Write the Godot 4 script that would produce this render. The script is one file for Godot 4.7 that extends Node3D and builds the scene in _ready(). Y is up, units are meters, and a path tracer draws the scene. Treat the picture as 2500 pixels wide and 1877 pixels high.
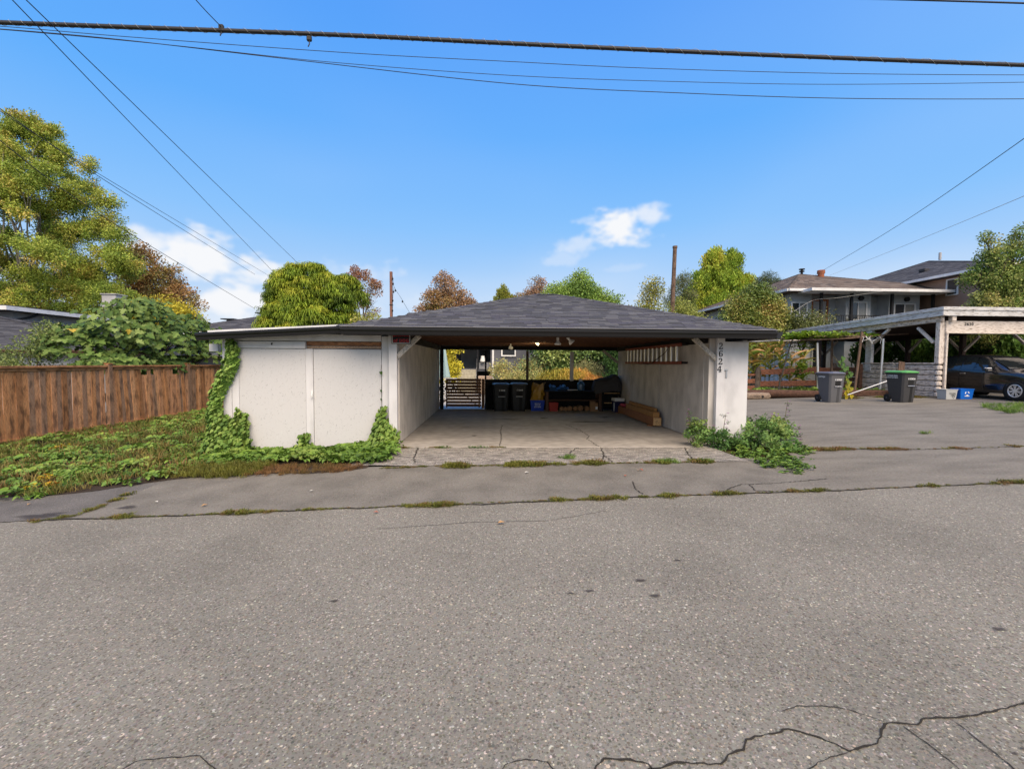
extends Node3D
# A white double carport with a shed on a sloping back alley, neighbours' gardens and houses behind. Metres, y up, the alley runs along x, the yards lie towards -z.

class Geo:
	var v := PackedVector3Array()
	var n := PackedVector3Array()
	var c := PackedColorArray()
	var ix := PackedInt32Array()
	var col := Color.WHITE
	func vert(p: Vector3, nn: Vector3) -> int:
		v.append(p)
		n.append(nn)
		c.append(col)
		return v.size() - 1
	func tri(a: Vector3, b: Vector3, d: Vector3) -> void:
		var nn := (b - a).cross(d - a).normalized()
		var i := vert(a, nn)
		vert(b, nn)
		vert(d, nn)
		ix.append_array([i, i + 2, i + 1])
	func quad(a: Vector3, b: Vector3, d: Vector3, e: Vector3) -> void:
		var nn := (b - a).cross(d - a)
		if nn.length_squared() < 1e-14:
			nn = (d - a).cross(e - a)
		nn = nn.normalized()
		var i := vert(a, nn)
		vert(b, nn)
		vert(d, nn)
		vert(e, nn)
		ix.append_array([i, i + 2, i + 1, i, i + 3, i + 2])
	func out_quad(a: Vector3, b: Vector3, d: Vector3, e: Vector3, mid: Vector3) -> void:
		if (b - a).cross(d - a).dot((a + b + d + e) / 4.0 - mid) < 0.0:
			quad(e, d, b, a)
		else:
			quad(a, b, d, e)
	func box(at: Vector3, size: Vector3, basis := Basis.IDENTITY) -> void:
		var p := []
		for i in 8:
			p.append(at + basis * (Vector3(size.x * (0.5 if i & 1 else -0.5), size.y * (0.5 if i & 2 else -0.5), size.z * (0.5 if i & 4 else -0.5))))
		for f in [[0, 1, 3, 2], [4, 5, 7, 6], [0, 1, 5, 4], [2, 3, 7, 6], [0, 2, 6, 4], [1, 3, 7, 5]]:
			out_quad(p[f[0]], p[f[1]], p[f[2]], p[f[3]], at)
	func chamfer(at: Vector3, size: Vector3, k: float, basis := Basis.IDENTITY) -> void:
		var h := size / 2.0
		var q := func(sx, sy, sz, ax): return at + basis * Vector3(sx * (h.x - (0.0 if ax == 0 else k)), sy * (h.y - (0.0 if ax == 1 else k)), sz * (h.z - (0.0 if ax == 2 else k)))
		for s in [-1, 1]:
			out_quad(q.call(s, -1, -1, 0), q.call(s, 1, -1, 0), q.call(s, 1, 1, 0), q.call(s, -1, 1, 0), at)
			out_quad(q.call(-1, s, -1, 1), q.call(1, s, -1, 1), q.call(1, s, 1, 1), q.call(-1, s, 1, 1), at)
			out_quad(q.call(-1, -1, s, 2), q.call(1, -1, s, 2), q.call(1, 1, s, 2), q.call(-1, 1, s, 2), at)
			for t in [-1, 1]:
				out_quad(q.call(s, t, -1, 0), q.call(s, t, 1, 0), q.call(s, t, 1, 1), q.call(s, t, -1, 1), at)
				out_quad(q.call(s, -1, t, 0), q.call(s, 1, t, 0), q.call(s, 1, t, 2), q.call(s, -1, t, 2), at)
				out_quad(q.call(-1, s, t, 1), q.call(1, s, t, 1), q.call(1, s, t, 2), q.call(-1, s, t, 2), at)
				for u in [-1, 1]:
					var a = q.call(s, t, u, 0)
					var b = q.call(s, t, u, 1)
					var d = q.call(s, t, u, 2)
					if (b - a).cross(d - a).dot(a - at) < 0.0:
						tri(a, d, b)
					else:
						tri(a, b, d)
	func bar(a: Vector3, b: Vector3, w: float, d: float, up := Vector3.UP, k := 0.0) -> void:
		var z := (b - a).normalized()
		if absf(z.dot(up)) > 0.99:
			up = Vector3.FORWARD
		var x := up.cross(z).normalized()
		var bs := Basis(x, z.cross(x), z)
		if k > 0.0:
			chamfer((a + b) / 2.0, Vector3(w, d, (b - a).length()), k, bs)
		else:
			box((a + b) / 2.0, Vector3(w, d, (b - a).length()), bs)
	func tube(path: Array, radii: Array, seg := 8, cap := true) -> void:
		var side := Vector3.ZERO
		var rows := []
		for i in path.size():
			var d: Vector3 = (path[mini(i + 1, path.size() - 1)] - path[maxi(i - 1, 0)]).normalized()
			if side == Vector3.ZERO:
				side = d.cross(Vector3.UP if absf(d.y) < 0.9 else Vector3.RIGHT).normalized()
			side = (side - d * side.dot(d)).normalized()
			var other := d.cross(side)
			var r: float = radii[mini(i, radii.size() - 1)]
			var row := []
			for k in seg + 1:
				var a := TAU * k / seg
				var nn := side * cos(a) + other * sin(a)
				row.append(vert(path[i] + nn * r, nn))
			rows.append(row)
			if cap and (i == 0 or i == path.size() - 1):
				var nd := -d if i == 0 else d
				var m := vert(path[i], nd)
				var rim := []
				for k in seg:
					rim.append(vert(v[row[k]], nd))
				for k in seg:
					if i == 0:
						ix.append_array([m, rim[k], rim[(k + 1) % seg]])
					else:
						ix.append_array([m, rim[(k + 1) % seg], rim[k]])
		for i in rows.size() - 1:
			for k in seg:
				var a: int = rows[i][k]
				var b: int = rows[i][k + 1]
				var d: int = rows[i + 1][k + 1]
				var e: int = rows[i + 1][k]
				ix.append_array([a, d, b, a, e, d])
	func lathe(prof: Array, seg := 20, t := Transform3D.IDENTITY) -> void:
		# prof: Vector2(radius, height) upwards along the outside
		var rows := []
		for i in prof.size():
			var d: Vector2 = (prof[mini(i + 1, prof.size() - 1)] - prof[maxi(i - 1, 0)]).normalized()
			var row := []
			for k in seg + 1:
				var a := TAU * k / seg
				row.append(vert(t * Vector3(cos(a) * prof[i].x, prof[i].y, sin(a) * prof[i].x), (t.basis * Vector3(cos(a) * d.y, -d.x, sin(a) * d.y)).normalized()))
			rows.append(row)
		for i in rows.size() - 1:
			for k in seg:
				var a: int = rows[i][k]
				var b: int = rows[i][k + 1]
				var d: int = rows[i + 1][k + 1]
				var e: int = rows[i + 1][k]
				ix.append_array([a, b, d, a, d, e])
	func prism(poly: PackedVector2Array, depth: float, t := Transform3D.IDENTITY) -> void:
		# poly counter-clockwise in xy, from z = 0 to z = depth
		var f := Geometry2D.triangulate_polygon(poly)
		for i in range(0, f.size(), 3):
			var a := poly[f[i]]
			var b := poly[f[i + 1]]
			var d := poly[f[i + 2]]
			if (b - a).cross(d - a) < 0.0:
				var s := b
				b = d
				d = s
			tri(t * Vector3(a.x, a.y, depth), t * Vector3(b.x, b.y, depth), t * Vector3(d.x, d.y, depth))
			tri(t * Vector3(a.x, a.y, 0), t * Vector3(d.x, d.y, 0), t * Vector3(b.x, b.y, 0))
		for i in poly.size():
			var a := poly[i]
			var b := poly[(i + 1) % poly.size()]
			quad(t * Vector3(a.x, a.y, 0), t * Vector3(b.x, b.y, 0), t * Vector3(b.x, b.y, depth), t * Vector3(a.x, a.y, depth))
	func leaf(base: Vector3, dir: Vector3, nrm: Vector3, l: float, w: float, fold := 0.2) -> void:
		var side := dir.cross(nrm).normalized()
		var mid := base + dir * l * 0.42
		var tip := base + dir * l
		var a := mid - side * w * 0.5 + nrm * w * fold
		var b := mid + side * w * 0.5 + nrm * w * fold
		tri(base, b, tip)
		tri(base, tip, a)
	func heart(base: Vector3, dir: Vector3, nrm: Vector3, l: float) -> void:
		var s := dir.cross(nrm).normalized() * l
		var d := dir * l
		var u := nrm * l * 0.12
		var p := [base, base - d * 0.14 + s * 0.22 + u, base + d * 0.12 + s * 0.44 + u, base + d * 0.5 + s * 0.3 + u * 0.5, base + d - u]
		for i in range(1, 4):
			tri(p[0], p[i], p[i + 1])
		for i in range(1, 5):
			p[i] = p[i] - s * 2.0 * (p[i] - base).dot(s) / (l * l)
		for i in range(1, 4):
			tri(p[0], p[i + 1], p[i])
	func blade(base: Vector3, dir: Vector3, l: float, w: float, bend: Vector3, steps := 4, roll := 0.0) -> void:
		var side := dir.cross(bend.normalized()).normalized().rotated(dir, roll)
		var a := base - side * w * 0.3
		var b := base + side * w * 0.3
		for i in range(1, steps + 1):
			var t := float(i) / steps
			var p := base + dir * l * t + bend * l * t * t
			var ww := w * 0.5 * sin(PI * (0.3 + 0.7 * t)) if i < steps else 0.002
			quad(a, b, p + side * ww, p - side * ww)
			a = p - side * ww
			b = p + side * ww
	func mesh() -> ArrayMesh:
		var arr := []
		arr.resize(Mesh.ARRAY_MAX)
		arr[Mesh.ARRAY_VERTEX] = v
		arr[Mesh.ARRAY_NORMAL] = n
		arr[Mesh.ARRAY_COLOR] = c
		arr[Mesh.ARRAY_INDEX] = ix
		var m := ArrayMesh.new()
		m.add_surface_from_arrays(Mesh.PRIMITIVE_TRIANGLES, arr)
		return m

var rng := RandomNumberGenerator.new()
var names := {}
var M := {}
var T := {}
var C := {}
const EXPOSURE := 3.5

func rf(a: float, b: float) -> float:
	return rng.randf_range(a, b)

func rv() -> Vector3:
	var y := rf(-1, 1)
	var a := rf(0, TAU)
	var r := sqrt(1.0 - y * y)
	return Vector3(r * cos(a), y, r * sin(a))

func pick(a: Array):
	return a[rng.randi() % a.size()]

# ---------- the lie of the land: the alley climbs to the right, the carport floor is level at 0 ----------
const BX := [-40.0, -14.0, -6.5, -2.4, -1.9, 4.9, 6.0, 10.0, 16.0, 40.0]
const BY := [-0.9, -0.36, -0.28, -0.08, 0.0, 0.0, 0.05, 0.22, 0.4, 1.0]

func land(x: float, z: float) -> float:
	x = clampf(x, -39.9, 39.9)
	var r := -0.1 + 0.032 * x
	var b := 0.0
	for i in BX.size() - 1:
		if x <= BX[i + 1]:
			b = lerpf(BY[i], BY[i + 1], (x - BX[i]) / (BX[i + 1] - BX[i]))
			break
	return lerpf(r, b, smoothstep(5.0, 8.2, -z))

func on(x: float, z: float, up := 0.0) -> Vector3:
	return Vector3(x, land(x, z) + up, z)

# ---------- naming and parenting ----------
func numbered(s: String) -> String:
	if not names.has(s):
		names[s] = 0
		return s
	names[s] += 1
	return "%s_%03d" % [s, names[s]]

func tag(o: Node3D, label: String, category := "", group := "", kind := "") -> void:
	if label:
		o.set_meta("label", label)
	if category:
		o.set_meta("category", category)
	if group:
		o.set_meta("group", group)
	if kind:
		o.set_meta("kind", kind)

func thing(called: String, label: String, category: String, at := Vector3.ZERO, turn := 0.0, group := "") -> Node3D:
	var o := Node3D.new()
	o.name = numbered(called)
	add_child(o)
	o.position = at
	o.rotation.y = turn
	tag(o, label, category, group)
	return o

func part(parent: Node3D, called: String, m, material: Material, at := Vector3.ZERO, basis := Basis.IDENTITY) -> MeshInstance3D:
	var o := MeshInstance3D.new()
	var key := "%d:%s" % [parent.get_instance_id(), called]
	if not names.has(key):
		names[key] = 0
		o.name = called
	else:
		names[key] += 1
		o.name = "%s_%03d" % [called, names[key]]
	o.mesh = m.mesh() if m is Geo else m
	o.material_override = material
	o.transform = Transform3D(basis, at)
	parent.add_child(o, true)
	return o

func single(called: String, m, material: Material, label: String, category: String, group := "", at := Vector3.ZERO, basis := Basis.IDENTITY) -> MeshInstance3D:
	var o := MeshInstance3D.new()
	o.name = numbered(called)
	o.mesh = m.mesh() if m is Geo else m
	o.material_override = material
	o.transform = Transform3D(basis, at)
	add_child(o)
	tag(o, label, category, group)
	return o

func struct(called: String, m, material: Material, label := "") -> MeshInstance3D:
	var o := single(called, m, material, label, "")
	o.set_meta("kind", "structure")
	return o

func copy(o: Node3D, at: Vector3, turn: float, label: String) -> Node3D:
	var d: Node3D = o.duplicate()
	d.name = numbered(String(o.name))
	add_child(d)
	d.position = at
	d.rotation.y = turn
	d.set_meta("label", label)
	return d

func scatter(parent: Node3D, called: String, mesh: Mesh, material: Material, where: Array, tints: Array, label := "", category := "") -> MultiMeshInstance3D:
	var mm := MultiMesh.new()
	mm.transform_format = MultiMesh.TRANSFORM_3D
	mm.use_colors = true
	mm.mesh = mesh
	mm.instance_count = where.size()
	for i in where.size():
		mm.set_instance_transform(i, where[i])
		mm.set_instance_color(i, tints[i % tints.size()])
	var o := MultiMeshInstance3D.new()
	o.multimesh = mm
	o.material_override = material
	o.name = called if parent != self else numbered(called)
	parent.add_child(o, true)
	tag(o, label, category, "", "stuff")
	return o

# ---------- materials: base colours given as linear values ----------
func lin(r: float, g: float, b: float) -> Color:
	return Color(r, g, b).linear_to_srgb()

func ntex(called: String, size: int, freq: float, oct: int, ramp: Array, seed_: int, kind := FastNoiseLite.TYPE_SIMPLEX_SMOOTH) -> void:
	var f := FastNoiseLite.new()
	f.noise_type = kind
	f.seed = seed_
	f.frequency = freq
	f.fractal_octaves = oct
	f.fractal_type = FastNoiseLite.FRACTAL_FBM if oct > 1 else FastNoiseLite.FRACTAL_NONE
	var g := Gradient.new()
	var offs := PackedFloat32Array()
	var cols := PackedColorArray()
	for r in ramp:
		offs.append(r[0])
		cols.append(r[1] if r[1] is Color else Color(r[1], r[1], r[1]))
	g.offsets = offs
	g.colors = cols
	var t := NoiseTexture2D.new()
	t.width = size
	t.height = size
	t.seamless = true
	t.noise = f
	t.color_ramp = g
	T[called] = t

func mat(color: Color, rough := 0.8, o := {}) -> StandardMaterial3D:
	var m := StandardMaterial3D.new()
	m.albedo_color = color
	m.roughness = rough
	m.metallic = o.get("metal", 0.0)
	m.metallic_specular = o.get("spec", 0.4)
	if o.has("tex"):
		m.albedo_texture = T[o.tex]
		m.uv1_triplanar = true
		m.uv1_world_triplanar = o.get("world", true)
		m.uv1_scale = o.get("scale", Vector3.ONE)
		m.uv1_offset = o.get("shift", Vector3.ZERO)
	if o.has("bump"):
		m.heightmap_enabled = true
		m.heightmap_texture = T[o.bump]
		m.heightmap_scale = o.get("depth", 0.3)
		if not o.has("tex"):
			m.uv1_triplanar = true
			m.uv1_world_triplanar = o.get("world", true)
			m.uv1_scale = o.get("scale", Vector3.ONE)
	if o.has("over"):
		m.detail_enabled = true
		m.detail_albedo = T[o.over]
		m.detail_blend_mode = BaseMaterial3D.BLEND_MODE_MUL
		m.detail_uv_layer = BaseMaterial3D.DETAIL_UV_2
		m.uv2_triplanar = true
		m.uv2_world_triplanar = o.get("world", true)
		m.uv2_scale = o.get("over_scale", Vector3.ONE * 0.1)
	if o.has("vc"):
		m.vertex_color_use_as_albedo = true
	if o.has("back"):
		m.backlight_enabled = true
		m.backlight = Color(o.back, o.back, o.back)
		m.cull_mode = BaseMaterial3D.CULL_DISABLED
	if o.has("coat"):
		m.clearcoat_enabled = true
		m.clearcoat = o.coat
		m.clearcoat_roughness = 0.05
	return m

func stone_texture(called: String, base: float, warm: Vector3, spread: float, count: int, light: float, seed_: int, size := 1024) -> void:
	# crushed stone in a binder, seen from close
	rng.seed = seed_
	var data := PackedByteArray()
	data.resize(size * size * 3)
	for i in size * size:
		var g := base + rng.randf() * 0.12 * base
		data[i * 3] = int(clampf(g * warm.x, 0, 1) * 255.0)
		data[i * 3 + 1] = int(clampf(g * warm.y, 0, 1) * 255.0)
		data[i * 3 + 2] = int(clampf(g * warm.z, 0, 1) * 255.0)
	for k in count:
		var cx := rng.randi() % size
		var cy := rng.randi() % size
		var q := rng.randf()
		var rx := 0.7 + 2.7 * q * q * q + rng.randf()
		var ry := rx * rf(0.7, 1.3)
		var g := base + rf(-spread, spread)
		if rng.randf() < light:
			g = base + rf(spread, spread * 2.6)
		var tint := Vector3(1, 1, 1) + Vector3(rf(-0.05, 0.07), rf(-0.02, 0.02), rf(-0.07, 0.05))
		var r := int(clampf(g * warm.x * tint.x, 0, 1) * 255.0)
		var gg := int(clampf(g * warm.y * tint.y, 0, 1) * 255.0)
		var b := int(clampf(g * warm.z * tint.z, 0, 1) * 255.0)
		for y in range(-int(ry), int(ry) + 1):
			for x in range(-int(rx), int(rx) + 1):
				if x * x / (rx * rx) + y * y / (ry * ry) <= 1.0:
					var at := (((cy + y + size) % size) * size + (cx + x + size) % size) * 3
					data[at] = r
					data[at + 1] = gg
					data[at + 2] = b
	T[called] = ImageTexture.create_from_image(Image.create_from_data(size, size, false, Image.FORMAT_RGB8, data))

func scuff_texture(called: String, count: int, seed_: int) -> void:
	# painted board with short scrapes and smudges
	rng.seed = seed_
	var size := 1024
	var im := Image.create_empty(size, size, false, Image.FORMAT_RGB8)
	im.fill(Color(0.955, 0.95, 0.945))
	for k in 500:
		var s := rf(8, 60)
		var gcol := rf(0.93, 0.975)
		im.fill_rect(Rect2i(rng.randi() % size, rng.randi() % size, int(s * rf(0.05, 0.15)) + 1, int(s)), Color(gcol, gcol, gcol * 0.995))
	for k in count:
		var x := rf(0, size)
		var y := rf(0, size)
		var a := rf(0.2, 1.4) * (1.0 if rng.randf() < 0.8 else -1.0)
		var l := rf(4, 26) * (2.0 if rng.randf() < 0.08 else 1.0)
		var dark := rf(0.6, 0.88) if rng.randf() < 0.92 else rf(0.3, 0.5)
		for i in int(l * 2):
			var px := int(x + cos(a) * i * 0.5 + sin(i * 0.1)) & 1023
			var py := int(y - sin(a) * i * 0.5) & 1023
			im.set_pixel(px, py, Color(dark, dark * 0.99, dark * 0.97))
			if l > 16 and i % 3:
				im.set_pixel((px + 1) & 1023, py, Color(dark + 0.04, dark + 0.04, dark + 0.03))
	T[called] = ImageTexture.create_from_image(im)

# ---------- sky ----------
func sky_image() -> Image:
	var w := 2048
	var h := 1024
	var im := Image.create_empty(w, h, false, Image.FORMAT_RGBF)
	var f := FastNoiseLite.new()
	f.seed = 5
	f.noise_type = FastNoiseLite.TYPE_SIMPLEX_SMOOTH
	f.frequency = 2.2
	f.fractal_octaves = 5
	var f2 := FastNoiseLite.new()
	f2.seed = 11
	f2.frequency = 0.9
	f2.fractal_octaves = 3
	# clouds that stand over the roofs: azimuth, elevation, half width, half height in degrees, density
	var banks := [[15.2, 16.1, 4.0, 1.8, 1.15], [19.3, 17.0, 2.5, 1.2, 0.75], [11.0, 14.2, 2.6, 1.3, 0.5], [8.8, 12.8, 2.8, 1.1, 0.35], [16.5, 11.4, 4.0, 0.6, 0.25], [-31.5, 10.6, 4.6, 2.3, 1.1], [-27.0, 9.2, 4.0, 2.0, 0.9], [-28.3, 6.2, 5.2, 2.0, 1.0], [-36.5, 11.2, 2.6, 1.6, 0.9], [-22.0, 8.5, 3.8, 1.4, 0.45], [-15.0, 10.5, 6.0, 1.4, 0.35], [-8.0, 7.0, 9.0, 1.8, 0.4], [24.0, 8.0, 9.0, 1.6, 0.35]]
	var stops := [0.0, 4.0, 9.0, 16.0, 26.0, 40.0, 60.0, 90.0]
	var tones := [Vector3(0.62, 0.76, 0.925), Vector3(0.55, 0.715, 0.93), Vector3(0.42, 0.645, 0.955), Vector3(0.255, 0.55, 0.985), Vector3(0.125, 0.43, 0.985), Vector3(0.06, 0.315, 0.95), Vector3(0.04, 0.245, 0.84), Vector3(0.035, 0.21, 0.75)]
	for y in h:
		var el := 90.0 - 180.0 * (y + 0.5) / h
		var e := absf(el)
		var base := Vector3.ZERO
		for i in stops.size() - 1:
			if e <= stops[i + 1]:
				base = tones[i].lerp(tones[i + 1], (e - stops[i]) / (stops[i + 1] - stops[i]))
				break
		if el < -1.0:
			base = Vector3(0.2, 0.19, 0.17)
			for x in w:
				im.set_pixel(x, y, Color(base.x, base.y, base.z) * (1.0 / EXPOSURE))
			continue
		var sy := sin(deg_to_rad(el))
		var cy := cos(deg_to_rad(el))
		for x in w:
			var az := 360.0 * (x + 0.5) / w
			if az > 180.0:
				az -= 360.0
			var a := deg_to_rad(az)
			var d := Vector3(sin(a) * cy, sy, -cos(a) * cy)
			# the same broken cloud and thin veil all round
			var p := d / (sy + 0.12)
			var veil := clampf(0.5 + f2.get_noise_3d(p.x * 0.5, 3.0, p.z * 0.5), 0.0, 1.0)
			var away := smoothstep(55.0, 95.0, absf(az - 2.5)) if el < 50.0 else smoothstep(50.0, 62.0, el)
			var k := 0.10 * veil * veil + (0.12 + 0.4 * veil) * smoothstep(13.0, 2.0, el)
			if away > 0.0:
				var big := f2.get_noise_3d(p.x * 0.42 + 9.0, 0.0, p.z * 0.42) + 0.35 * f.get_noise_3d(p.x * 0.5, 0.0, p.z * 0.5)
				k = maxf(k, away * smoothstep(-0.16, 0.22, big) * 0.92)
			if el < 24.0 and az > -60.0 and az < 60.0:
				var nz := f.get_noise_3d(d.x * 5.0, d.y * 10.0, d.z * 5.0) + 0.45 * f.get_noise_3d(d.x * 17.0, d.y * 30.0, d.z * 17.0)
				for b in banks:
					var u: float = (az - b[0]) / b[2]
					var vv: float = (el - b[1]) / b[3]
					if absf(u) < 1.9 and absf(vv) < 1.9:
						k = maxf(k, b[4] * smoothstep(1.3, 0.3, sqrt(u * u + vv * vv) - nz * 0.8))
			k = clampf(k, 0.0, 1.0)
			var cl := Vector3(0.93, 0.945, 0.975)
			var c := base.lerp(cl, k)
			im.set_pixel(x, y, Color(c.x, c.y, c.z) * (1.0 / EXPOSURE))
	return im

func make_materials() -> void:
	ntex("blotch", 512, 0.008, 5, [[0.15, 0.86], [0.5, 0.945], [0.85, 1.0]], 3)
	ntex("mottle", 512, 0.02, 5, [[0.2, 0.7], [0.45, 0.9], [0.7, 1.0]], 6)
	ntex("stain", 512, 0.006, 4, [[0.15, 0.92], [0.5, 0.975], [0.85, 1.0]], 8)
	ntex("grit", 512, 0.12, 3, [[0.2, 0.72], [0.8, 1.0]], 4)
	ntex("grain", 512, 0.03, 5, [[0.15, 0.66], [0.45, 0.88], [0.8, 1.0]], 21)
	ntex("weather", 512, 0.012, 5, [[0.12, Color(0.66, 0.65, 0.66)], [0.34, Color(0.87, 0.85, 0.83)], [0.5, Color(1, 0.97, 0.94)], [0.8, Color(1, 1, 1)]], 31)
	ntex("peel", 512, 0.035, 5, [[0.14, Color(0.42, 0.39, 0.36)], [0.25, Color(0.72, 0.69, 0.65)], [0.34, Color(0.94, 0.92, 0.9)], [0.8, Color(1, 1, 1)]], 41)
	ntex("moss", 256, 0.05, 4, [[0.2, Color(0.5, 0.42, 0.25)], [0.5, Color(0.75, 0.7, 0.4)], [0.8, Color(1, 1, 0.8)]], 51)
	stone_texture("asphalt", 0.49, Vector3(1.0, 0.982, 0.93), 0.12, 60000, 0.09, 1)
	stone_texture("old_asphalt", 0.47, Vector3(1.0, 0.978, 0.925), 0.07, 42000, 0.035, 2)
	stone_texture("concrete", 0.56, Vector3(1.0, 0.965, 0.905), 0.16, 60000, 0.06, 3)
	scuff_texture("scuff", 800, 9)
	M.road = mat(lin(0.91, 0.885, 0.815), 0.9, {"tex": "asphalt", "scale": Vector3.ONE / 2.1, "bump": "asphalt", "depth": 0.5, "over": "stain", "over_scale": Vector3.ONE / 6.3, "spec": 0.3})
	M.strip = mat(lin(0.94, 0.91, 0.85), 0.9, {"tex": "old_asphalt", "scale": Vector3.ONE / 2.3, "bump": "old_asphalt", "depth": 0.4, "over": "blotch", "over_scale": Vector3.ONE / 3.7, "spec": 0.3})
	M.drive = mat(lin(1.0, 0.965, 0.895), 0.92, {"tex": "old_asphalt", "scale": Vector3.ONE / 2.7, "bump": "old_asphalt", "depth": 0.4, "over": "blotch", "over_scale": Vector3(0.12, 0.3, 0.4), "spec": 0.3})
	M.gravel = mat(lin(0.62, 0.6, 0.6), 0.95, {"tex": "asphalt", "scale": Vector3.ONE / 1.3, "bump": "asphalt", "depth": 1.0, "over": "blotch", "over_scale": Vector3.ONE / 3.0})
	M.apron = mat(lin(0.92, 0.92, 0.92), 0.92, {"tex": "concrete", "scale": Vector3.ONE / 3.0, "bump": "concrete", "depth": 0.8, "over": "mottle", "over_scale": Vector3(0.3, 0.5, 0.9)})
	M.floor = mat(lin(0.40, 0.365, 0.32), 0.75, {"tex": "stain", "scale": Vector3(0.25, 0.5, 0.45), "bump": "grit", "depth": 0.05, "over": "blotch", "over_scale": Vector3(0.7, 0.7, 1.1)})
	M.soil = mat(lin(0.075, 0.05, 0.032), 1.0, {"tex": "grit", "scale": Vector3.ONE * 1.5, "bump": "grit", "depth": 2.0, "over": "blotch", "over_scale": Vector3.ONE * 0.6})
	M.ground = mat(lin(0.10, 0.10, 0.045), 1.0, {"tex": "moss", "scale": Vector3.ONE * 0.5, "bump": "grit", "depth": 2.0, "over": "blotch", "over_scale": Vector3.ONE * 0.2})
	M.crack = mat(lin(0.028, 0.024, 0.018), 1.0)
	M.crack_fine = mat(lin(0.11, 0.1, 0.085), 1.0)
	M.oil = mat(lin(0.06, 0.05, 0.042), 0.7, {"vc": true})
	M.oil.transparency = BaseMaterial3D.TRANSPARENCY_ALPHA
	M.oil.albedo_color.a = 0.75
	M.floor_stain = mat(lin(0.10, 0.085, 0.07), 0.7, {"vc": true})
	M.floor_stain.transparency = BaseMaterial3D.TRANSPARENCY_ALPHA
	M.floor_stain.albedo_color.a = 0.4
	M.white = mat(lin(0.67, 0.66, 0.655), 0.62, {"tex": "stain", "scale": Vector3(0.7, 0.35, 0.7), "bump": "grain", "depth": 0.06})
	M.door = mat(lin(0.64, 0.635, 0.635), 0.6, {"tex": "scuff", "scale": Vector3.ONE / 1.7})
	M.inner = mat(lin(0.66, 0.61, 0.55), 0.75, {"tex": "stain", "scale": Vector3(2.2, 0.35, 0.9), "bump": "grain", "depth": 0.05, "over": "blotch", "over_scale": Vector3(0.4, 0.25, 0.4)})
	M.gutter = mat(lin(0.010, 0.010, 0.011), 0.38, {"spec": 0.5})
	M.drip = mat(lin(0.35, 0.35, 0.36), 0.4)
	M.dark_wood = mat(lin(0.14, 0.062, 0.033), 0.8, {"tex": "grain", "scale": Vector3(0.5, 6, 6)})
	M.black_wood = mat(lin(0.012, 0.011, 0.011), 0.8)
	M.raw_wood = mat(lin(0.42, 0.20, 0.095), 0.8, {"tex": "grain", "scale": Vector3(0.7, 9, 9), "over": "weather", "over_scale": Vector3(1, 3, 3)})
	M.crumbs = mat(lin(0.5, 0.36, 0.25), 0.95, {"tex": "weather", "scale": Vector3(4, 9, 4), "bump": "grit", "depth": 0.6})
	M.brace = mat(lin(0.6, 0.55, 0.48), 0.8, {"tex": "grain", "scale": Vector3(1.2, 1.2, 1.2), "over": "stain"})
	M.lumber = mat(lin(0.40, 0.17, 0.07), 0.75, {"tex": "grain", "scale": Vector3(9, 9, 0.6)})
	M.log_cut = mat(lin(0.30, 0.17, 0.085), 0.9, {"tex": "weather", "scale": Vector3(4, 4, 4)})
	M.lumber_end = mat(lin(0.55, 0.36, 0.17), 0.8, {"tex": "weather", "scale": Vector3(3, 3, 3)})
	M.lumber_pale = mat(lin(0.50, 0.25, 0.08), 0.75, {"tex": "grain", "scale": Vector3(9, 9, 0.6)})
	M.gate = mat(lin(0.27, 0.135, 0.07), 0.7, {"tex": "grain", "scale": Vector3(0.8, 9, 9)})
	M.sign_red = mat(lin(0.42, 0.015, 0.02), 0.5)
	M.bench = mat(lin(0.10, 0.055, 0.035), 0.8)
	M.crate_red = mat(lin(0.42, 0.04, 0.025), 0.5)
	M.card = mat(lin(0.30, 0.17, 0.085), 0.9)
	M.jug = mat(lin(0.05, 0.12, 0.22), 0.15, {"spec": 0.6})
	M.tarp = mat(lin(0.02, 0.06, 0.15), 0.4)
	M.cover = mat(lin(0.055, 0.053, 0.056), 0.85)
	M.navy = mat(lin(0.012, 0.015, 0.06), 0.4)
	M.pink = mat(lin(0.50, 0.07, 0.10), 0.7)
	M.rail = mat(lin(0.20, 0.035, 0.02), 0.5)
	M.lit = mat(lin(0.8, 0.75, 0.6), 0.4)
	M.lit.emission_enabled = true
	M.lit.emission = Color(1, 0.93, 0.72)
	M.lit.emission_energy_multiplier = 0.8
	M.card_pale = mat(lin(0.50, 0.38, 0.29), 0.8, {"tex": "grain", "scale": Vector3(5, 0.6, 5)})
	M.patio = mat(lin(0.62, 0.59, 0.53), 0.9, {"tex": "blotch", "scale": Vector3.ONE * 0.7})
	M.curtain = mat(lin(0.30, 0.30, 0.28), 0.12, {"spec": 0.5, "tex": "grain", "scale": Vector3(5, 0.3, 5)})
	M.stem = mat(lin(0.14, 0.12, 0.06), 0.8)
	M.digit = mat(lin(0.006, 0.006, 0.006), 0.4)
	M.steel = mat(lin(0.62, 0.62, 0.62), 0.3, {"metal": 0.9})
	M.alu = mat(lin(0.75, 0.74, 0.72), 0.35, {"metal": 0.7})
	M.white_plastic = mat(lin(0.78, 0.78, 0.76), 0.4)
	M.lamp_white = mat(lin(0.72, 0.70, 0.66), 0.4)
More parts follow.
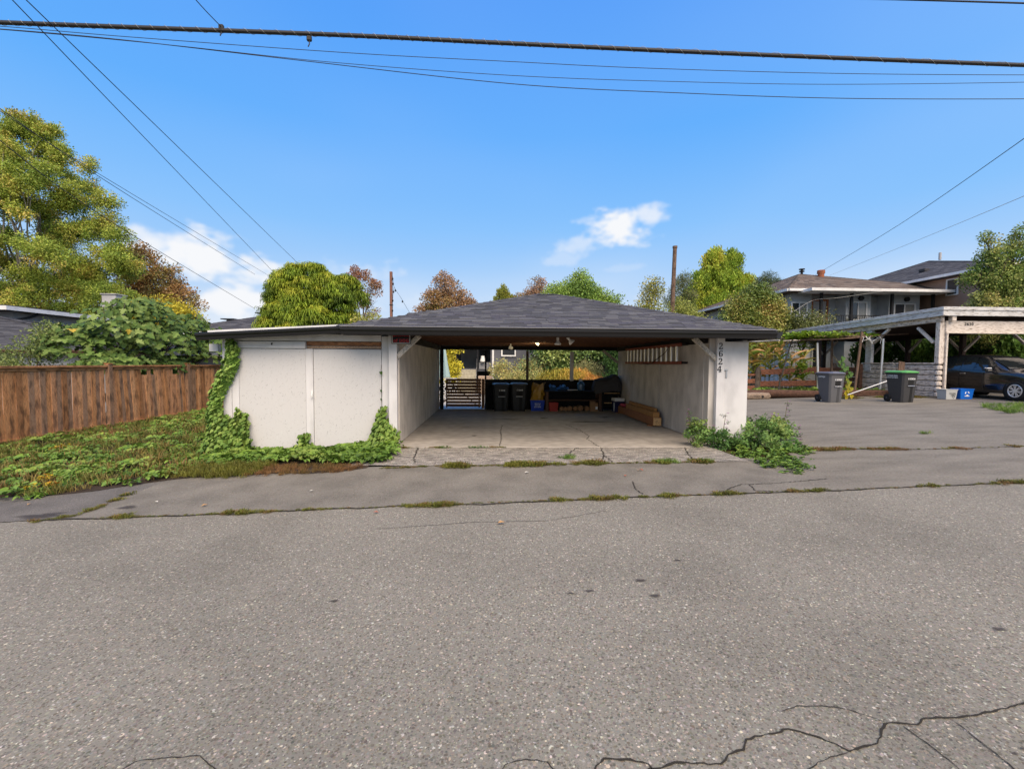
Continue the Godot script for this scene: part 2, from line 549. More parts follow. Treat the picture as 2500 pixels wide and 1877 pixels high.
	for k in 5:
		var q: float = [0.78, 0.85, 1.2, 1.35, 1.5][k]
		var hue: Vector3 = [Vector3(0.56, 0.265, 0.11), Vector3(0.50, 0.30, 0.18), Vector3(0.55, 0.265, 0.11), Vector3(0.50, 0.255, 0.125), Vector3(0.54, 0.28, 0.13)][k]
		M["cedar%d" % k] = mat(lin(hue.x * q, hue.y * q, hue.z * q), 0.85, {"tex": "grain", "scale": Vector3(7, 0.55, 7), "over": "weather", "over_scale": Vector3(1.0, 0.33, 1.0), "shift": Vector3(k * 0.37, k * 0.21, k * 0.13), "bump": "grain", "depth": 0.25})
	M.cedar_rail = mat(lin(0.56, 0.27, 0.12), 0.85, {"tex": "grain", "scale": Vector3(7, 7, 0.5), "over": "weather", "over_scale": Vector3(1.0, 1.5, 0.5)})
	var sh := [Vector3(0.072, 0.072, 0.078), Vector3(0.085, 0.085, 0.094), Vector3(0.1, 0.1, 0.108), Vector3(0.122, 0.122, 0.128), Vector3(0.09, 0.088, 0.106), Vector3(0.14, 0.139, 0.142)]
	for k in 6:
		M["shingle%d" % k] = mat(lin(sh[k].x, sh[k].y, sh[k].z), 0.95, {"tex": "grit", "scale": Vector3.ONE * 2.0, "bump": "grit", "depth": 0.3})
	M.shingle_vc = mat(Color.WHITE, 0.95, {"vc": true, "tex": "grit", "scale": Vector3.ONE * 2.0})
	M.vc = mat(Color.WHITE, 0.8, {"vc": true})
	M.leaf = mat(Color.WHITE, 0.5, {"vc": true, "back": 0.6, "spec": 0.3})
	M.glossy_leaf = mat(Color.WHITE, 0.38, {"vc": true, "back": 0.35, "spec": 0.4})
	M.bark = mat(lin(0.14, 0.115, 0.09), 0.95, {"tex": "grain", "scale": Vector3(4, 0.8, 4), "bump": "grain", "depth": 1.0})
	M.pale_bark = mat(lin(0.34, 0.32, 0.28), 0.9, {"tex": "weather", "scale": Vector3(2, 2, 2)})
	M.pole = mat(lin(0.22, 0.15, 0.11), 0.9, {"tex": "grain", "scale": Vector3(8, 0.5, 8), "over": "weather", "over_scale": Vector3(1.5, 0.4, 1.5), "bump": "grain", "depth": 0.6})
	M.rust_pole = mat(lin(0.26, 0.13, 0.095), 0.9, {"tex": "grain", "scale": Vector3(8, 0.5, 8)})
	M.driftwood = mat(lin(0.33, 0.26, 0.20), 0.95, {"tex": "grain", "scale": Vector3(0.8, 5, 5), "over": "weather", "over_scale": Vector3(0.9, 2, 2), "bump": "grain", "depth": 1.5})
	M.dark_log = mat(lin(0.12, 0.065, 0.045), 0.95, {"tex": "grain", "scale": Vector3(0.8, 5, 5), "over": "weather", "over_scale": Vector3(0.9, 2, 2), "bump": "grain", "depth": 1.5})
	M.grey_post = mat(lin(0.20, 0.16, 0.13), 0.95, {"tex": "grain", "scale": Vector3(6, 0.7, 6), "over": "weather", "over_scale": Vector3(2, 0.8, 2), "bump": "grain", "depth": 1.0})
	M.red_board = mat(lin(0.36, 0.155, 0.095), 0.9, {"tex": "grain", "scale": Vector3(0.7, 7, 7), "over": "weather", "over_scale": Vector3(0.8, 2.5, 2.5)})
	M.peel_h = mat(lin(0.72, 0.655, 0.59), 0.85, {"tex": "peel", "scale": Vector3(0.22, 1.8, 0.22), "over": "stain", "over_scale": Vector3(0.5, 0.5, 0.5)})
	M.peel = mat(lin(0.72, 0.655, 0.59), 0.85, {"tex": "peel", "scale": Vector3(1.5, 0.3, 1.5), "bump": "peel", "depth": 0.1, "over": "stain", "over_scale": Vector3(0.5, 0.5, 0.5)})
	M.peel_blue = mat(lin(0.62, 0.63, 0.635), 0.85, {"tex": "peel", "scale": Vector3(0.2, 1.5, 0.2), "over": "stain", "over_scale": Vector3(0.5, 0.5, 0.5)})
	M.peel_grey = mat(lin(0.68, 0.63, 0.58), 0.9, {"tex": "peel", "scale": Vector3(0.25, 2.2, 0.25), "bump": "peel", "depth": 0.2, "over": "weather", "over_scale": Vector3(0.7, 1.4, 0.7)})
	M.brown_post = mat(lin(0.05, 0.035, 0.03), 0.85)
	M.cable = mat(lin(0.03, 0.028, 0.026), 0.6)
	M.wire = mat(lin(0.03, 0.03, 0.032), 0.6)
	M.pale_wire = mat(lin(0.4, 0.4, 0.38), 0.6)
	M.glass = mat(lin(0.03, 0.035, 0.04), 0.06, {"spec": 0.6})
	M.rubber = mat(lin(0.012, 0.012, 0.012), 0.8)
	M.slate = mat(lin(0.13, 0.135, 0.155), 0.8, {"tex": "stain", "scale": Vector3(0.4, 0.4, 0.4)})
	M.slate_blue = mat(lin(0.43, 0.465, 0.49), 0.8, {"tex": "stain", "scale": Vector3(0.4, 0.4, 0.4)})
	M.light_grey = mat(lin(0.42, 0.42, 0.43), 0.8, {"tex": "stain", "scale": Vector3(0.4, 0.4, 0.4)})
	M.mid_grey = mat(lin(0.33, 0.335, 0.35), 0.8, {"tex": "stain", "scale": Vector3(0.4, 0.4, 0.4)})
	M.fascia = mat(lin(0.74, 0.74, 0.73), 0.6, {"tex": "stain", "scale": Vector3(0.6, 0.6, 0.6)})
	M.stucco = mat(lin(0.55, 0.35, 0.255), 0.95, {"tex": "grit", "scale": Vector3.ONE, "over": "stain", "over_scale": Vector3.ONE * 0.3})
	M.brown_tile = mat(lin(0.17, 0.135, 0.11), 0.9, {"tex": "weather", "scale": Vector3(1.3, 1.3, 1.3)})
	M.dark_roof = mat(lin(0.07, 0.071, 0.078), 0.95, {"tex": "grit", "scale": Vector3.ONE * 1.3, "over": "blotch", "over_scale": Vector3.ONE * 0.4})
	M.iron = mat(lin(0.015, 0.015, 0.017), 0.5)
	M.orange_door = mat(lin(0.33, 0.12, 0.05), 0.6)
	M.clay = mat(lin(0.30, 0.11, 0.06), 0.9)
	M.cement = mat(lin(0.45, 0.42, 0.33), 0.9, {"tex": "blotch", "scale": Vector3.ONE * 1.3})
	M.teal = mat(lin(0.30, 0.42, 0.42), 0.8)
	M.bright = mat(lin(0.8, 0.8, 0.78), 0.6)

# ---------- ground ----------
func sheet(x0: float, x1: float, step: float, near: Callable, far: Callable, nz: int, lift: float) -> Geo:
	var g := Geo.new()
	var nx := int(ceil((x1 - x0) / step))
	for i in nx + 1:
		var x := lerpf(x0, x1, float(i) / nx)
		for j in nz + 1:
			var z := lerpf(near.call(x), far.call(x), float(j) / nz)
			var e := 0.05
			var nn := Vector3(land(x - e, z) - land(x + e, z), 2.0 * e, land(x, z - e) - land(x, z + e)).normalized()
			g.vert(on(x, z, lift), nn)
	for i in nx:
		for j in nz:
			var a := i * (nz + 1) + j
			var b := a + nz + 1
			g.ix.append_array([a, b + 1, b, a, a + 1, b + 1])
	return g

func wob(x: float, s := 0.0) -> float:
	return 0.5 * sin(x * 1.7 + s) + 0.3 * sin(x * 4.3 + s * 2.0) + 0.2 * sin(x * 9.1 + s * 3.0)

func crack(parent: Node3D, pts: Array, w: float, lift: float, m: Material, jag := 0.012) -> void:
	var line := []
	for i in range(0, pts.size() - 2, 2):
		var a := Vector2(pts[i], pts[i + 1])
		var b := Vector2(pts[i + 2], pts[i + 3])
		var steps := maxi(2, int(a.distance_to(b) / (0.022 if w < 0.02 else 0.05)))
		for k in steps:
			var p := a.lerp(b, float(k) / steps)
			line.append(p + (Vector2(rf(-jag, jag), rf(-jag, jag)) if k else Vector2.ZERO))
	line.append(Vector2(pts[-2], pts[-1]))
	var g := Geo.new()
	for i in line.size():
		var d: Vector2 = (line[mini(i + 1, line.size() - 1)] - line[maxi(i - 1, 0)]).normalized()
		var o := Vector2(-d.y, d.x) * w * rf(0.25, 0.75) * (0.15 if i == 0 or i == line.size() - 1 else 1.0)
		var p: Vector2 = line[i]
		g.vert(on(p.x - o.x, p.y - o.y, lift), Vector3.UP)
		g.vert(on(p.x + o.x, p.y + o.y, lift), Vector3.UP)
		if i:
			var q := i * 2
			var a3: Vector3 = g.v[q - 2]
			if (g.v[q - 1] - a3).cross(g.v[q] - a3).y > 0.0:
				g.ix.append_array([q - 2, q, q - 1, q - 1, q, q + 1])
			else:
				g.ix.append_array([q - 2, q - 1, q, q - 1, q + 1, q])
	part(parent, "crack", g, m)

func patch(parent: Node3D, called: String, c: Vector2, r: Vector2, lift: float, m: Material, seed_: int) -> void:
	# a soft-edged stain
	var g := Geo.new()
	var n := 22
	g.col = Color(1, 1, 1, 1)
	g.vert(on(c.x, c.y, lift), Vector3.UP)
	for q in [[0.5, 0.85], [1.0, 0.0]]:
		g.col = Color(1, 1, 1, q[1])
		for i in n:
			var a := TAU * i / n
			var k: float = (1.0 + 0.4 * wob(a * 2.0, seed_)) * q[0]
			g.vert(on(c.x + cos(a) * r.x * k, c.y + sin(a) * r.y * k, lift), Vector3.UP)
	for i in n:
		var j := (i + 1) % n
		g.ix.append_array([0, 1 + i, 1 + j, 1 + i, 1 + n + i, 1 + n + j, 1 + i, 1 + n + j, 1 + j])
	part(parent, called, g, m)

func make_ground() -> void:
	# one sheet out to the horizon
	var g := Geo.new()
	var xs := [-400.0, -200.0, -100.0, -60.0, -40.0]
	for i in 80:
		xs.append(-39.0 + i)
	xs.append_array([45.0, 60.0, 100.0, 200.0, 400.0])
	var zs := [200.0, 60.0, 20.0, 10.0, 4.0, 0.0, -3.0]
	for i in 30:
		zs.append(-4.8 - i * 0.15)
	zs.append_array([-10.0, -12.0, -14.0, -16.0, -18.0, -20.0, -25.0, -30.0, -40.0, -60.0, -100.0, -200.0, -400.0])
	for x in xs:
		for z in zs:
			g.vert(on(x, z, -0.035), Vector3.UP)
	for i in xs.size() - 1:
		for j in zs.size() - 1:
			var a: int = i * zs.size() + j
			var b: int = a + zs.size()
			g.ix.append_array([a, b + 1, b, a, a + 1, b + 1])
	struct("ground", g, M.ground, "bare mossy earth under the yards")
	var edge := func(x): return -5.36 + 0.035 * wob(x, 1.0) + 0.02 * wob(x * 5.0, 2.0)
	var road := struct("alley_road", sheet(-40, 40, 0.1, func(_x): return 6.0, edge, 24, 0.004), M.road, "grey aggregate asphalt of the back alley")
	rng.seed = 77
	for pts in [
		[2.60, -1.98, 2.54, -1.97, 2.41, -1.95, 2.23, -1.92, 2.09, -1.92, 1.99, -1.92, 1.94, -1.89, 1.82, -1.91, 1.76, -1.88, 1.68, -1.81, 1.62, -1.80, 1.53, -1.78, 1.50, -1.82, 1.43, -1.87, 1.35, -1.91, 1.23, -1.89],
		[1.23, -1.89, 1.13, -1.87, 1.09, -1.82, 1.01, -1.80, 0.96, -1.76, 0.84, -1.77, 0.77, -1.78, 0.71, -1.76, 0.61, -1.75],
		[0.41, -1.75, 0.46, -1.80, 0.48, -1.82, 0.57, -1.81, 0.66, -1.78, 0.68, -1.73]]:
		crack(road, pts, 0.0085, 0.008, M.crack, 0.005)
	for pts in [[1.82, -1.91, 1.70, -2.00, 1.60, -2.03, 1.48, -2.04, 1.38, -2.01], [1.53, -1.78, 1.36, -1.74, 1.28, -1.70], [1.87, -1.89, 1.89, -1.78, 1.90, -1.69, 1.90, -1.60], [2.12, -1.90, 2.12, -1.80, 2.12, -1.68, 2.11, -1.60], [0.02, -1.75, 0.06, -1.82, 0.15, -1.84, 0.24, -1.82, 0.29, -1.73], [-1.59, -1.90, -1.55, -1.95, -1.45, -1.96, -1.28, -1.96, -1.21, -1.91, -1.14, -1.87]]:
		crack(road, pts, 0.004, 0.008, M.crack, 0.004)
	crack(road, [-1.2, -4.66, -0.2, -4.75, 0.6, -4.7, 1.3, -4.95], 0.008, 0.008, M.crack_fine, 0.01)
	var k := 0
	for s in [[1.14, -3.33, 0.05], [0.72, -3.21, 0.04], [1.17, -3.10, 0.05], [-1.14, -3.24, 0.04], [0.58, -3.19, 0.035], [1.56, -3.64, 0.04], [3.08, -2.53, 0.05], [0.77, -2.07, 0.012], [1.83, -1.97, 0.012], [2.2, -1.72, 0.016], [2.26, -1.74, 0.014]]:
		patch(road, "tar_spot", Vector2(s[0], s[1]), Vector2(s[2], s[2] * 0.55), 0.008, M.oil, k)
		k += 1
	# the older asphalt between alley and carport
	var back := func(x): return -7.12 + 0.05 * wob(x, 4.0) if x < 4.1 else -7.5
	var strip := struct("old_pavement", sheet(-4.95, 4.2, 0.15, func(x): return edge.call(x) - 0.02, back, 10, 0.006), M.strip, "darker worn asphalt strip in front of the carport")
	for pts in [[2.87, -5.41, 3.10, -5.63, 3.29, -5.75, 3.51, -5.75, 3.80, -5.76, 4.6, -5.9], [1.94, -6.07, 1.86, -5.69, 1.90, -5.47], [3.40, -5.72, 3.32, -5.47, 3.52, -5.40]]:
		crack(strip, pts, 0.012, 0.012, M.crack, 0.012)
	var left := struct("side_pavement", sheet(-16, -4.95, 0.25, func(x): return edge.call(x) - 0.02, func(_x): return -7.6, 8, 0.005), M.gravel, "crumbling grey asphalt in front of the weeds")
	patch(left, "wet_patch", Vector2(-5.4, -5.55), Vector2(0.3, 0.12), 0.01, M.oil, 3)
	patch(strip, "wet_patch", Vector2(-4.55, -5.75), Vector2(0.14, 0.08), 0.012, M.oil, 5)
	var drive := struct("neighbour_driveway", sheet(4.2, 15.9, 0.25, func(x): return edge.call(x) - 0.02 if x < 4.3 else edge.call(x) - 0.02, func(x): return -17.3 if x > 5.2 else -7.4, 30, 0.006), M.drive, "broad worn brown-grey asphalt driveway beside the carport")
	crack(drive, [4.2, -7.74, 5.39, -8.0, 6.38, -7.85, 7.19, -7.56, 9.2, -7.4, 12.0, -7.6], 0.02, 0.011, M.crack, 0.03)
	crack(drive, [9.5, -16.3, 10.6, -16.15, 11.6, -16.25], 0.04, 0.011, M.crack_fine, 0.03)
	crack(drive, [12.0, -14.0, 13.2, -13.6], 0.04, 0.011, M.crack_fine, 0.03)
	struct("gravel_lane", sheet(15.7, 40, 0.5, func(x): return edge.call(x) - 0.02, func(_x): return -24.0, 30, 0.004), M.gravel, "grey gravel in front of the neighbour's open carport")
	# seam between alley and strips: an open joint
	var seam := []
	for i in 130:
		var x := -5.2 + i * 0.11
		seam.append_array([x, edge.call(x) - 0.005])
	crack(road, seam, 0.03, 0.010, M.crack, 0.01)
	# concrete apron and floor
	var front := func(x): return -7.10 + 0.05 * wob(x, 4.0) + (0.0 if x > -1.2 else (x + 1.2) * 0.12)
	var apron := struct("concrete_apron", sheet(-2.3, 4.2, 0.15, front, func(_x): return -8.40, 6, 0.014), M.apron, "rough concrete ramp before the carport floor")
	for pts in [[2.07, -8.40, 1.99, -8.0, 1.94, -7.68, 1.76, -7.14], [1.94, -7.68, 1.96, -7.13], [-1.37, -8.36, -1.33, -7.75, -1.24, -7.19], [3.67, -8.36, 3.45, -7.72, 3.34, -7.22], [1.23, -7.40, 1.43, -8.0, 1.62, -8.36]]:
		crack(apron, pts, 0.016, 0.019, M.crack, 0.02)
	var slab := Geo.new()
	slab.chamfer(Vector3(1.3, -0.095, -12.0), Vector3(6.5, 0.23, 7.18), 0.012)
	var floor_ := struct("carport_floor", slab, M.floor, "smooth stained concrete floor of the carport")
	for pts in [[1.89, -11.55, 2.08, -10.49, 2.10, -9.62, 1.98, -9.30, 2.03, -8.43], [0.24, -11.39, 0.19, -10.38, 0.20, -9.52, 0.14, -8.43]]:
		crack(floor_, pts, 0.02, 0.0245, M.crack_fine, 0.02)
	crack(floor_, [3.3, -8.43, 3.15, -9.2, 2.9, -9.9], 0.008, 0.0245, M.crack_fine, 0.01)
	k = 0
	for s in [[2.64, -12.05, 0.65, 0.12], [1.49, -12.92, 0.14, 0.1], [-0.39, -9.73, 0.07, 0.07], [3.28, -13.02, 0.2, 0.1], [0.4, -12.6, 0.6, 0.14], [1.5, -10.6, 0.25, 0.04], [-0.6, -11.0, 0.2, 0.05], [3.0, -10.4, 0.3, 0.04]]:
		patch(floor_, "oil_stain", Vector2(s[0], s[1]), Vector2(s[2], s[3]), 0.0248, M.oil if k in [0, 1, 2, 3] else M.floor_stain, k)
		k += 1

# ---------- the carport ----------
func shingle_rows(g: Geo, e0: Vector3, e1: Vector3, r0: Vector3, r1: Vector3, course: float, from_row: int, tones: Array, w0 := 0.15, w1 := 0.33) -> void:
	# overlapping courses laid on the slope between an eave e0-e1 and a ridge r0-r1
	var len_ := ((r0 + r1) / 2.0 - (e0 + e1) / 2.0).length()
	var rows := int(len_ / course)
	var nn := (e1 - e0).cross(r0 - e0).normalized()
	for k in range(from_row, rows + 1):
		var t0 := minf(k * course / len_, 1.0)
		var t1 := minf((k + 1.15) * course / len_, 1.0)
		var a0 := e0.lerp(r0, t0)
		var b0 := e1.lerp(r1, t0)
		var a1 := e0.lerp(r0, t1)
		var b1 := e1.lerp(r1, t1)
		var width := a0.distance_to(b0)
		var u := 0.0
		while u < width:
			var w := rf(w0, w1)
			var v := minf(u + w, width)
			g.col = pick(tones)
			var lift := nn * (0.008 + (0.005 if rng.randf() < 0.4 else 0.0))
			var p0 := a0.lerp(b0, u / width)
			var p1 := a0.lerp(b0, v / width)
			var q0 := a1.lerp(b1, u / width)
			var q1 := a1.lerp(b1, v / width)
			g.quad(p0 + lift, p1 + lift, q1 + nn * 0.002, q0 + nn * 0.002)
			g.quad(p0, p1, p1 + lift, p0 + lift)
			u = v

func ridge_caps(g: Geo, a: Vector3, b: Vector3, tones: Array, w := 0.13) -> void:
	var n := int(a.distance_to(b) / 0.2)
	var d := (b - a).normalized()
	var s := d.cross(Vector3.UP).normalized()
	for i in n:
		g.col = pick(tones)
		var p := a.lerp(b, float(i) / n) + Vector3.UP * 0.03
		var q := a.lerp(b, (i + 1.1) / n) + Vector3.UP * 0.018
		var drop := Vector3.DOWN * w * 0.33
		g.quad(p, p + s * w + drop, q + s * w + drop, q)
		g.quad(p - s * w + drop, p, q, q - s * w + drop)
		g.quad(p - s * w + drop - Vector3.UP * 0.01, p + s * w + drop - Vector3.UP * 0.01, p + s * w + drop, p)

func gutter(g: Geo, a: Vector3, b: Vector3, out: Vector3) -> void:
	# ogee gutter: a profile swept from a to b, out points away from the wall
	var prof := [Vector2(0, 0.13), Vector2(0, 0), Vector2(0.075, 0), Vector2(0.082, 0.02), Vector2(0.09, 0.05), Vector2(0.115, 0.085), Vector2(0.118, 0.125), Vector2(0.105, 0.13), Vector2(0.1, 0.11), Vector2(0.085, 0.07), Vector2(0.07, 0.02), Vector2(0.01, 0.012), Vector2(0.01, 0.13)]
	var mid := (a + b) / 2.0 + out * 0.06 + Vector3.UP * 0.06
	for i in prof.size():
		var p: Vector2 = prof[i]
		var q: Vector2 = prof[(i + 1) % prof.size()]
		g.quad(b + out * p.x + Vector3.UP * p.y, a + out * p.x + Vector3.UP * p.y, a + out * q.x + Vector3.UP * q.y, b + out * q.x + Vector3.UP * q.y)
	for e in [a, b]:
		for i in range(1, 6):
			var p: Vector2 = prof[i]
			var q: Vector2 = prof[i + 1]
			g.out_quad(e + Vector3.UP * p.y, e + out * p.x + Vector3.UP * p.y, e + out * q.x + Vector3.UP * q.y, e + Vector3.UP * q.y, mid)

func letters(parent: Node3D, called: String, text: String, font: String, height: float, depth: float, m: Material, at: Vector3, basis := Basis.IDENTITY, weight := 400) -> MeshInstance3D:
	var f := SystemFont.new()
	f.font_names = PackedStringArray([font])
	f.font_weight = weight
	var t := TextMesh.new()
	t.text = text
	t.font = f
	t.font_size = 64
	t.pixel_size = height / 46.0
	t.depth = depth
	t.curve_step = 3.0
	return part(parent, called, t, m, at, basis)

func make_carport() -> void:
	rng.seed = 101
	var t := thing("carport", "open white double carport with hipped dark shingle roof, number 2624 on its post", "carport", Vector3.ZERO)
	var g := Geo.new()
	g.box(Vector3(-1.855, 1.08, -12.1), Vector3(0.11, 2.1, 6.6))
	part(t, "left_wall", g, M.inner)
	g = Geo.new()
	g.box(Vector3(4.37, 1.08, -12.05), Vector3(0.12, 2.1, 6.5))
	part(t, "right_wall", g, M.inner)
	for z in [-9.02, -11.46, -13.9]:
		g = Geo.new()
		g.box(Vector3(4.306, 1.06, z), Vector3(0.012, 2.06, 0.03))
		part(t, "batten", g, M.inner)
	# front trim left: two boards with a joint, the pillar right: post board, joint, panel
	g = Geo.new()
	g.chamfer(Vector3(-1.90, 1.06, -8.74), Vector3(0.155, 2.15, 0.12), 0.006)
	part(t, "corner_post", g, M.white)
	g = Geo.new()
	g.chamfer(Vector3(4.495, 1.06, -8.74), Vector3(0.15, 2.15, 0.10), 0.006)
	part(t, "corner_post", g, M.white)
	g = Geo.new()
	g.chamfer(Vector3(4.825, 1.02, -8.775), Vector3(0.49, 2.06, 0.09), 0.006)
	part(t, "pillar_panel", g, M.white)
	g = Geo.new()
	g.box(Vector3(5.02, 1.03, -12.0), Vector3(0.09, 2.1, 6.46))
	part(t, "outer_wall", g, M.white)
	g = Geo.new()
	g.box(Vector3(4.7, 1.04, -15.19), Vector3(0.54, 2.06, 0.07))
	part(t, "end_panel", g, M.white)
	g = Geo.new()
	g.chamfer(Vector3(4.585, 1.49, -8.715), Vector3(0.13, 0.03, 0.025), 0.004)
	g.chamfer(Vector3(4.63, 1.40, -8.72), Vector3(0.03, 0.14, 0.02), 0.004)
	part(t, "latch", g, M.steel)
	for k in 4:
		letters(t, "digit", "2624"[k], "Droid Serif", 0.118, 0.012, M.digit, Vector3(4.487 - (0.02 if k == 3 else 0.0), 1.955 - k * 0.149, -8.682))
	# knee braces
	for b in [[Vector3(-1.83, 1.70, -8.76), Vector3(-1.40, 2.12, -8.76)], [Vector3(4.43, 1.70, -8.77), Vector3(3.97, 2.12, -8.77)], [Vector3(4.3, 1.64, -15.3), Vector3(3.78, 2.05, -15.3)]]:
		g = Geo.new()
		g.bar(b[0], b[1], 0.09, 0.085, Vector3.BACK, 0.006)
		part(t, "knee_brace", g, M.brace)
	# beams and joists under the roof
	g = Geo.new()
	g.box(Vector3(1.3, 2.2, -8.78), Vector3(6.3, 0.18, 0.09))
	part(t, "header_beam", g, M.dark_wood)
	g = Geo.new()
	g.box(Vector3(1.3, 2.19, -15.4), Vector3(6.4, 0.29, 0.12))
	part(t, "rear_beam", g, M.black_wood)
	for k in 10:
		g = Geo.new()
		g.box(Vector3(1.3, 2.22, -9.4 - k * 0.6), Vector3(6.05, 0.14, 0.04))
		part(t, "joist", g, M.dark_wood)
	for k in 24:
		g = Geo.new()
		g.box(Vector3(1.3, 2.305, -8.9 - k * 0.265), Vector3(6.05, 0.018, 0.255))
		part(t, "ceiling_plank", g, M.dark_wood)
	for x in [-1.76, 4.28]:
		g = Geo.new()
		g.box(Vector3(x, 2.12, -12.05), Vector3(0.09, 0.2, 6.4))
		part(t, "wall_plate", g, M.black_wood)
	# rear: dark half-height boarding and posts in the opening
	for k in 6:
		g = Geo.new()
		g.chamfer(Vector3(2.02, 0.1 + k * 0.166, -15.42), Vector3(4.55, 0.1655, 0.03), 0.005)
		part(t, "rear_board", g, M.black_wood)
	for s in [[-0.23, 0.055, 1, 2.02], [1.19, 0.085, 1, 2.02], [2.72, 0.115, 0, 2.0], [-1.72, 0.12, 1, 2.05]]:
		g = Geo.new()
		var low: float = 0.02 if s[0] < 0.0 else 1.0
		g.chamfer(Vector3(s[0], (low + s[3]) / 2.0, -15.36), Vector3(s[1], s[3] - low, 0.09), 0.004)
		part(t, "rear_post", g, [M.white, M.black_wood][s[2]] if s[0] != 1.19 else M.grey_post)
	g = Geo.new()
	g.chamfer(Vector3(2.02, 1.025, -15.42), Vector3(4.55, 0.03, 0.09), 0.004)
	part(t, "sill", g, M.black_wood)
	# roof: a closed hip with its eaves
	var e0 := Vector3(-2.72, 2.235, -8.24)
	var e1 := Vector3(5.30, 2.235, -8.24)
	var e2 := Vector3(5.30, 2.235, -15.96)
	var e3 := Vector3(-2.72, 2.235, -15.96)
	var r0 := Vector3(1.18, 3.43, -12.1)
	var r1 := Vector3(1.72, 3.43, -12.1)
	g = Geo.new()
	var dn := Vector3.DOWN * 0.02
	g.quad(e0, e1, r1, r0)
	g.tri(e1, e2, r1)
	g.quad(e2, e3, r0, r1)
	g.tri(e3, e0, r0)
	g.quad(e3 + dn, e2 + dn, e1 + dn, e0 + dn)
	for p in [[e0, e1], [e1, e2], [e2, e3], [e3, e0]]:
		g.quad(p[0] + dn, p[1] + dn, p[1], p[0])
	var roof := part(t, "roof", g, M.shingle0)
	var tones := [Color(0.072, 0.072, 0.078), Color(0.085, 0.085, 0.094), Color(0.1, 0.1, 0.108), Color(0.122, 0.122, 0.128), Color(0.09, 0.088, 0.106), Color(0.14, 0.139, 0.142)]
	# the lower courses of the front slope, shingle by shingle
	var course := 0.143
	var len_ := ((r0 + r1) / 2.0 - (e0 + e1) / 2.0).length()
	var nn := (e1 - e0).cross(r0 - e0).normalized()
	var up := ((r0 + r1) / 2.0 - (e0 + e1) / 2.0).normalized()
	var widths := [0.17, 0.22, 0.27, 0.33]
	var shapes := []
	for w in widths:
		for high in 2:
			var s := Geo.new()
			s.box(Vector3(w / 2.0, 0.004 + high * 0.002, course * 0.56), Vector3(w - 0.003, 0.008 + high * 0.004, course * 1.12))
			shapes.append(s.mesh())
	# shingle meshes run along local z up the slope and along local x to the left
	var lay := Basis(Vector3.LEFT, nn, up).rotated(Vector3.LEFT, 0.04)
	var made := 0
	var row := 0
	while made < 290:
		var ta := row * course / len_
		var a := e0.lerp(r0, ta)
		var b := e1.lerp(r1, ta)
		var x := b.x
		while x > a.x + 0.03:
			var k := rng.randi() % 4
			while k > 0 and x - widths[k] < a.x - 0.04:
				k -= 1
			part(roof, "shingle", shapes[k * 2 + (1 if rng.randf() < 0.4 else 0)], M["shingle%d" % (rng.randi() % 6)], Vector3(x, a.y, a.z) + nn * 0.008, lay)
			made += 1
			x -= widths[k]
		row += 1
	g = Geo.new()
	shingle_rows(g, e0, e1, r0, r1, course, row, tones)
	shingle_rows(g, e1, e2, r1, r1, course, 0, tones)
	shingle_rows(g, e2, e3, r1, r0, course, 0, tones)
	shingle_rows(g, e3, e0, r0, r0, course, 0, tones)
	ridge_caps(g, e0, r0, tones)
	ridge_caps(g, e1, r1, tones)
	ridge_caps(g, r0, r1, tones)
	part(roof, "shingle_field", g, M.shingle_vc).set_meta("kind", "stuff")
	g = Geo.new()
	gutter(g, Vector3(-2.70, 2.095, -8.25), Vector3(5.27, 2.085, -8.25), Vector3.BACK)
	part(t, "gutter", g, M.gutter)
	g = Geo.new()
	gutter(g, Vector3(5.32, 2.085, -8.24), Vector3(5.32, 2.085, -15.9), Vector3.RIGHT)
	part(t, "gutter", g, M.gutter)
	g = Geo.new()
	g.box(Vector3(1.3, 2.237, -8.20), Vector3(8.02, 0.006, 0.13))
	part(t, "drip_edge", g, M.drip)
	g = Geo.new()
	g.box(Vector3(1.29, 2.155, -8.27), Vector3(7.95, 0.14, 0.03))
	g.box(Vector3(5.295, 2.155, -12.1), Vector3(0.03, 0.14, 7.6))
	part(t, "fascia", g, M.black_wood)
	g = Geo.new()
	g.box(Vector3(1.29, 2.212, -8.52), Vector3(7.9, 0.012, 0.46))
	g.box(Vector3(5.15, 2.212, -12.1), Vector3(0.26, 0.012, 6.7))
	part(t, "soffit", g, M.dark_wood)
	# dog sign, its upper half behind the gutter
	t = thing("dog_sign", "small black sign with red letters, BEWARE of DOG, under the eave by the shed", "sign", Vector3(-1.73, 2.085, -8.64))
	g = Geo.new()
	g.chamfer(Vector3(0, 0, 0), Vector3(0.36, 0.27, 0.008), 0.002)
	part(t, "board", g, M.digit)
	g = Geo.new()
	for s in [[0, 0.122, 0.335, 0.007], [0, -0.122, 0.335, 0.007], [-0.164, 0, 0.007, 0.251], [0.164, 0, 0.007, 0.251]]:
		g.box(Vector3(s[0], s[1], 0.0055), Vector3(s[2], s[3], 0.003))
	part(t, "border", g, M.bright)
	letters(t, "lettering", "BEWARE", "Droid Sans", 0.058, 0.002, M.sign_red, Vector3(0, 0.03, 0.006), Basis.IDENTITY, 800)
	letters(t, "lettering", "of DOG", "Droid Sans", 0.062, 0.002, M.sign_red, Vector3(0, -0.075, 0.006), Basis.IDENTITY, 800)

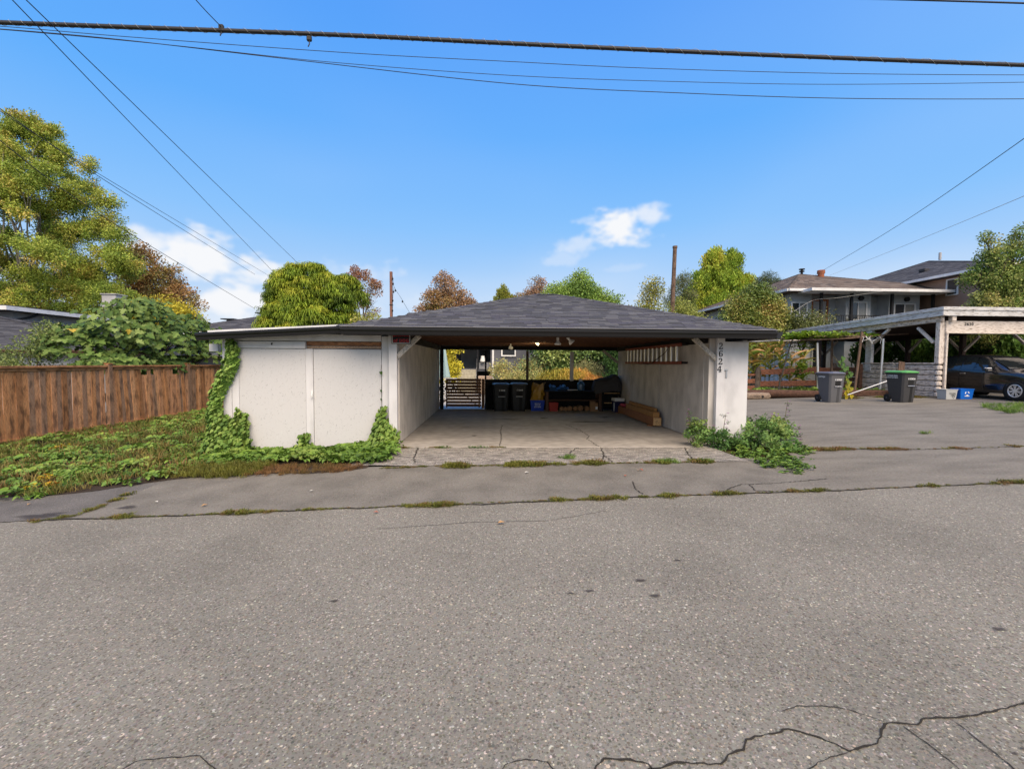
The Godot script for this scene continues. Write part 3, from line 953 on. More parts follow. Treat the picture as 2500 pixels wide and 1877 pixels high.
# ---------- the shed beside it ----------
func make_shed() -> void:
	var t := thing("shed", "white lean-to shed with two plain doors, black gutter and ivy, left of the carport", "shed", Vector3.ZERO)
	var g := Geo.new()
	g.box(Vector3(-3.53, 0.87, -11.5), Vector3(3.16, 2.34, 5.2))
	part(t, "wall", g, M.white)
	# frame boards of the front
	var f := func(x0, x1, y0, y1, d, m, called):
		var q := Geo.new()
		q.chamfer(Vector3((x0 + x1) / 2.0, (y0 + y1) / 2.0, -8.86 + d / 2.0), Vector3(x1 - x0, y1 - y0, d), 0.004)
		return part(t, called, q, m)
	f.call(-5.13, -4.975, -0.3, 1.99, 0.06, M.white, "frame_board")
	f.call(-4.97, -4.84, -0.3, 1.99, 0.05, M.white, "frame_board")
	f.call(-2.135, -1.99, -0.3, 2.10, 0.06, M.white, "frame_board")
	f.call(-5.13, -2.14, 2.0, 2.13, 0.075, M.white, "top_board")
	f.call(-4.83, -3.575, 1.855, 1.985, 0.075, M.white, "door_header")
	f.call(-3.565, -2.15, 1.915, 1.99, 0.03, M.raw_wood, "bare_plank")
	f.call(-3.565, -2.15, 1.86, 1.905, 0.02, M.crumbs, "torn_edge")
	var d = f.call(-4.835, -3.58, -0.22, 1.845, 0.05, M.door, "door")
	d = f.call(-3.435, -2.145, -0.22, 1.845, 0.048, M.door, "door")
	f.call(-3.575, -3.44, -0.26, 1.85, 0.068, M.white, "door_post")
	g = Geo.new()
	g.chamfer(Vector3(-3.46, 0.98, -8.785), Vector3(0.035, 0.12, 0.02), 0.004)
	g.tube([Vector3(-3.46, 1.0, -8.775), Vector3(-3.455, 0.97, -8.75), Vector3(-3.455, 0.91, -8.75), Vector3(-3.46, 0.89, -8.775)], [0.008], 6)
	part(t, "latch", g, M.white_plastic)
	g = Geo.new()
	g.tube([Vector3(-4.19, 1.95, -8.785), Vector3(-4.19, 1.945, -8.75), Vector3(-4.18, 1.92, -8.745)], [0.01], 6)
	part(t, "hook", g, M.rubber)
	# low roof falling to the left
	var a := Vector3(-5.38, 2.08, -8.52)
	var b := Vector3(-2.72, 2.235, -8.52)
	g = Geo.new()
	g.bar(Vector3(-5.35, 2.105, -11.3), Vector3(-2.2, 2.27, -11.3), 5.5, 0.05, Vector3.UP)
	var roof := part(t, "roof", g, M.dark_roof)
	g = Geo.new()
	g.bar(Vector3(-5.22, 2.14, -8.535), Vector3(-2.75, 2.275, -8.535), 0.03, 0.05, Vector3.UP)
	part(roof, "white_edge", g, M.fascia)
	g = Geo.new()
	gutter(g, a + Vector3(0, -0.1, 0), b + Vector3(0, -0.1, 0), Vector3.BACK)
	part(t, "gutter", g, M.gutter)
	g = Geo.new()
	g.bar(a + Vector3(0, -0.02, -0.03), b + Vector3(0, -0.02, -0.03), 0.03, 0.14, Vector3.UP)
	part(t, "fascia", g, M.black_wood)
	g = Geo.new()
	g.box(Vector3(-5.32, 1.86, -8.9), Vector3(0.16, 0.14, 0.1))
	part(t, "bracket", g, M.white)
	g = Geo.new()
	g.tube([Vector3(-2.72, 2.16, -8.5), Vector3(-2.62, 2.14, -8.55), Vector3(-2.55, 2.135, -8.6)], [0.022], 8)
	part(t, "spout", g, M.gutter)

# ---------- wheeled carts ----------
func cart(label: String, at: Vector3, turn: float, body_m: Material, lid_m: Material, logo: Array, code: String) -> Node3D:
	# front faces +z, wheels behind
	var t := thing("wheeled_bin", label, "wheeled bin", at, turn)
	var g := Geo.new()
	# tapered body by rings: half width, front, rear, height
	var rings := [[0.225, 0.25, -0.16, 0.0], [0.232, 0.262, -0.175, 0.08], [0.25, 0.285, -0.30, 0.34], [0.262, 0.305, -0.335, 0.62], [0.275, 0.325, -0.365, 0.90], [0.285, 0.335, -0.38, 0.97], [0.298, 0.35, -0.395, 0.975], [0.298, 0.35, -0.395, 1.0]]
	var k := 0.05
	var rows := []
	for r in rings:
		var p := [Vector3(-r[0] + k, r[3], r[1]), Vector3(r[0] - k, r[3], r[1]), Vector3(r[0], r[3], r[1] - k), Vector3(r[0], r[3], r[2] + k), Vector3(r[0] - k, r[3], r[2]), Vector3(-r[0] + k, r[3], r[2]), Vector3(-r[0], r[3], r[2] + k), Vector3(-r[0], r[3], r[1] - k)]
		rows.append(p)
	for i in rows.size() - 1:
		for j in 8:
			var q := (j + 1) % 8
			g.quad(rows[i][j], rows[i][q], rows[i + 1][q], rows[i + 1][j])
	g.quad(rows[0][5], rows[0][4], rows[0][1], rows[0][0])
	part(t, "body", g, body_m)
	g = Geo.new()
	# domed lid with a raised panel
	var lid := [[0.305, 0.375, -0.40, 1.0], [0.312, 0.385, -0.405, 1.012], [0.308, 0.38, -0.40, 1.035], [0.25, 0.31, -0.36, 1.065], [0.20, 0.25, -0.30, 1.072]]
	rows = []
	for r in lid:
		rows.append([Vector3(-r[0] + 0.08, r[3], r[1]), Vector3(r[0] - 0.08, r[3], r[1]), Vector3(r[0], r[3], r[1] - 0.1), Vector3(r[0], r[3], r[2] + k), Vector3(r[0] - k, r[3], r[2]), Vector3(-r[0] + k, r[3], r[2]), Vector3(-r[0], r[3], r[2] + k), Vector3(-r[0], r[3], r[1] - 0.1)])
	for i in rows.size() - 1:
		for j in 8:
			var q := (j + 1) % 8
			g.quad(rows[i][j], rows[i][q], rows[i + 1][q], rows[i + 1][j])
	var top: Array = rows[-1]
	for j in range(1, 7):
		g.tri(top[0], top[j], top[j + 1])
	var lid_node := part(t, "lid", g, lid_m)
	g = Geo.new()
	g.chamfer(Vector3(0.04, 1.075, 0.12), Vector3(0.22, 0.012, 0.12), 0.005)
	part(lid_node, "panel", g, lid_m)
	g = Geo.new()
	g.box(Vector3(0.04, 1.0825, 0.12), Vector3(0.19, 0.002, 0.09))
	part(lid_node, "sticker", g, M.white_plastic)
	g = Geo.new()
	g.tube([Vector3(-0.24, 1.0, -0.39), Vector3(-0.235, 1.01, -0.48), Vector3(0.235, 1.01, -0.48), Vector3(0.24, 1.0, -0.39)], [0.016], 8)
	part(t, "handle", g, body_m)
	# lift pocket with its bar on the front
	g = Geo.new()
	var lean := Basis(Vector3.RIGHT, 0.07)
	g.box(Vector3(0.02, 0.66, 0.305), Vector3(0.20, 0.17, 0.01), lean)
	part(t, "lift_pocket", g, M.rubber)
	g = Geo.new()
	g.box(Vector3(0.06, 0.27, 0.276), Vector3(0.09, 0.50, 0.012), lean)
	part(t, "front_recess", g, M.rubber if body_m != M.bin_grey else M.bin_shade)
	g = Geo.new()
	g.tube([Vector3(-0.10, 0.565, 0.325), Vector3(0.14, 0.565, 0.325)], [0.013], 8)
	part(t, "lift_bar", g, M.steel)
	for s in [-1, 1]:
		g = Geo.new()
		var turn_ := Transform3D(Basis(Vector3.FORWARD, PI / 2), Vector3(s * 0.25 - 0.035, 0.13, -0.27))
		g.lathe([Vector2(0.03, 0.0), Vector2(0.12, 0.0), Vector2(0.13, 0.012), Vector2(0.13, 0.058), Vector2(0.12, 0.07), Vector2(0.03, 0.07), Vector2(0.0, 0.07)], 20, turn_)
		g.lathe([Vector2(0.0, -0.001), Vector2(0.03, 0.0)], 12, turn_)
		var wheel := part(t, "wheel", g, M.rubber)
		g = Geo.new()
		g.lathe([Vector2(0.0, -0.006), Vector2(0.03, -0.005), Vector2(0.032, 0.0)], 12, turn_)
		part(wheel, "hub", g, M.bin_shade)
	# white print: code on the front, lines on the left flank
	letters(t, "code", code, "Droid Sans", 0.05, 0.002, M.white_plastic, Vector3(0.03, 0.80, 0.321), Basis(Vector3.RIGHT, -0.07), 700)
	for i in logo.size():
		letters(t, "logo", logo[i], "Droid Serif" if i == 0 else "Droid Sans", 0.055 if i == 0 else 0.03, 0.002, M.white_plastic, Vector3(-0.279, 0.905 - i * 0.07, -0.08), Basis(Vector3.UP, -PI / 2) * Basis(Vector3.RIGHT, -0.04), 700)
	return t

func tote(called: String, label: String, at: Vector3, turn: float, w: float, d: float, h: float, m: Material) -> Node3D:
	# open recycling box with a rolled rim
	var t := thing(called, label, "recycling box", at, turn)
	var g := Geo.new()
	var rows := []
	for r in [[0.86, 0.0], [1.0, h], [1.06, h], [1.06, h + 0.025], [0.97, h + 0.025], [0.95, h], [0.84, 0.02]]:
		rows.append([Vector3(-w / 2 * r[0], r[1], d / 2 * r[0]), Vector3(w / 2 * r[0], r[1], d / 2 * r[0]), Vector3(w / 2 * r[0], r[1], -d / 2 * r[0]), Vector3(-w / 2 * r[0], r[1], -d / 2 * r[0])])
	for i in rows.size() - 1:
		for j in 4:
			g.quad(rows[i][j], rows[i][(j + 1) % 4], rows[i + 1][(j + 1) % 4], rows[i + 1][j])
	g.quad(rows[-1][0], rows[-1][1], rows[-1][2], rows[-1][3])
	part(t, "box", g, m)
	return t

func recycle_mark(g: Geo, c: Vector3, r: float) -> void:
	for k in 3:
		var a := TAU * k / 3.0 + 0.35
		var pts := []
		for i in 7:
			var q := a + i * 0.2
			pts.append(c + Vector3(sin(q), cos(q), 0) * r)
		for i in 6:
			var p: Vector3 = pts[i]
			var q: Vector3 = pts[i + 1]
			var w0 := 0.22 if i < 4 else (0.42 if i == 4 else 0.22)
			var w1 := 0.22 if i < 4 else (0.2 if i == 4 else 0.01)
			g.quad(c + (p - c) * (1 + w0), c + (p - c) * (1 - w0), c + (q - c) * (1 - w1), c + (q - c) * (1 + w1))

func make_stored_things() -> void:
	rng.seed = 202
	var g: Geo
	var t: Node3D
	# slatted gate
	t = thing("slatted_gate", "brown slatted timber gate with a diagonal brace at the back of the carport", "gate", Vector3(-0.98, 0.06, -15.40))
	for k in 9:
		g = Geo.new()
		g.chamfer(Vector3(0, 0.09 + k * 0.108, 0), Vector3(1.20, 0.090, 0.022), 0.003)
		part(t, "slat", g, M.gate)
	g = Geo.new()
	g.bar(Vector3(-0.5, 0.93, 0.03), Vector3(0.48, 0.07, 0.03), 0.022, 0.09, Vector3.BACK)
	part(t, "brace", g, M.gate)
	for x in [-0.58, 0.53]:
		g = Geo.new()
		g.chamfer(Vector3(x, 0.5, -0.02), Vector3(0.05, 0.98, 0.02), 0.003)
		part(t, "stile", g, M.gate)
	g = Geo.new()
	g.chamfer(Vector3(0.665, 0.49, 0.01), Vector3(0.10, 1.0, 0.09), 0.004)
	part(t, "post", g, M.gate)
	M.bin_black = mat(lin(0.022, 0.022, 0.022), 0.45)
	M.bin_dark = mat(lin(0.045, 0.044, 0.045), 0.5)
	M.bin_grey = mat(lin(0.105, 0.105, 0.11), 0.5)
	M.bin_shade = mat(lin(0.06, 0.06, 0.063), 0.5)
	M.lid_black = mat(lin(0.03, 0.03, 0.034), 0.3)
	M.lid_grey = mat(lin(0.12, 0.12, 0.14), 0.3)
	M.lid_green = mat(lin(0.10, 0.33, 0.09), 0.4)
	cart("black wheeled bin inside the carport next to the slatted gate", Vector3(0.28, 0.02, -14.95), 0.03, M.bin_black, M.lid_black, [], "C 0418").scale = Vector3(0.95, 0.86, 0.95)
	cart("black wheeled bin inside the carport beside the yellow bag", Vector3(0.88, 0.02, -14.97), -0.04, M.bin_black, M.lid_black, [], "C 0419").scale = Vector3(0.95, 0.87, 0.95)
	cart("grey wheeled bin with a grey lid on the neighbour's driveway", on(12.02, -15.48, 0.006), 0.0, M.bin_grey, M.lid_grey, ["Garbage"], "C 02630")
	cart("dark wheeled bin with a bright green lid before the peeling boards", on(14.05, -14.85, 0.006), 0.03, M.bin_dark, M.lid_green, ["Green Bin", "FOOD & YARD WASTE"], "G 02630")
	# blue box and yellow bag
	M.box_blue = mat(lin(0.01, 0.045, 0.36), 0.45)
	t = tote("recycling_box", "blue recycling box holding a yellow bag, inside the carport", Vector3(1.50, 0.02, -15.0), 0.0, 0.47, 0.36, 0.33, M.box_blue)
	for i in 3:
		letters(t, "lettering", ["RECYCLE", "CITY OF", "BLUE BOX"][i], "Droid Sans", 0.035, 0.002, M.white_plastic, Vector3(0, 0.24 - i * 0.055, 0.178), Basis(Vector3.RIGHT, 0.075), 700)
	M.bag = mat(lin(0.36, 0.20, 0.02), 0.35, {"back": 0.3})
	g = Geo.new()
	var rows := []
	for i in 7:
		var y := 0.30 + i * 0.10
		var row := []
		for j in 16:
			var a := TAU * j / 16.0
			var r := 0.21 + 0.03 * sin(a * 5.0 + i) + 0.015 * sin(a * 3.0 - i * 1.7) + (0.03 if i == 6 else 0.0) - 0.02 * i * 0.3
			row.append(Vector3(cos(a) * r * 1.05 + 0.012 * i, y + (0.05 * sin(a * 2.0 + 0.7) if i > 4 else 0.0), sin(a) * r * 0.62))
		rows.append(row)
	for i in 6:
		for j in 16:
			g.quad(rows[i][(j + 1) % 16], rows[i][j], rows[i + 1][j], rows[i + 1][(j + 1) % 16])
	single("yellow_bag", g, M.bag, "crumpled translucent yellow bag standing up out of the blue box", "bag", "", Vector3(1.49, 0.02, -15.0))
	# work bench with shelf
	t = thing("work_bench", "low dark workbench with a shelf below, against the rear boarding", "bench", Vector3(2.68, 0.02, -15.02))
	for s in [[-0.87, 0.24], [0.90, 0.24], [-0.87, -0.22], [0.90, -0.22]]:
		g = Geo.new()
		g.chamfer(Vector3(s[0], 0.32, s[1]), Vector3(0.09, 0.64, 0.06), 0.004)
		part(t, "leg", g, M.bench)
	g = Geo.new()
	g.box(Vector3(0, 0.655, 0), Vector3(1.9, 0.03, 0.58))
	part(t, "top", g, M.black_wood)
	g = Geo.new()
	g.box(Vector3(0, 0.355, 0), Vector3(1.9, 0.025, 0.5))
	part(t, "shelf", g, M.bench)
	# things on and under it
	t = thing("red_crate", "red plastic basket under the left end of the workbench", "crate", Vector3(2.02, 0.02, -14.83))
	for k in 4:
		g = Geo.new()
		var w := 0.24 + k * 0.018
		for s in [[0, 0.12], [0, -0.12]]:
			g.box(Vector3(0, 0.03 + k * 0.075, s[1] + 0.006 * k * signf(s[1])), Vector3(w, 0.05, 0.008))
		for s in [-1, 1]:
			g.box(Vector3(s * w / 2.0, 0.03 + k * 0.075, 0), Vector3(0.008, 0.05, 0.24))
		part(t, "band", g, M.crate_red)
	g = Geo.new()
	for s in [[-1, -1], [-1, 1], [1, -1], [1, 1]]:
		g.bar(Vector3(s[0] * 0.115, 0, s[1] * 0.115), Vector3(s[0] * 0.145, 0.28, s[1] * 0.135), 0.02, 0.02)
	g.box(Vector3(0, 0.006, 0), Vector3(0.24, 0.012, 0.24))
	part(t, "frame", g, M.crate_red)
	var spots := [[2.30, 0.085, 0.075], [2.44, 0.09, 0.07], [2.585, 0.10, 0.085], [2.75, 0.095, 0.08], [2.93, 0.11, 0.095], [3.14, 0.10, 0.085]]
	var words := ["thin split log nearest the red basket", "second firewood log from the red basket", "third firewood log from the red basket", "firewood log in the middle of the row under the bench", "thick dark-barked firewood log near the cardboard box", "firewood log touching the cardboard box"]
	for k in 6:
		t = thing("firewood_log", words[k], "log", Vector3(spots[k][0], 0.02 + spots[k][2], -14.95), rf(-0.1, 0.1), "firewood under the workbench")
		g = Geo.new()
		g.tube([Vector3(0, 0, 0.17), Vector3(0, 0, -0.2)], [spots[k][2]], 12, false)
		part(t, "bark", g, M.bark)
		g = Geo.new()
		g.tube([Vector3(0, 0, 0.168), Vector3(0, 0, 0.175)], [spots[k][2] * 0.97], 12)
		part(t, "cut_end", g, M.log_cut)
	t = thing("cardboard_box", "small open cardboard box under the right end of the bench", "box", Vector3(3.38, 0.02, -14.85), -0.1)
	g = Geo.new()
	g.box(Vector3(0, 0.14, 0), Vector3(0.26, 0.28, 0.22))
	part(t, "carton", g, M.card)
	g = Geo.new()
	g.box(Vector3(-0.04, 0.31, -0.02), Vector3(0.18, 0.06, 0.10), Basis(Vector3.FORWARD, 0.2))
	part(t, "flap", g, M.card)
	g = Geo.new()
	g.box(Vector3(0.085, 0.11, 0.112), Vector3(0.07, 0.09, 0.002))
	part(t, "label_sticker", g, M.white_plastic)
	t = thing("water_jug", "translucent blue water bottle with a spout on the workbench", "bottle", Vector3(2.98, 0.69, -15.05))
	g = Geo.new()
	g.lathe([Vector2(0.0, 0), Vector2(0.12, 0), Vector2(0.13, 0.03), Vector2(0.125, 0.08), Vector2(0.13, 0.1), Vector2(0.13, 0.2), Vector2(0.11, 0.26), Vector2(0.05, 0.29), Vector2(0.045, 0.33), Vector2(0.0, 0.33)], 20)
	part(t, "bottle", g, M.jug)
	g = Geo.new()
	g.lathe([Vector2(0.05, 0.325), Vector2(0.05, 0.35), Vector2(0.012, 0.355), Vector2(0.012, 0.40), Vector2(0.0, 0.40)], 12)
	g.tube([Vector3(0, 0.385, 0), Vector3(-0.06, 0.375, 0.05), Vector3(-0.09, 0.345, 0.07)], [0.011], 6)
	part(t, "pump", g, M.white_plastic)
	g = Geo.new()
	for i in 12:
		var x := -0.32 + i * 0.055
		var y0 := 0.10 + 0.045 * sin(i * 0.9) + 0.03 * sin(i * 2.1)
		var y1 := 0.10 + 0.045 * sin(i * 0.9 + 0.9) + 0.03 * sin(i * 2.1 + 2.1)
		g.quad(Vector3(x, 0, 0.2), Vector3(x + 0.055, 0, 0.2), Vector3(x + 0.055, y1, 0.12), Vector3(x, y0, 0.12))
		g.quad(Vector3(x, y0, 0.12), Vector3(x + 0.055, y1, 0.12), Vector3(x + 0.055, y1 + 0.06, -0.15), Vector3(x, y0 + 0.06, -0.15))
	single("blue_tarp", g, M.tarp, "crumpled dark blue tarpaulin lying on the left of the workbench", "tarpaulin", "", Vector3(2.22, 0.69, -15.0))
	t = thing("paddle", "pale grey flat paddle blade lying on the middle of the workbench", "paddle", Vector3(2.66, 0.70, -14.85), 0.25)
	g = Geo.new()
	g.chamfer(Vector3(0, 0.02, 0), Vector3(0.36, 0.025, 0.12), 0.012)
	part(t, "blade", g, M.lamp_white)
	g = Geo.new()
	g.tube([Vector3(-0.18, 0.02, 0), Vector3(-0.5, 0.02, -0.1)], [0.013], 8)
	part(t, "shaft", g, M.black_wood)
	# covered barbecue
	t = thing("barbecue", "barbecue under a dark grey fabric cover in the rear right corner", "barbecue", Vector3(3.86, 0.02, -14.95))
	g = Geo.new()
	rows = []
	var prof := [[-0.50, 0.62, 0.86, 0.20], [-0.44, 0.58, 1.05, 0.26], [-0.25, 0.62, 1.10, 0.30], [-0.05, 0.66, 1.14, 0.32], [0.12, 0.68, 1.21, 0.33], [0.28, 0.68, 1.23, 0.33], [0.38, 0.68, 1.14, 0.31], [0.43, 0.70, 0.95, 0.28]]
	for p in prof:
		var q := []
		for j in 11:
			var a := PI * j / 10.0
			var yy: float = p[1] + (p[2] - p[1]) * pow(sin(a), 0.55)
			q.append(Vector3(p[0], yy + 0.012 * sin(j * 2.3 + p[0] * 20.0), p[3] * cos(a) * (1.0 - 0.12 * sin(a)) + 0.012 * sin(j * 1.7 + p[0] * 31.0)))
		rows.append(q)
	for i in rows.size() - 1:
		for j in 10:
			g.quad(rows[i][j], rows[i + 1][j], rows[i + 1][j + 1], rows[i][j + 1])
	for e in [0, rows.size() - 1]:
		for j in range(1, 10):
			if e == 0:
				g.tri(rows[e][0], rows[e][j], rows[e][j + 1])
			else:
				g.tri(rows[e][0], rows[e][j + 1], rows[e][j])
	part(t, "cover", g, M.cover)
	for s in [[-0.2, 0.2], [0.38, 0.2], [-0.2, -0.2], [0.38, -0.2]]:
		g = Geo.new()
		g.bar(Vector3(s[0], 0, s[1]), Vector3(s[0], 0.75, s[1]), 0.04, 0.04)
		part(t, "leg", g, M.rubber)
	for y in [0.60, 0.28]:
		g = Geo.new()
		g.chamfer(Vector3(0.1, y, 0.23), Vector3(0.52, 0.03, 0.03), 0.006)
		part(t, "rail", g, M.lumber_end)
	g = Geo.new()
	g.box(Vector3(0.1, 0.16, -0.02), Vector3(0.56, 0.03, 0.4))
	g.box(Vector3(0.1, 0.45, -0.1), Vector3(0.5, 0.5, 0.25))
	part(t, "cabinet", g, M.rubber)
	# cool box
	t = thing("cool_box", "navy cool box with a white lid on the floor by the right wall", "cool box", Vector3(4.08, 0.02, -14.42), 0.05)
	g = Geo.new()
	g.chamfer(Vector3(0, 0.19, 0), Vector3(0.30, 0.36, 0.36), 0.015)
	part(t, "body", g, M.navy)
	g = Geo.new()
	g.chamfer(Vector3(0, 0.42, 0), Vector3(0.33, 0.10, 0.39), 0.02)
	part(t, "lid", g, M.white_plastic)
	g = Geo.new()
	g.tube([Vector3(-0.165, 0.06, 0.12), Vector3(-0.17, 0.33, 0.12)], [0.012], 6)
	g.tube([Vector3(-0.16, 0.45, 0.1), Vector3(-0.2, 0.47, 0.0), Vector3(-0.16, 0.45, -0.1)], [0.012], 6)
	part(t, "handle", g, M.white_plastic)
	# timbers on the floor along the wall, a pink cushion on them
	t = thing("timber_beam", "long reddish square timber lying on the floor along the right wall", "timber", Vector3(4.14, 0.02, -12.75))
	g = Geo.new()
	g.chamfer(Vector3(0, 0.13, -0.1), Vector3(0.21, 0.21, 3.55), 0.006)
	part(t, "beam", g, M.lumber)
	g = Geo.new()
	g.box(Vector3(0, 0.13, 1.677), Vector3(0.195, 0.195, 0.004))
	part(t, "sawn_end", g, M.lumber_end)
	for z in [-1.5, 1.45]:
		g = Geo.new()
		g.box(Vector3(-0.02, 0.0125, z), Vector3(0.3, 0.025, 0.07))
		part(t, "bearer", g, M.lumber)
	t = thing("timber_offcut", "shorter pale timber lying on top of the long timber", "timber", Vector3(4.18, 0.255, -12.35), -0.015)
	for k in 2:
		g = Geo.new()
		g.chamfer(Vector3(-0.03 + k * 0.05, 0.065 + k * 0.075, 0.0 - k * 0.1), Vector3([0.16, 0.07][k], [0.13, 0.14][k], 2.45 - k * 0.18), 0.005)
		part(t, "beam", g, M.lumber_pale)
	g = Geo.new()
	for i in 6:
		for j in 14:
			var c := func(ii, jj): 
				var a: float = TAU * jj / 14.0
				var h: float = PI * ii / 6.0 - PI / 2.0
				return Vector3(cos(a) * cos(h) * 0.12, 0.05 + sin(h) * 0.05, sin(a) * cos(h) * 0.26 + 0.02 * sin(a * 3.0))
			g.quad(c.call(i, j + 1), c.call(i, j), c.call(i + 1, j), c.call(i + 1, j + 1))
	single("pink_cushion", g, M.pink, "small pink cushion at the far end of the long timber", "cushion", "", Vector3(4.14, 0.255, -13.95))
	# ladder hung on the wall: two sections
	t = thing("ladder", "orange-railed extension ladder with shiny rungs hung flat on the right wall", "ladder", Vector3(4.24, 1.83, -12.0))
	for lay in 2:
		var x := -0.035 - lay * 0.05
		for y in [-0.2, 0.2]:
			g = Geo.new()
			g.chamfer(Vector3(x, y, 0.05 + lay * 0.12), Vector3(0.035, 0.07, 4.15), 0.006)
			part(t, "rail", g, M.rail)
		for k in 13:
			g = Geo.new()
			g.tube([Vector3(x, -0.17, 1.85 - k * 0.305 + lay * 0.1525), Vector3(x, 0.17, 1.85 - k * 0.305 + lay * 0.1525)], [0.031], 8)
			part(t, "rung", g, M.alu)
	for y in [-0.2, 0.2]:
		g = Geo.new()
		g.chamfer(Vector3(-0.05, y, 2.3), Vector3(0.06, 0.05, 0.28), 0.01)
		part(t, "foot", g, M.rubber)
	g = Geo.new()
	g.tube([Vector3(-0.12, 0.12, 1.55), Vector3(-0.13, 0.0, 1.3), Vector3(-0.13, -0.1, 0.9), Vector3(-0.12, -0.21, 0.5), Vector3(-0.12, -0.24, 0.2), Vector3(-0.12, -0.2, -0.2)], [0.008], 6)
	part(t, "rope", g, M.rubber)
	# lamps
	for k in 2:
		t = thing("flood_lamp", ["white reflector lamp hanging straight down from the header", "white reflector lamp tilted to the right under the header"][k], "lamp", Vector3(1.37 + k * 0.2, 2.12, -9.45), 0.0, "twin reflector lamps under the eave")
		g = Geo.new()
		var tr := Transform3D(Basis(Vector3.FORWARD, PI + (0.0 if k == 0 else -0.75)), Vector3(0, 0.03, 0))
		g.lathe([Vector2(0.0, 0.0), Vector2(0.028, 0.0), Vector2(0.028, 0.06), Vector2(0.022, 0.062)], 14, tr)
		part(t, "holder", g, M.lamp_white)
		g = Geo.new()
		g.lathe([Vector2(0.023, 0.06), Vector2(0.025, 0.08), Vector2(0.07, 0.135), Vector2(0.072, 0.15), Vector2(0.06, 0.16), Vector2(0.0, 0.165)], 18, tr)
		part(t, "bulb", g, M.lamp_white)
		g = Geo.new()
		g.tube([Vector3(0, 0.02, 0), Vector3(0.03, 0.08, 0)], [0.012], 8)
		part(t, "bracket", g, M.lamp_white)
	t = thing("batten_lamp", "short lit tube lamp fixed askew under the carport ceiling", "lamp", Vector3(1.24, 2.12, -12.4))
	g = Geo.new()
	g.bar(Vector3(0.08, 0.045, -0.55), Vector3(-0.08, 0.02, 0.62), 0.09, 0.04)
	part(t, "housing", g, M.lamp_white)
	g = Geo.new()
	g.tube([Vector3(0.07, 0.0, -0.5), Vector3(-0.07, -0.022, 0.57)], [0.016], 10)
	part(t, "tube", g, M.lit)
	var lamp := OmniLight3D.new()
	lamp.name = "tube_light"
	lamp.light_color = Color(1, 0.92, 0.72)
	lamp.light_energy = 0.12
	lamp.light_size = 0.1
	lamp.omni_range = 8.0
	lamp.omni_attenuation = 2.0
	lamp.shadow_enabled = true
	lamp.position = Vector3(0, -0.06, 0.0)
	t.add_child(lamp)
	t = thing("ceiling_socket", "unlit white lamp holder hanging under the rear of the ceiling", "lamp", Vector3(0.52, 2.04, -13.0))
	g = Geo.new()
	g.chamfer(Vector3(0, 0, 0), Vector3(0.12, 0.09, 0.12), 0.015, Basis(Vector3.FORWARD, 0.25))
	g.tube([Vector3(0, 0.04, 0), Vector3(0, 0.12, 0)], [0.02], 8)
	part(t, "holder", g, M.lamp_white)

# ---------- the cedar fence on the left ----------
func make_fence() -> void:
	rng.seed = 303
	var t := thing("board_fence", "weathered brown cedar board fence with gaps, left of the weed patch", "fence", Vector3.ZERO)
	var x := -10.95
	var shapes := []
	for k in 4:
		var g := Geo.new()
		g.chamfer(Vector3(0, 0.84, 0), Vector3(0.02, 1.68, [0.143, 0.145, 0.147, 0.149][k]), 0.008)
		shapes.append(g.mesh())
	var z := -7.6
	var i := 0
	while z > -20.4:
		var near_post := false
		for p in [-10.1, -13.3, -16.6, -19.9]:
			if absf(z - 0.07 - p) < 0.08:
				near_post = true
		if not near_post:
			var second := z < -13.4 and z > -16.5
			var lean := 0.0 if not second else 0.075
			var cut := 0.0
			if second and (absf(z + 14.65) < 0.1 or absf(z + 15.0) < 0.08 or absf(z + 16.05) < 0.14):
				cut = 0.24
			var h := 1.0 - cut / 1.68 + rf(-0.004, 0.004)
			var b := Basis(Vector3.RIGHT, lean + rf(-0.003, 0.003)) * Basis(Vector3.UP, rf(-0.03, 0.03)) * Basis.from_scale(Vector3(1, h, 1))
			part(t, "board", shapes[i % 4], M["cedar%d" % (rng.randi() % 5)], Vector3(x + (i % 2) * 0.012 + rf(-0.003, 0.003), -0.28, z - 0.07 - (0.05 if second else 0.0)), b)
		z -= 0.1392
		i += 1
	for p in [-10.1, -13.3, -16.6, -19.9]:
		var g := Geo.new()
		g.chamfer(Vector3(x + 0.04, 0.56, p), Vector3(0.11, 1.90, 0.14), 0.008)
		part(t, "post", g, M.cedar1)
		g = Geo.new()
		g.chamfer(Vector3(x + 0.04, 1.515, p), Vector3(0.14, 0.025, 0.17), 0.006)
		part(t, "post_cap", g, M.cedar2)
	for s in [[-7.5, -10.02], [-10.18, -13.22], [-13.38, -16.52], [-16.68, -19.82]]:
		for y in [[1.44, 0.05, 0.13], [1.385, 0.09, 0.03], [-0.27, 0.12, 0.06]]:
			var g := Geo.new()
			g.chamfer(Vector3(x + 0.03, y[0], (s[0] + s[1]) / 2.0), Vector3(y[2], y[1], s[0] - s[1]), 0.004)
			part(t, "rail", g, M.cedar_rail)

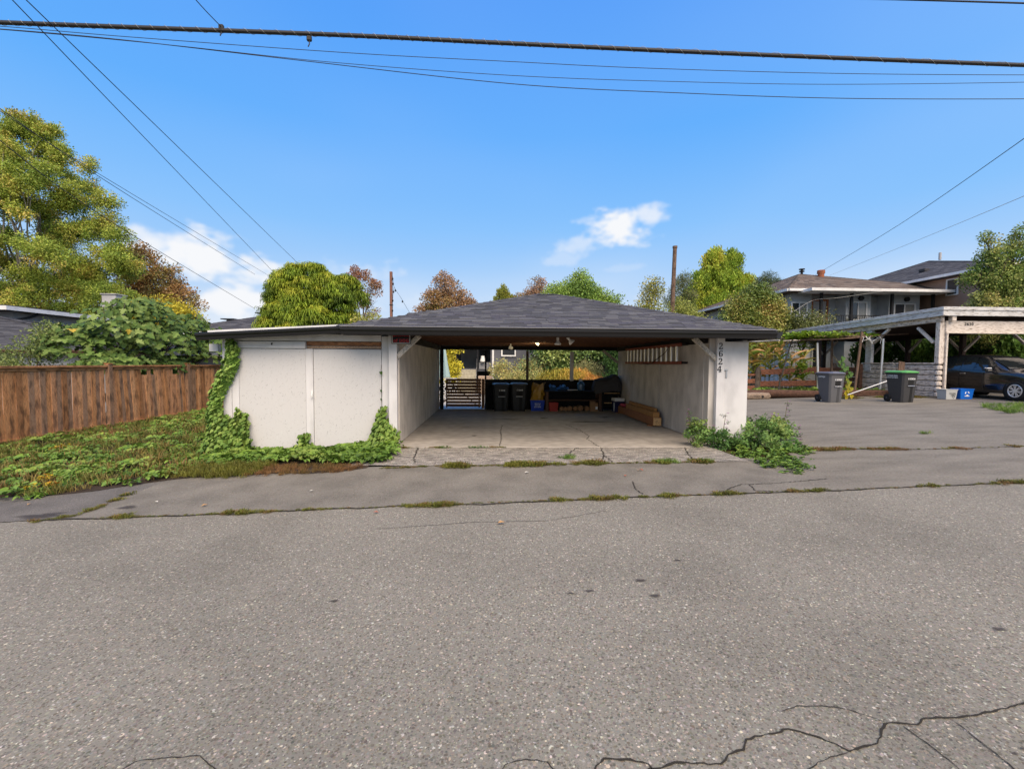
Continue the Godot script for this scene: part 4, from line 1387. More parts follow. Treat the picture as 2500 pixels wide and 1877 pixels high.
# ---------- the neighbour's place on the right ----------
func make_garden_fence() -> void:
	rng.seed = 404
	var g: Geo
	var t := thing("corral_fence", "low fence of red-brown boards on weathered posts in front of the corn", "fence", Vector3.ZERO)
	for p in [[12.25, -20.35, 1.30, 0.04], [12.48, -20.6, 1.15, -0.03], [16.0, -20.5, 1.38, 0.05], [16.3, -20.6, 1.22, -0.05], [9.6, -20.4, 1.1, 0.0]]:
		g = Geo.new()
		var b := on(p[0], p[1], -0.1)
		g.tube([b, b + Vector3(p[3] * 0.5, p[2] * 0.5, 0), b + Vector3(p[3], p[2] * 0.85, 0), b + Vector3(p[3] * 1.2, p[2], 0)], [0.15, 0.135, 0.13, 0.07], 9)
		part(t, "post", g, M.grey_post)
	for r in [[12.3, 16.15, 1.20, 0.255, 0.02], [12.3, 16.1, 0.66, 0.25, -0.03], [8.2, 12.15, 1.10, 0.09, 0.0], [8.2, 12.15, 0.80, 0.2, 0.01], [8.2, 12.15, 0.50, 0.2, 0.0], [8.2, 12.15, 0.24, 0.2, 0.0]]:
		g = Geo.new()
		g.bar(Vector3(r[0], land(r[0], -20) + r[2] - 0.26 + 0.02, -20.33), Vector3(r[1], land(r[1], -20) + r[2] - 0.26 + r[4], -20.33), 0.05, r[3], Vector3.UP, 0.012)
		part(t, "board", g, M.red_board)
	# long logs edging the bed
	t = thing("edging_log", "pale bleached log with holes edging the driveway beside the pillar", "log", Vector3(9.6, 0.20, -17.3), 0.0, "logs edging the bed")
	g = Geo.new()
	g.tube([Vector3(-2.4, 0.13, 0.02), Vector3(-1.2, 0.15, 0), Vector3(0, 0.145, 0.03), Vector3(0.9, 0.15, 0.0), Vector3(1.28, 0.14, 0.03), Vector3(1.33, 0.12, 0.03)], [0.15, 0.16, 0.15, 0.16, 0.15, 0.08], 12)
	part(t, "trunk", g, M.driftwood)
	for x in [0.12, 0.98]:
		g = Geo.new()
		g.tube([Vector3(x, 0.15, 0.1), Vector3(x, 0.15, 0.175)], [0.045], 10)
		part(t, "bolt_hole", g, M.rubber)
	g = Geo.new()
	g.box(Vector3(0.6, 0.16, 0.155), Vector3(0.55, 0.025, 0.02))
	part(t, "split", g, M.rubber)
	t = thing("edging_log", "long dark red-brown log between the pale log and the grey bin", "log", Vector3(12.1, 0.24, -17.75), -0.05, "logs edging the bed")
	g = Geo.new()
	g.tube([Vector3(-1.9, 0.16, 0), Vector3(-0.6, 0.18, 0.02), Vector3(1.0, 0.16, 0), Vector3(2.0, 0.15, 0)], [0.17, 0.18, 0.17, 0.15], 10)
	part(t, "trunk", g, M.dark_log)
	t = thing("edging_log", "long dark squared log running from the grey bin to the peeling boards", "log", Vector3(14.9, 0.34, -17.3), 0.02, "logs edging the bed")
	g = Geo.new()
	g.chamfer(Vector3(0, 0.13, 0), Vector3(3.7, 0.28, 0.3), 0.06)
	part(t, "trunk", g, M.dark_log)
	# pergola of odd poles, grape on top
	t = thing("pergola", "rickety pergola of grey poles and thin sticks carrying the grape vine", "pergola", Vector3.ZERO)
	var up := func(x, z, h, dx, r, m):
		var q := Geo.new()
		var b := on(x, z, -0.05)
		q.tube([b, b + Vector3(dx, h, 0)], [r, r * 0.9], 8)
		part(t, "pole", q, m)
	up.call(13.9, -18.6, 2.25, -0.12, 0.05, M.alu)
	up.call(15.25, -19.6, 2.45, -0.05, 0.055, M.pole)
	up.call(14.95, -17.95, 2.65, 0.22, 0.052, M.pole)
	up.call(16.1, -18.0, 2.35, 0.05, 0.045, M.alu)
	for k in 6:
		up.call(13.3 + k * 0.22, -21.0, 2.0, -0.15 + k * 0.05, 0.02, M.alu)
	for s in [[Vector3(12.9, 2.76, -19.0), Vector3(16.6, 2.98, -18.6), 0.04], [Vector3(12.9, 2.64, -18.4), Vector3(16.1, 2.82, -18.1), 0.035], [Vector3(12.6, 2.5, -18.9), Vector3(14.2, 2.75, -18.5), 0.028], [Vector3(13.2, 2.78, -18.2), Vector3(17.4, 2.92, -18.2), 0.025], [Vector3(12.0, 2.66, -20.6), Vector3(16.2, 2.9, -20.8), 0.035], [Vector3(13.2, 2.72, -18.2), Vector3(13.0, 2.8, -21.2), 0.03], [Vector3(14.8, 2.78, -18.2), Vector3(14.7, 2.9, -21.2), 0.03], [Vector3(16.0, 2.8, -18.1), Vector3(15.9, 2.95, -21.2), 0.03], [Vector3(12.0, 2.62, -18.4), Vector3(11.7, 2.7, -21.0), 0.03]]:
		g = Geo.new()
		var mid: Vector3 = s[0].lerp(s[1], 0.5) + Vector3(0, -0.04, 0)
		g.tube([s[0], mid, s[1]], [s[2]], 7)
		part(t, "stick", g, pick([M.pole, M.grey_post, M.brace]))
	for k in 7:
		g = Geo.new()
		var x := rf(15.2, 16.6)
		var y := 2.78 + (x - 15.0) * 0.05
		g.tube([Vector3(x, y, -18.1), Vector3(x + rf(-0.1, 0.1), y - rf(0.05, 0.15), -18.05), Vector3(x + rf(-0.2, 0.2), y - rf(0.15, 0.5), -18.0)], [0.008], 5)
		part(t, "tie", g, M.bright)
	# planks leaning and lying in the plot
	t = thing("raised_bed", "dark brown stacked planks of a raised bed behind the grey bin", "planter", Vector3.ZERO)
	for k in 5:
		g = Geo.new()
		g.bar(Vector3(15.45, 0.5 + k * 0.22, -19.8), Vector3(16.3, 0.54 + k * 0.22, -19.2), 0.05, 0.19, Vector3.UP, 0.01)
		part(t, "plank", g, [M.dark_log, M.bench][k % 2])
	g = Geo.new()
	g.bar(on(15.95, -18.9, 0), on(15.95, -18.9, 1.25), 0.16, 0.16, Vector3.BACK, 0.01)
	part(t, "post", g, M.dark_log)
	t = thing("leaning_plank", "rough brown plank leaning behind the green-lidded bin", "plank", Vector3(15.7, 0.42, -16.8))
	g = Geo.new()
	g.bar(Vector3(0, 0, 0.1), Vector3(0.25, 1.32, -0.1), 0.05, 0.24, Vector3.RIGHT, 0.006)
	part(t, "board", g, M.pole)
	t = thing("thin_stake", "thin white rod leaning from the ground to the green-lidded bin", "rod", Vector3(13.55, 0.40, -16.6))
	g = Geo.new()
	g.tube([Vector3(-0.1, 0.02, 0), Vector3(1.7, 0.75, 0.3)], [0.018], 6)
	part(t, "rod", g, M.white_plastic)

func make_open_carport() -> void:
	rng.seed = 505
	var g: Geo
	var t := thing("open_carport", "neighbour's weathered open carport with peeling white boards, number 2630 on the beam", "carport", Vector3.ZERO)
	var x0 := 16.4
	var zf := -15.8
	# log-style siding on the left side, with rounded corner ends
	for k in 6:
		g = Geo.new()
		g.chamfer(Vector3(x0, 0.53 + k * 0.2, -17.62), Vector3(0.10, 0.192, 3.3), 0.03)
		part(t, "siding_board", g, M.peel_grey)
		g = Geo.new()
		g.chamfer(Vector3(x0 + 0.02, 0.53 + k * 0.2, -15.88), Vector3(0.20, 0.194, 0.17), 0.05)
		part(t, "log_end", g, M.peel_h)
	g = Geo.new()
	g.chamfer(Vector3(x0, 1.68, -17.55), Vector3(0.16, 0.05, 3.5), 0.008)
	part(t, "sill", g, M.peel_grey)
	for p in [[x0 + 0.02, -15.9, 0.20, 0.17, M.peel, 1.70, 3.2], [x0, -18.95, 0.14, 0.30, M.peel_blue, 1.35, 3.1], [x0, -22.0, 0.16, 0.16, M.brown_post, 0.4, 3.0]]:
		g = Geo.new()
		g.chamfer(Vector3(p[0], (p[5] + p[6]) / 2.0, p[1]), Vector3(p[2], p[6] - p[5], p[3]), 0.01)
		part(t, "post", g, p[4])
	g = Geo.new()
	g.chamfer(Vector3(x0 + 0.165, 1.62, -15.80), Vector3(0.07, 2.42, 0.09), 0.006)
	part(t, "opening_trim", g, M.peel)
	# far side posts and braces seen through
	for z in [-17.6, -20.4, -23.2]:
		g = Geo.new()
		g.chamfer(Vector3(22.2, 1.75, z), Vector3(0.18, 2.7, 0.18), 0.01)
		part(t, "post", g, M.brown_post)
		for s in [-1, 1]:
			g = Geo.new()
			g.bar(Vector3(22.2, 2.3, z + s * 0.08), Vector3(22.2, 2.95, z + s * 0.72), 0.09, 0.09, Vector3.RIGHT)
			part(t, "knee_brace", g, M.peel)
	for s in [[18.6, 1], [21.4, 0]]:
		g = Geo.new()
		g.chamfer(Vector3(s[0], 1.75, -24.6), Vector3(0.2, 2.6, 0.2), 0.01)
		part(t, "post", g, M.brown_post)
		for k in [-1, 1]:
			g = Geo.new()
			g.bar(Vector3(s[0] + k * 0.08, 2.2, -24.55), Vector3(s[0] + k * 0.75, 2.95, -24.55), 0.09, 0.10, Vector3.BACK)
			part(t, "knee_brace", g, M.peel)
	for b in [[Vector3(x0, 2.45, -16.1), Vector3(x0, 3.05, -16.75)], [Vector3(x0, 2.55, -18.75), Vector3(x0, 3.1, -18.0)]]:
		g = Geo.new()
		g.bar(b[0], b[1], 0.09, 0.10, Vector3.RIGHT, 0.006)
		part(t, "knee_brace", g, M.peel)
	# beams
	g = Geo.new()
	g.bar(Vector3(x0 - 0.05, 3.33, -15.75), Vector3(x0 - 0.05, 3.02, -25.2), 0.12, 0.26, Vector3.UP, 0.008)
	part(t, "side_beam", g, M.peel_grey)
	g = Geo.new()
	g.bar(Vector3(22.2, 3.33, -15.75), Vector3(22.2, 3.02, -25.2), 0.12, 0.26, Vector3.UP)
	part(t, "side_beam", g, M.brown_post)
	g = Geo.new()
	g.chamfer(Vector3(19.4, 3.02, -15.80), Vector3(5.8, 0.42, 0.07), 0.006)
	part(t, "header_board", g, M.peel_h)
	g = Geo.new()
	g.chamfer(Vector3(19.4, 2.80, -15.79), Vector3(5.8, 0.05, 0.10), 0.006)
	part(t, "header_trim", g, M.peel_h)
	for k in 4:
		letters(t, "digit", "2630"[k], "Droid Sans", 0.105, 0.01, M.digit, Vector3(17.22 + k * 0.09, 3.115, -15.762), Basis.IDENTITY, 700)
	g = Geo.new()
	g.chamfer(Vector3(16.65, 3.32, -15.70), Vector3(0.16, 0.20, 0.16), 0.01)
	part(t, "beam_end", g, M.peel_h)
	g = Geo.new()
	g.box(Vector3(19.3, 3.05, -24.6), Vector3(6.0, 0.25, 0.12))
	part(t, "rear_beam", g, M.brown_post)
	for k in 11:
		g = Geo.new()
		g.bar(Vector3(x0, 3.42 - k * 0.0285, -16.3 - k * 0.85), Vector3(22.2, 3.42 - k * 0.0285, -16.3 - k * 0.85), 0.05, 0.14)
		part(t, "joist", g, M.brown_post)
	# roof deck and double fascia
	g = Geo.new()
	g.quad(Vector3(16.2, 3.70, -15.62), Vector3(22.6, 3.70, -15.62), Vector3(22.6, 3.40, -25.6), Vector3(16.2, 3.40, -25.6))
	g.quad(Vector3(16.2, 3.53, -15.62), Vector3(16.2, 3.23, -25.6), Vector3(22.6, 3.23, -25.6), Vector3(22.6, 3.53, -15.62))
	part(t, "roof", g, M.dark_roof)
	for s in [[3.655, 0.12, 0.03], [3.50, 0.21, 0.0]]:
		g = Geo.new()
		g.bar(Vector3(16.19 - s[2], s[0], -15.60 + s[2]), Vector3(16.19 - s[2], s[0] - 0.30, -25.6), 0.05, s[1], Vector3.UP, 0.005)
		part(t, "fascia_board", g, M.peel_blue)
		g = Geo.new()
		g.chamfer(Vector3(19.4, s[0], -15.60 + s[2]), Vector3(6.46 + s[2] * 2.0, s[1], 0.05), 0.005)
		part(t, "fascia_board", g, M.peel_blue)
	# boxes
	M.tote_grey = mat(lin(0.42, 0.43, 0.42), 0.6)
	M.tote_blue = mat(lin(0.005, 0.12, 0.52), 0.45)
	t = tote("recycling_box", "grey recycling box with GLASS ONLY print beside the carport post", on(16.22, -15.36, 0.006), 0.0, 0.42, 0.36, 0.33, M.tote_grey)
	letters(t, "lettering", "GLASS", "Droid Sans", 0.06, 0.002, M.digit, Vector3(0.03, 0.21, 0.178), Basis(Vector3.RIGHT, 0.075))
	letters(t, "lettering", "ONLY", "Droid Sans", 0.05, 0.002, M.digit, Vector3(0.06, 0.145, 0.174), Basis(Vector3.RIGHT, 0.075))
	g = Geo.new()
	recycle_mark(g, Vector3(0.08, 0.08, 0.174), 0.038)
	part(t, "recycle_mark", g, M.digit)
	t = tote("recycling_box", "bright blue recycling box with a white round emblem beside the black car", on(16.73, -15.30, 0.006), -0.05, 0.47, 0.36, 0.34, M.tote_blue)
	g = Geo.new()
	recycle_mark(g, Vector3(0.0, 0.20, 0.180), 0.065)
	part(t, "recycle_mark", g, M.bright)
	g = Geo.new()
	g.box(Vector3(0.0, 0.108, 0.178), Vector3(0.17, 0.022, 0.004))
	part(t, "emblem_bar", g, M.bright)

func make_car() -> void:
	# nose towards the alley (+z), right flank on the left of the picture
	var t := thing("parked_car", "black hatchback parked nose out under the neighbour's carport", "car", on(18.22, -15.45, 0.006))
	var g: Geo
	M.paint = mat(lin(0.008, 0.008, 0.009), 0.25, {"spec": 0.5, "coat": 1.0})
	M.car_glass = mat(lin(0.012, 0.015, 0.016), 0.03, {"spec": 0.7})
	# z along the car, underside, belt, top, half width at belt, half width at the top
	var st := [[2.15, 0.32, 0.62, 0.66, 0.62, 0.50], [2.05, 0.22, 0.68, 0.74, 0.78, 0.62], [1.75, 0.20, 0.78, 0.86, 0.86, 0.70], [1.25, 0.20, 0.88, 0.96, 0.88, 0.72], [0.95, 0.20, 0.92, 1.02, 0.885, 0.72], [0.60, 0.20, 0.93, 1.22, 0.885, 0.66], [0.20, 0.20, 0.95, 1.46, 0.885, 0.60], [-0.25, 0.20, 0.97, 1.55, 0.885, 0.59], [-0.80, 0.20, 0.99, 1.56, 0.885, 0.58], [-1.30, 0.20, 1.01, 1.52, 0.88, 0.57], [-1.70, 0.22, 1.02, 1.34, 0.86, 0.54], [-2.0, 0.26, 1.02, 1.12, 0.82, 0.52], [-2.12, 0.36, 0.92, 0.98, 0.74, 0.48]]
	var sec := func(s):
		return [Vector2(s[4] * 0.86, s[1]), Vector2(s[4] * 0.97, s[1] + 0.10), Vector2(s[4] * 1.0, lerpf(s[1], s[2], 0.5)), Vector2(s[4] * 0.995, s[2] - 0.10), Vector2(s[4] * 0.965, s[2]), Vector2(lerpf(s[4] * 0.965, s[5], 0.55), lerpf(s[2], s[3], 0.52)), Vector2(s[5], s[3] - 0.05), Vector2(s[5] * 0.86, s[3] - 0.012), Vector2(s[5] * 0.4, s[3]), Vector2(0, s[3] + 0.006)]
	g = Geo.new()
	var rows := []
	for s in st:
		var half: Array = sec.call(s)
		var row := []
		for p in half:
			row.append(Vector3(-p.x, p.y, s[0]))
		for i in range(half.size() - 2, -1, -1):
			row.append(Vector3(half[i].x, half[i].y, s[0]))
		rows.append(row)
	var norm := func(i, j):
		var a: Vector3 = rows[mini(i + 1, rows.size() - 1)][j] - rows[maxi(i - 1, 0)][j]
		var b: Vector3 = rows[i][mini(j + 1, rows[0].size() - 1)] - rows[i][maxi(j - 1, 0)]
		return a.cross(b).normalized()
	var flip := 1.0 if norm.call(5, 9).y > 0.0 else -1.0
	for i in rows.size():
		for j in rows[0].size():
			g.vert(rows[i][j], norm.call(i, j) * flip)
	var w: int = rows[0].size()
	for i in rows.size() - 1:
		for j in w - 1:
			var a := i * w + j
			var nn: Vector3 = (g.v[a + 1] - g.v[a]).cross(g.v[a + w] - g.v[a])
			if nn.dot(g.n[a]) > 0.0:
				g.ix.append_array([a, a + w, a + 1, a + 1, a + w, a + w + 1])
			else:
				g.ix.append_array([a, a + 1, a + w, a + 1, a + w + 1, a + w])
	for e in [0, rows.size() - 1]:
		for j in range(1, w - 1):
			g.tri(rows[e][0], rows[e][j], rows[e][j + 1])
	part(t, "body", g, M.paint)
	# windows laid just proud of the body
	var pt := func(z, f, side):
		for i in st.size() - 1:
			if z <= st[i][0] and z >= st[i + 1][0]:
				var k: float = (st[i][0] - z) / (st[i][0] - st[i + 1][0])
				var s := []
				for q in 6:
					s.append(lerpf(st[i][q], st[i + 1][q], k))
				var b := Vector2(s[4] * 0.965, s[2])
				var m := Vector2(lerpf(s[4] * 0.965, s[5], 0.55), lerpf(s[2], s[3], 0.52))
				var u := Vector2(s[5], s[3] - 0.05)
				var p: Vector2 = b.lerp(m, f * 2.0) if f < 0.5 else m.lerp(u, f * 2.0 - 1.0)
				return Vector3(side * (p.x + 0.008), p.y + 0.002, z)
		return Vector3.ZERO
	for side in [-1.0, 1.0]:
		for win in [[0.52, 0.30, -0.12], [0.28, 0.22, -0.52], [-0.58, -0.58, -1.28]]:
			g = Geo.new()
			for k in 6:
				for h in 4:
					var za := lerpf(win[0], win[2], k / 6.0)
					var zb := lerpf(win[0], win[2], (k + 1) / 6.0)
					var f0 := 0.05 + h * 0.22
					var f1 := f0 + 0.22
					g.out_quad(pt.call(za, f0, side), pt.call(zb, f0, side), pt.call(zb, f1, side), pt.call(za, f1, side), Vector3(0, 0.8, 0))
			if win[0] < 0.4:
				part(t, "side_window", g, M.car_glass)
			else:
				part(t, "quarter_window", g, M.car_glass)
	g = Geo.new()
	for k in 5:
		for h in 8:
			var za := lerpf(0.90, 0.12, k / 5.0)
			var zb := lerpf(0.90, 0.12, (k + 1) / 5.0)
			var top := func(z, q):
				for i in st.size() - 1:
					if z <= st[i][0] and z >= st[i + 1][0]:
						var kk: float = (st[i][0] - z) / (st[i][0] - st[i + 1][0])
						return Vector3(q * lerpf(st[i][5], st[i + 1][5], kk) * 0.93, lerpf(st[i][3], st[i + 1][3], kk) + 0.012 - absf(q) * absf(q) * 0.012, z)
				return Vector3.ZERO
			g.out_quad(top.call(za, -1 + h * 0.25), top.call(za, -0.75 + h * 0.25), top.call(zb, -0.75 + h * 0.25), top.call(zb, -1 + h * 0.25), Vector3(0, 0.5, 0))
	part(t, "windscreen", g, M.car_glass)
	for side in [-1.0, 1.0]:
		g = Geo.new()
		g.chamfer(Vector3(side * 0.99, 1.0, 0.52), Vector3(0.22, 0.15, 0.12), 0.04)
		g.box(Vector3(side * 0.88, 0.96, 0.52), Vector3(0.1, 0.04, 0.06))
		var mirror := part(t, "mirror", g, M.paint)
		g = Geo.new()
		g.chamfer(Vector3(side * 1.0, 1.06, 0.525), Vector3(0.17, 0.03, 0.1), 0.01)
		part(mirror, "mirror_cap", g, M.lamp_white)
		for z in [-0.42, -1.25]:
			g = Geo.new()
			g.chamfer(Vector3(side * 0.893, 0.86 + (0.03 if z < -1.0 else 0.0), z), Vector3(0.03, 0.03, 0.2), 0.01)
			part(t, "door_handle", g, M.paint if z < -1.0 else M.steel)
		g = Geo.new()
		g.chamfer(Vector3(side * 0.62, 0.70, 1.93), Vector3(0.34, 0.14, 0.2), 0.05)
		part(t, "headlight", g, M.glass)
		for z in [0.28, -0.55, -1.38]:
			g = Geo.new()
			g.box(Vector3(side * 0.884, 0.6, z), Vector3(0.006, 0.62, 0.012))
			part(t, "door_gap", g, M.rubber)
		for z in [1.28, -1.32]:
			g = Geo.new()
			var turn := Transform3D(Basis(Vector3.FORWARD, PI / 2 * side), Vector3(side * 0.71, 0.315, z))
			g.lathe([Vector2(0.0, 0.165), Vector2(0.365, 0.165), Vector2(0.375, 0.175), Vector2(0.36, 0.18)], 30, turn)
			part(t, "wheel_arch", g, M.rubber)
			g = Geo.new()
			g.lathe([Vector2(0.19, 0.0), Vector2(0.30, 0.0), Vector2(0.316, 0.03), Vector2(0.316, 0.17), Vector2(0.30, 0.2), Vector2(0.23, 0.205), Vector2(0.215, 0.19), Vector2(0.2, 0.185)], 32, turn)
			var wheel := part(t, "wheel", g, M.rubber)
			g = Geo.new()
			g.lathe([Vector2(0.0, 0.178), Vector2(0.2, 0.178), Vector2(0.2, 0.18)], 28, turn)
			part(wheel, "rim_shadow_gap", g, M.rubber)
			g = Geo.new()
			g.lathe([Vector2(0.185, 0.182), Vector2(0.19, 0.2), Vector2(0.21, 0.204), Vector2(0.222, 0.19)], 28, turn)
			g.lathe([Vector2(0.06, 0.188), Vector2(0.055, 0.2), Vector2(0.0, 0.203)], 16, turn)
			for k in 7:
				var a := TAU * k / 7.0
				for q in [-0.14, 0.14]:
					g.bar(turn * Vector3(cos(a + q) * 0.045, 0.195, sin(a + q) * 0.045), turn * Vector3(cos(a + q * 1.1) * 0.192, 0.196, sin(a + q * 1.1) * 0.192), 0.026, 0.012, Vector3(side, 0, 0))
			part(wheel, "rim", g, M.alu)
	g = Geo.new()
	g.chamfer(Vector3(0, 0.44, 2.12), Vector3(1.1, 0.14, 0.06), 0.02)
	part(t, "grille", g, M.rubber)

# ---------- houses ----------
func window(parent: Node3D, c: Vector3, w: float, h: float, facing: float, panes := 2, frame = null, called := "window") -> MeshInstance3D:
	# facing: turn about y, 0 faces +z
	var fm: Material = frame if frame else M.fascia
	var b := Basis(Vector3.UP, facing)
	var g := Geo.new()
	var k := 0.07
	for s in [[0, h / 2 - k / 2, w, k], [0, -h / 2 + k / 2, w, k], [-w / 2 + k / 2, 0, k, h - 2 * k], [w / 2 - k / 2, 0, k, h - 2 * k]]:
		g.box(b * Vector3(s[0], s[1], 0.03), Vector3(s[2], s[3], 0.07), b)
	for i in range(1, panes):
		g.box(b * Vector3(-w / 2 + w * i / panes, 0, 0.028), Vector3(0.05, h - 2 * k, 0.05), b)
	var f := part(parent, called, g, fm, c)
	for i in panes:
		g = Geo.new()
		g.box(b * Vector3(-w / 2 + w * (i + 0.5) / panes, 0, 0.012), Vector3(w / panes - 0.04, h - 0.1, 0.01), b)
		part(f, "pane", g, M.curtain if i % 2 else M.glass)
	return f

func hip_roof(parent: Node3D, e: Array, r0: Vector3, r1: Vector3, m: Material, course: float, tones: Array, thick := 0.18) -> MeshInstance3D:
	var g := Geo.new()
	var dn := Vector3.DOWN * thick
	g.quad(e[0], e[1], r1, r0)
	g.tri(e[1], e[2], r1)
	g.quad(e[2], e[3], r0, r1)
	g.tri(e[3], e[0], r0)
	g.quad(e[3] + dn, e[2] + dn, e[1] + dn, e[0] + dn)
	for i in 4:
		g.quad(e[i] + dn, e[(i + 1) % 4] + dn, e[(i + 1) % 4], e[i])
	var roof := part(parent, "roof", g, m)
	if course > 0.0:
		g = Geo.new()
		shingle_rows(g, e[0], e[1], r0, r1, course, 0, tones, 0.25, 0.5)
		shingle_rows(g, e[1], e[2], r1, r1, course, 0, tones, 0.25, 0.5)
		shingle_rows(g, e[3], e[0], r0, r0, course, 0, tones, 0.25, 0.5)
		for p in [[e[0], r0], [e[1], r1], [e[3], r0], [r0, r1]]:
			ridge_caps(g, p[0], p[1], tones)
		part(roof, "shingle_field", g, M.shingle_vc).set_meta("kind", "stuff")
	g = Geo.new()
	for i in 4:
		var a: Vector3 = e[i]
		var b: Vector3 = e[(i + 1) % 4]
		var out := (b - a).cross(Vector3.UP).normalized()
		g.bar(a + out * 0.05 + Vector3.DOWN * 0.09, b + out * 0.05 + Vector3.DOWN * 0.09, 0.1, 0.15, Vector3.UP)
	part(roof, "fascia", g, M.fascia)
	return roof

func make_houses() -> void:
	rng.seed = 606
	var g: Geo
	var t: Node3D
	var tile := [Color(0.15, 0.115, 0.09), Color(0.19, 0.145, 0.11), Color(0.125, 0.1, 0.085), Color(0.22, 0.18, 0.145)]
	var dark := [Color(0.06, 0.06, 0.067), Color(0.085, 0.085, 0.093), Color(0.11, 0.11, 0.118)]
	# blue-grey two-storey house with porch
	t = thing("house", "blue-grey two-storey house with brown tiled hip roof and a railed balcony", "house", Vector3.ZERO)
	g = Geo.new()
	g.box(Vector3(24.3, 3.1, -34.0), Vector3(11.6, 5.9, 12.0))
	g.box(Vector3(19.15, 3.1, -27.7), Vector3(1.3, 5.9, 0.7))
	g.box(Vector3(22.65, 3.1, -27.6), Vector3(1.6, 5.9, 0.9))
	g.box(Vector3(25.6, 3.1, -27.6), Vector3(2.0, 5.9, 0.9))
	part(t, "wall", g, M.slate_blue)
	hip_roof(t, [Vector3(17.8, 6.2, -26.6), Vector3(30.6, 6.2, -26.6), Vector3(30.6, 6.2, -40.5), Vector3(17.8, 6.2, -40.5)], Vector3(21.5, 7.95, -31.0), Vector3(22.2, 7.95, -31.2), M.brown_tile, 0.3, tile)
	window(t, Vector3(19.0, 5.06, -27.34), 1.05, 0.85, 0.0)
	window(t, Vector3(22.6, 4.94, -27.14), 1.15, 1.15, 0.0)
	window(t, Vector3(25.6, 4.95, -27.14), 1.4, 1.0, 0.0)
	window(t, Vector3(18.49, 4.7, -35.5), 1.6, 1.0, -PI / 2, 3)
	window(t, Vector3(23.0, 2.2, -27.14), 1.2, 1.5, 0.0)
	window(t, Vector3(20.8, 2.0, -27.98), 0.9, 1.7, 0.0, 1)
	g = Geo.new()
	g.box(Vector3(20.75, 4.65, -27.97), Vector3(1.0, 2.0, 0.05))
	var door := part(t, "door", g, M.light_grey)
	g = Geo.new()
	for s in [[20.25, 4.65, 0.12, 2.0], [21.25, 4.65, 0.12, 2.0], [20.75, 5.7, 1.12, 0.12]]:
		g.box(Vector3(s[0], s[1], -27.93), Vector3(s[2], s[3], 0.08))
	part(door, "door_frame", g, M.orange_door)
	g = Geo.new()
	g.box(Vector3(24.2, 3.62, -27.3), Vector3(12.2, 0.2, 1.6))
	part(t, "balcony_deck", g, M.mid_grey)
	for x in [19.85, 21.75, 24.3, 26.9, 29.4]:
		g = Geo.new()
		g.box(Vector3(x, 4.87, -26.6), Vector3(0.13, 2.3, 0.13))
		part(t, "porch_post", g, M.iron)
	g = Geo.new()
	for y in [4.6, 3.85]:
		g.box(Vector3(25.0, y, -26.55), Vector3(10.4, 0.05, 0.04))
	part(t, "handrail", g, M.iron)
	for k in 70:
		g = Geo.new()
		g.box(Vector3(19.95 + k * 0.145, 4.22, -26.55), Vector3(0.022, 0.72, 0.022))
		part(t, "baluster", g, M.iron)
	for s in [[22.65, 5.72], [25.6, 5.7]]:
		g = Geo.new()
		g.tube([Vector3(s[0] + 0.1, s[1], -27.14), Vector3(s[0] + 0.1, s[1], -27.0)], [0.14], 14)
		part(t, "round_lamp", g, M.iron)
	for c in [[22.6, 7.75, -30.4, 0.24], [19.4, 7.1, -33.0, 0.24]]:
		g = Geo.new()
		g.lathe([Vector2(c[3] * 0.8, -0.5), Vector2(c[3] * 0.8, 0.1), Vector2(c[3], 0.14), Vector2(c[3], 0.34), Vector2(c[3] * 0.85, 0.36), Vector2(0, 0.36)], 16, Transform3D(Basis.IDENTITY, Vector3(c[0], c[1], c[2])))
		part(t, "chimney", g, M.clay)
	g = Geo.new()
	g.tube([Vector3(22.0, 7.4, -31.5), Vector3(22.0, 8.3, -31.5)], [0.08], 10)
	g.lathe([Vector2(0.0, 0.0), Vector2(0.17, 0.0), Vector2(0.17, 0.06), Vector2(0.08, 0.1), Vector2(0.08, 0.16), Vector2(0.19, 0.16), Vector2(0.19, 0.22), Vector2(0.0, 0.24)], 14, Transform3D(Basis.IDENTITY, Vector3(22.0, 8.2, -31.5)))
	part(t, "flue", g, M.iron)
	# porch roof lip running on to the right
	g = Geo.new()
	g.box(Vector3(25.3, 6.02, -26.3), Vector3(13.4, 0.16, 1.2))
	part(t, "porch_roof", g, M.fascia)
	g = Geo.new()
	g.tube([Vector3(31.2, 5.95, -26.4), Vector3(30.3, 5.55, -26.6), Vector3(30.0, 5.2, -26.7), Vector3(30.0, 3.0, -26.7)], [0.07], 8)
	part(t, "downpipe", g, M.iron)
	# brown house behind
	t = thing("house", "brown stucco house with a large dark grey hip roof, right of the blue-grey house", "house", Vector3.ZERO)
	g = Geo.new()
	g.box(Vector3(36.0, 3.6, -31.0), Vector3(17.2, 6.6, 15.6))
	part(t, "wall", g, M.stucco)
	hip_roof(t, [Vector3(26.9, 7.05, -22.6), Vector3(45.0, 7.05, -22.6), Vector3(45.0, 7.05, -40.2), Vector3(26.9, 7.05, -40.2)], Vector3(31.5, 9.15, -31.6), Vector3(40.0, 9.15, -31.6), M.dark_roof, 0.22, dark)
	window(t, Vector3(27.38, 6.28, -25.9), 0.72, 1.0, -PI / 2, 1)
	for c in [[28.6, 7.9, -29.0], [27.9, 7.6, -33.5]]:
		g = Geo.new()
		g.chamfer(Vector3(c[0], c[1], c[2]), Vector3(0.35, 0.2, 0.45), 0.03)
		part(t, "roof_vent", g, M.dark_roof)
	g = Geo.new()
	g.tube([Vector3(31.3, 9.0, -30.6), Vector3(31.3, 9.5, -30.6)], [0.08], 8)
	part(t, "vent_pipe", g, M.light_grey)
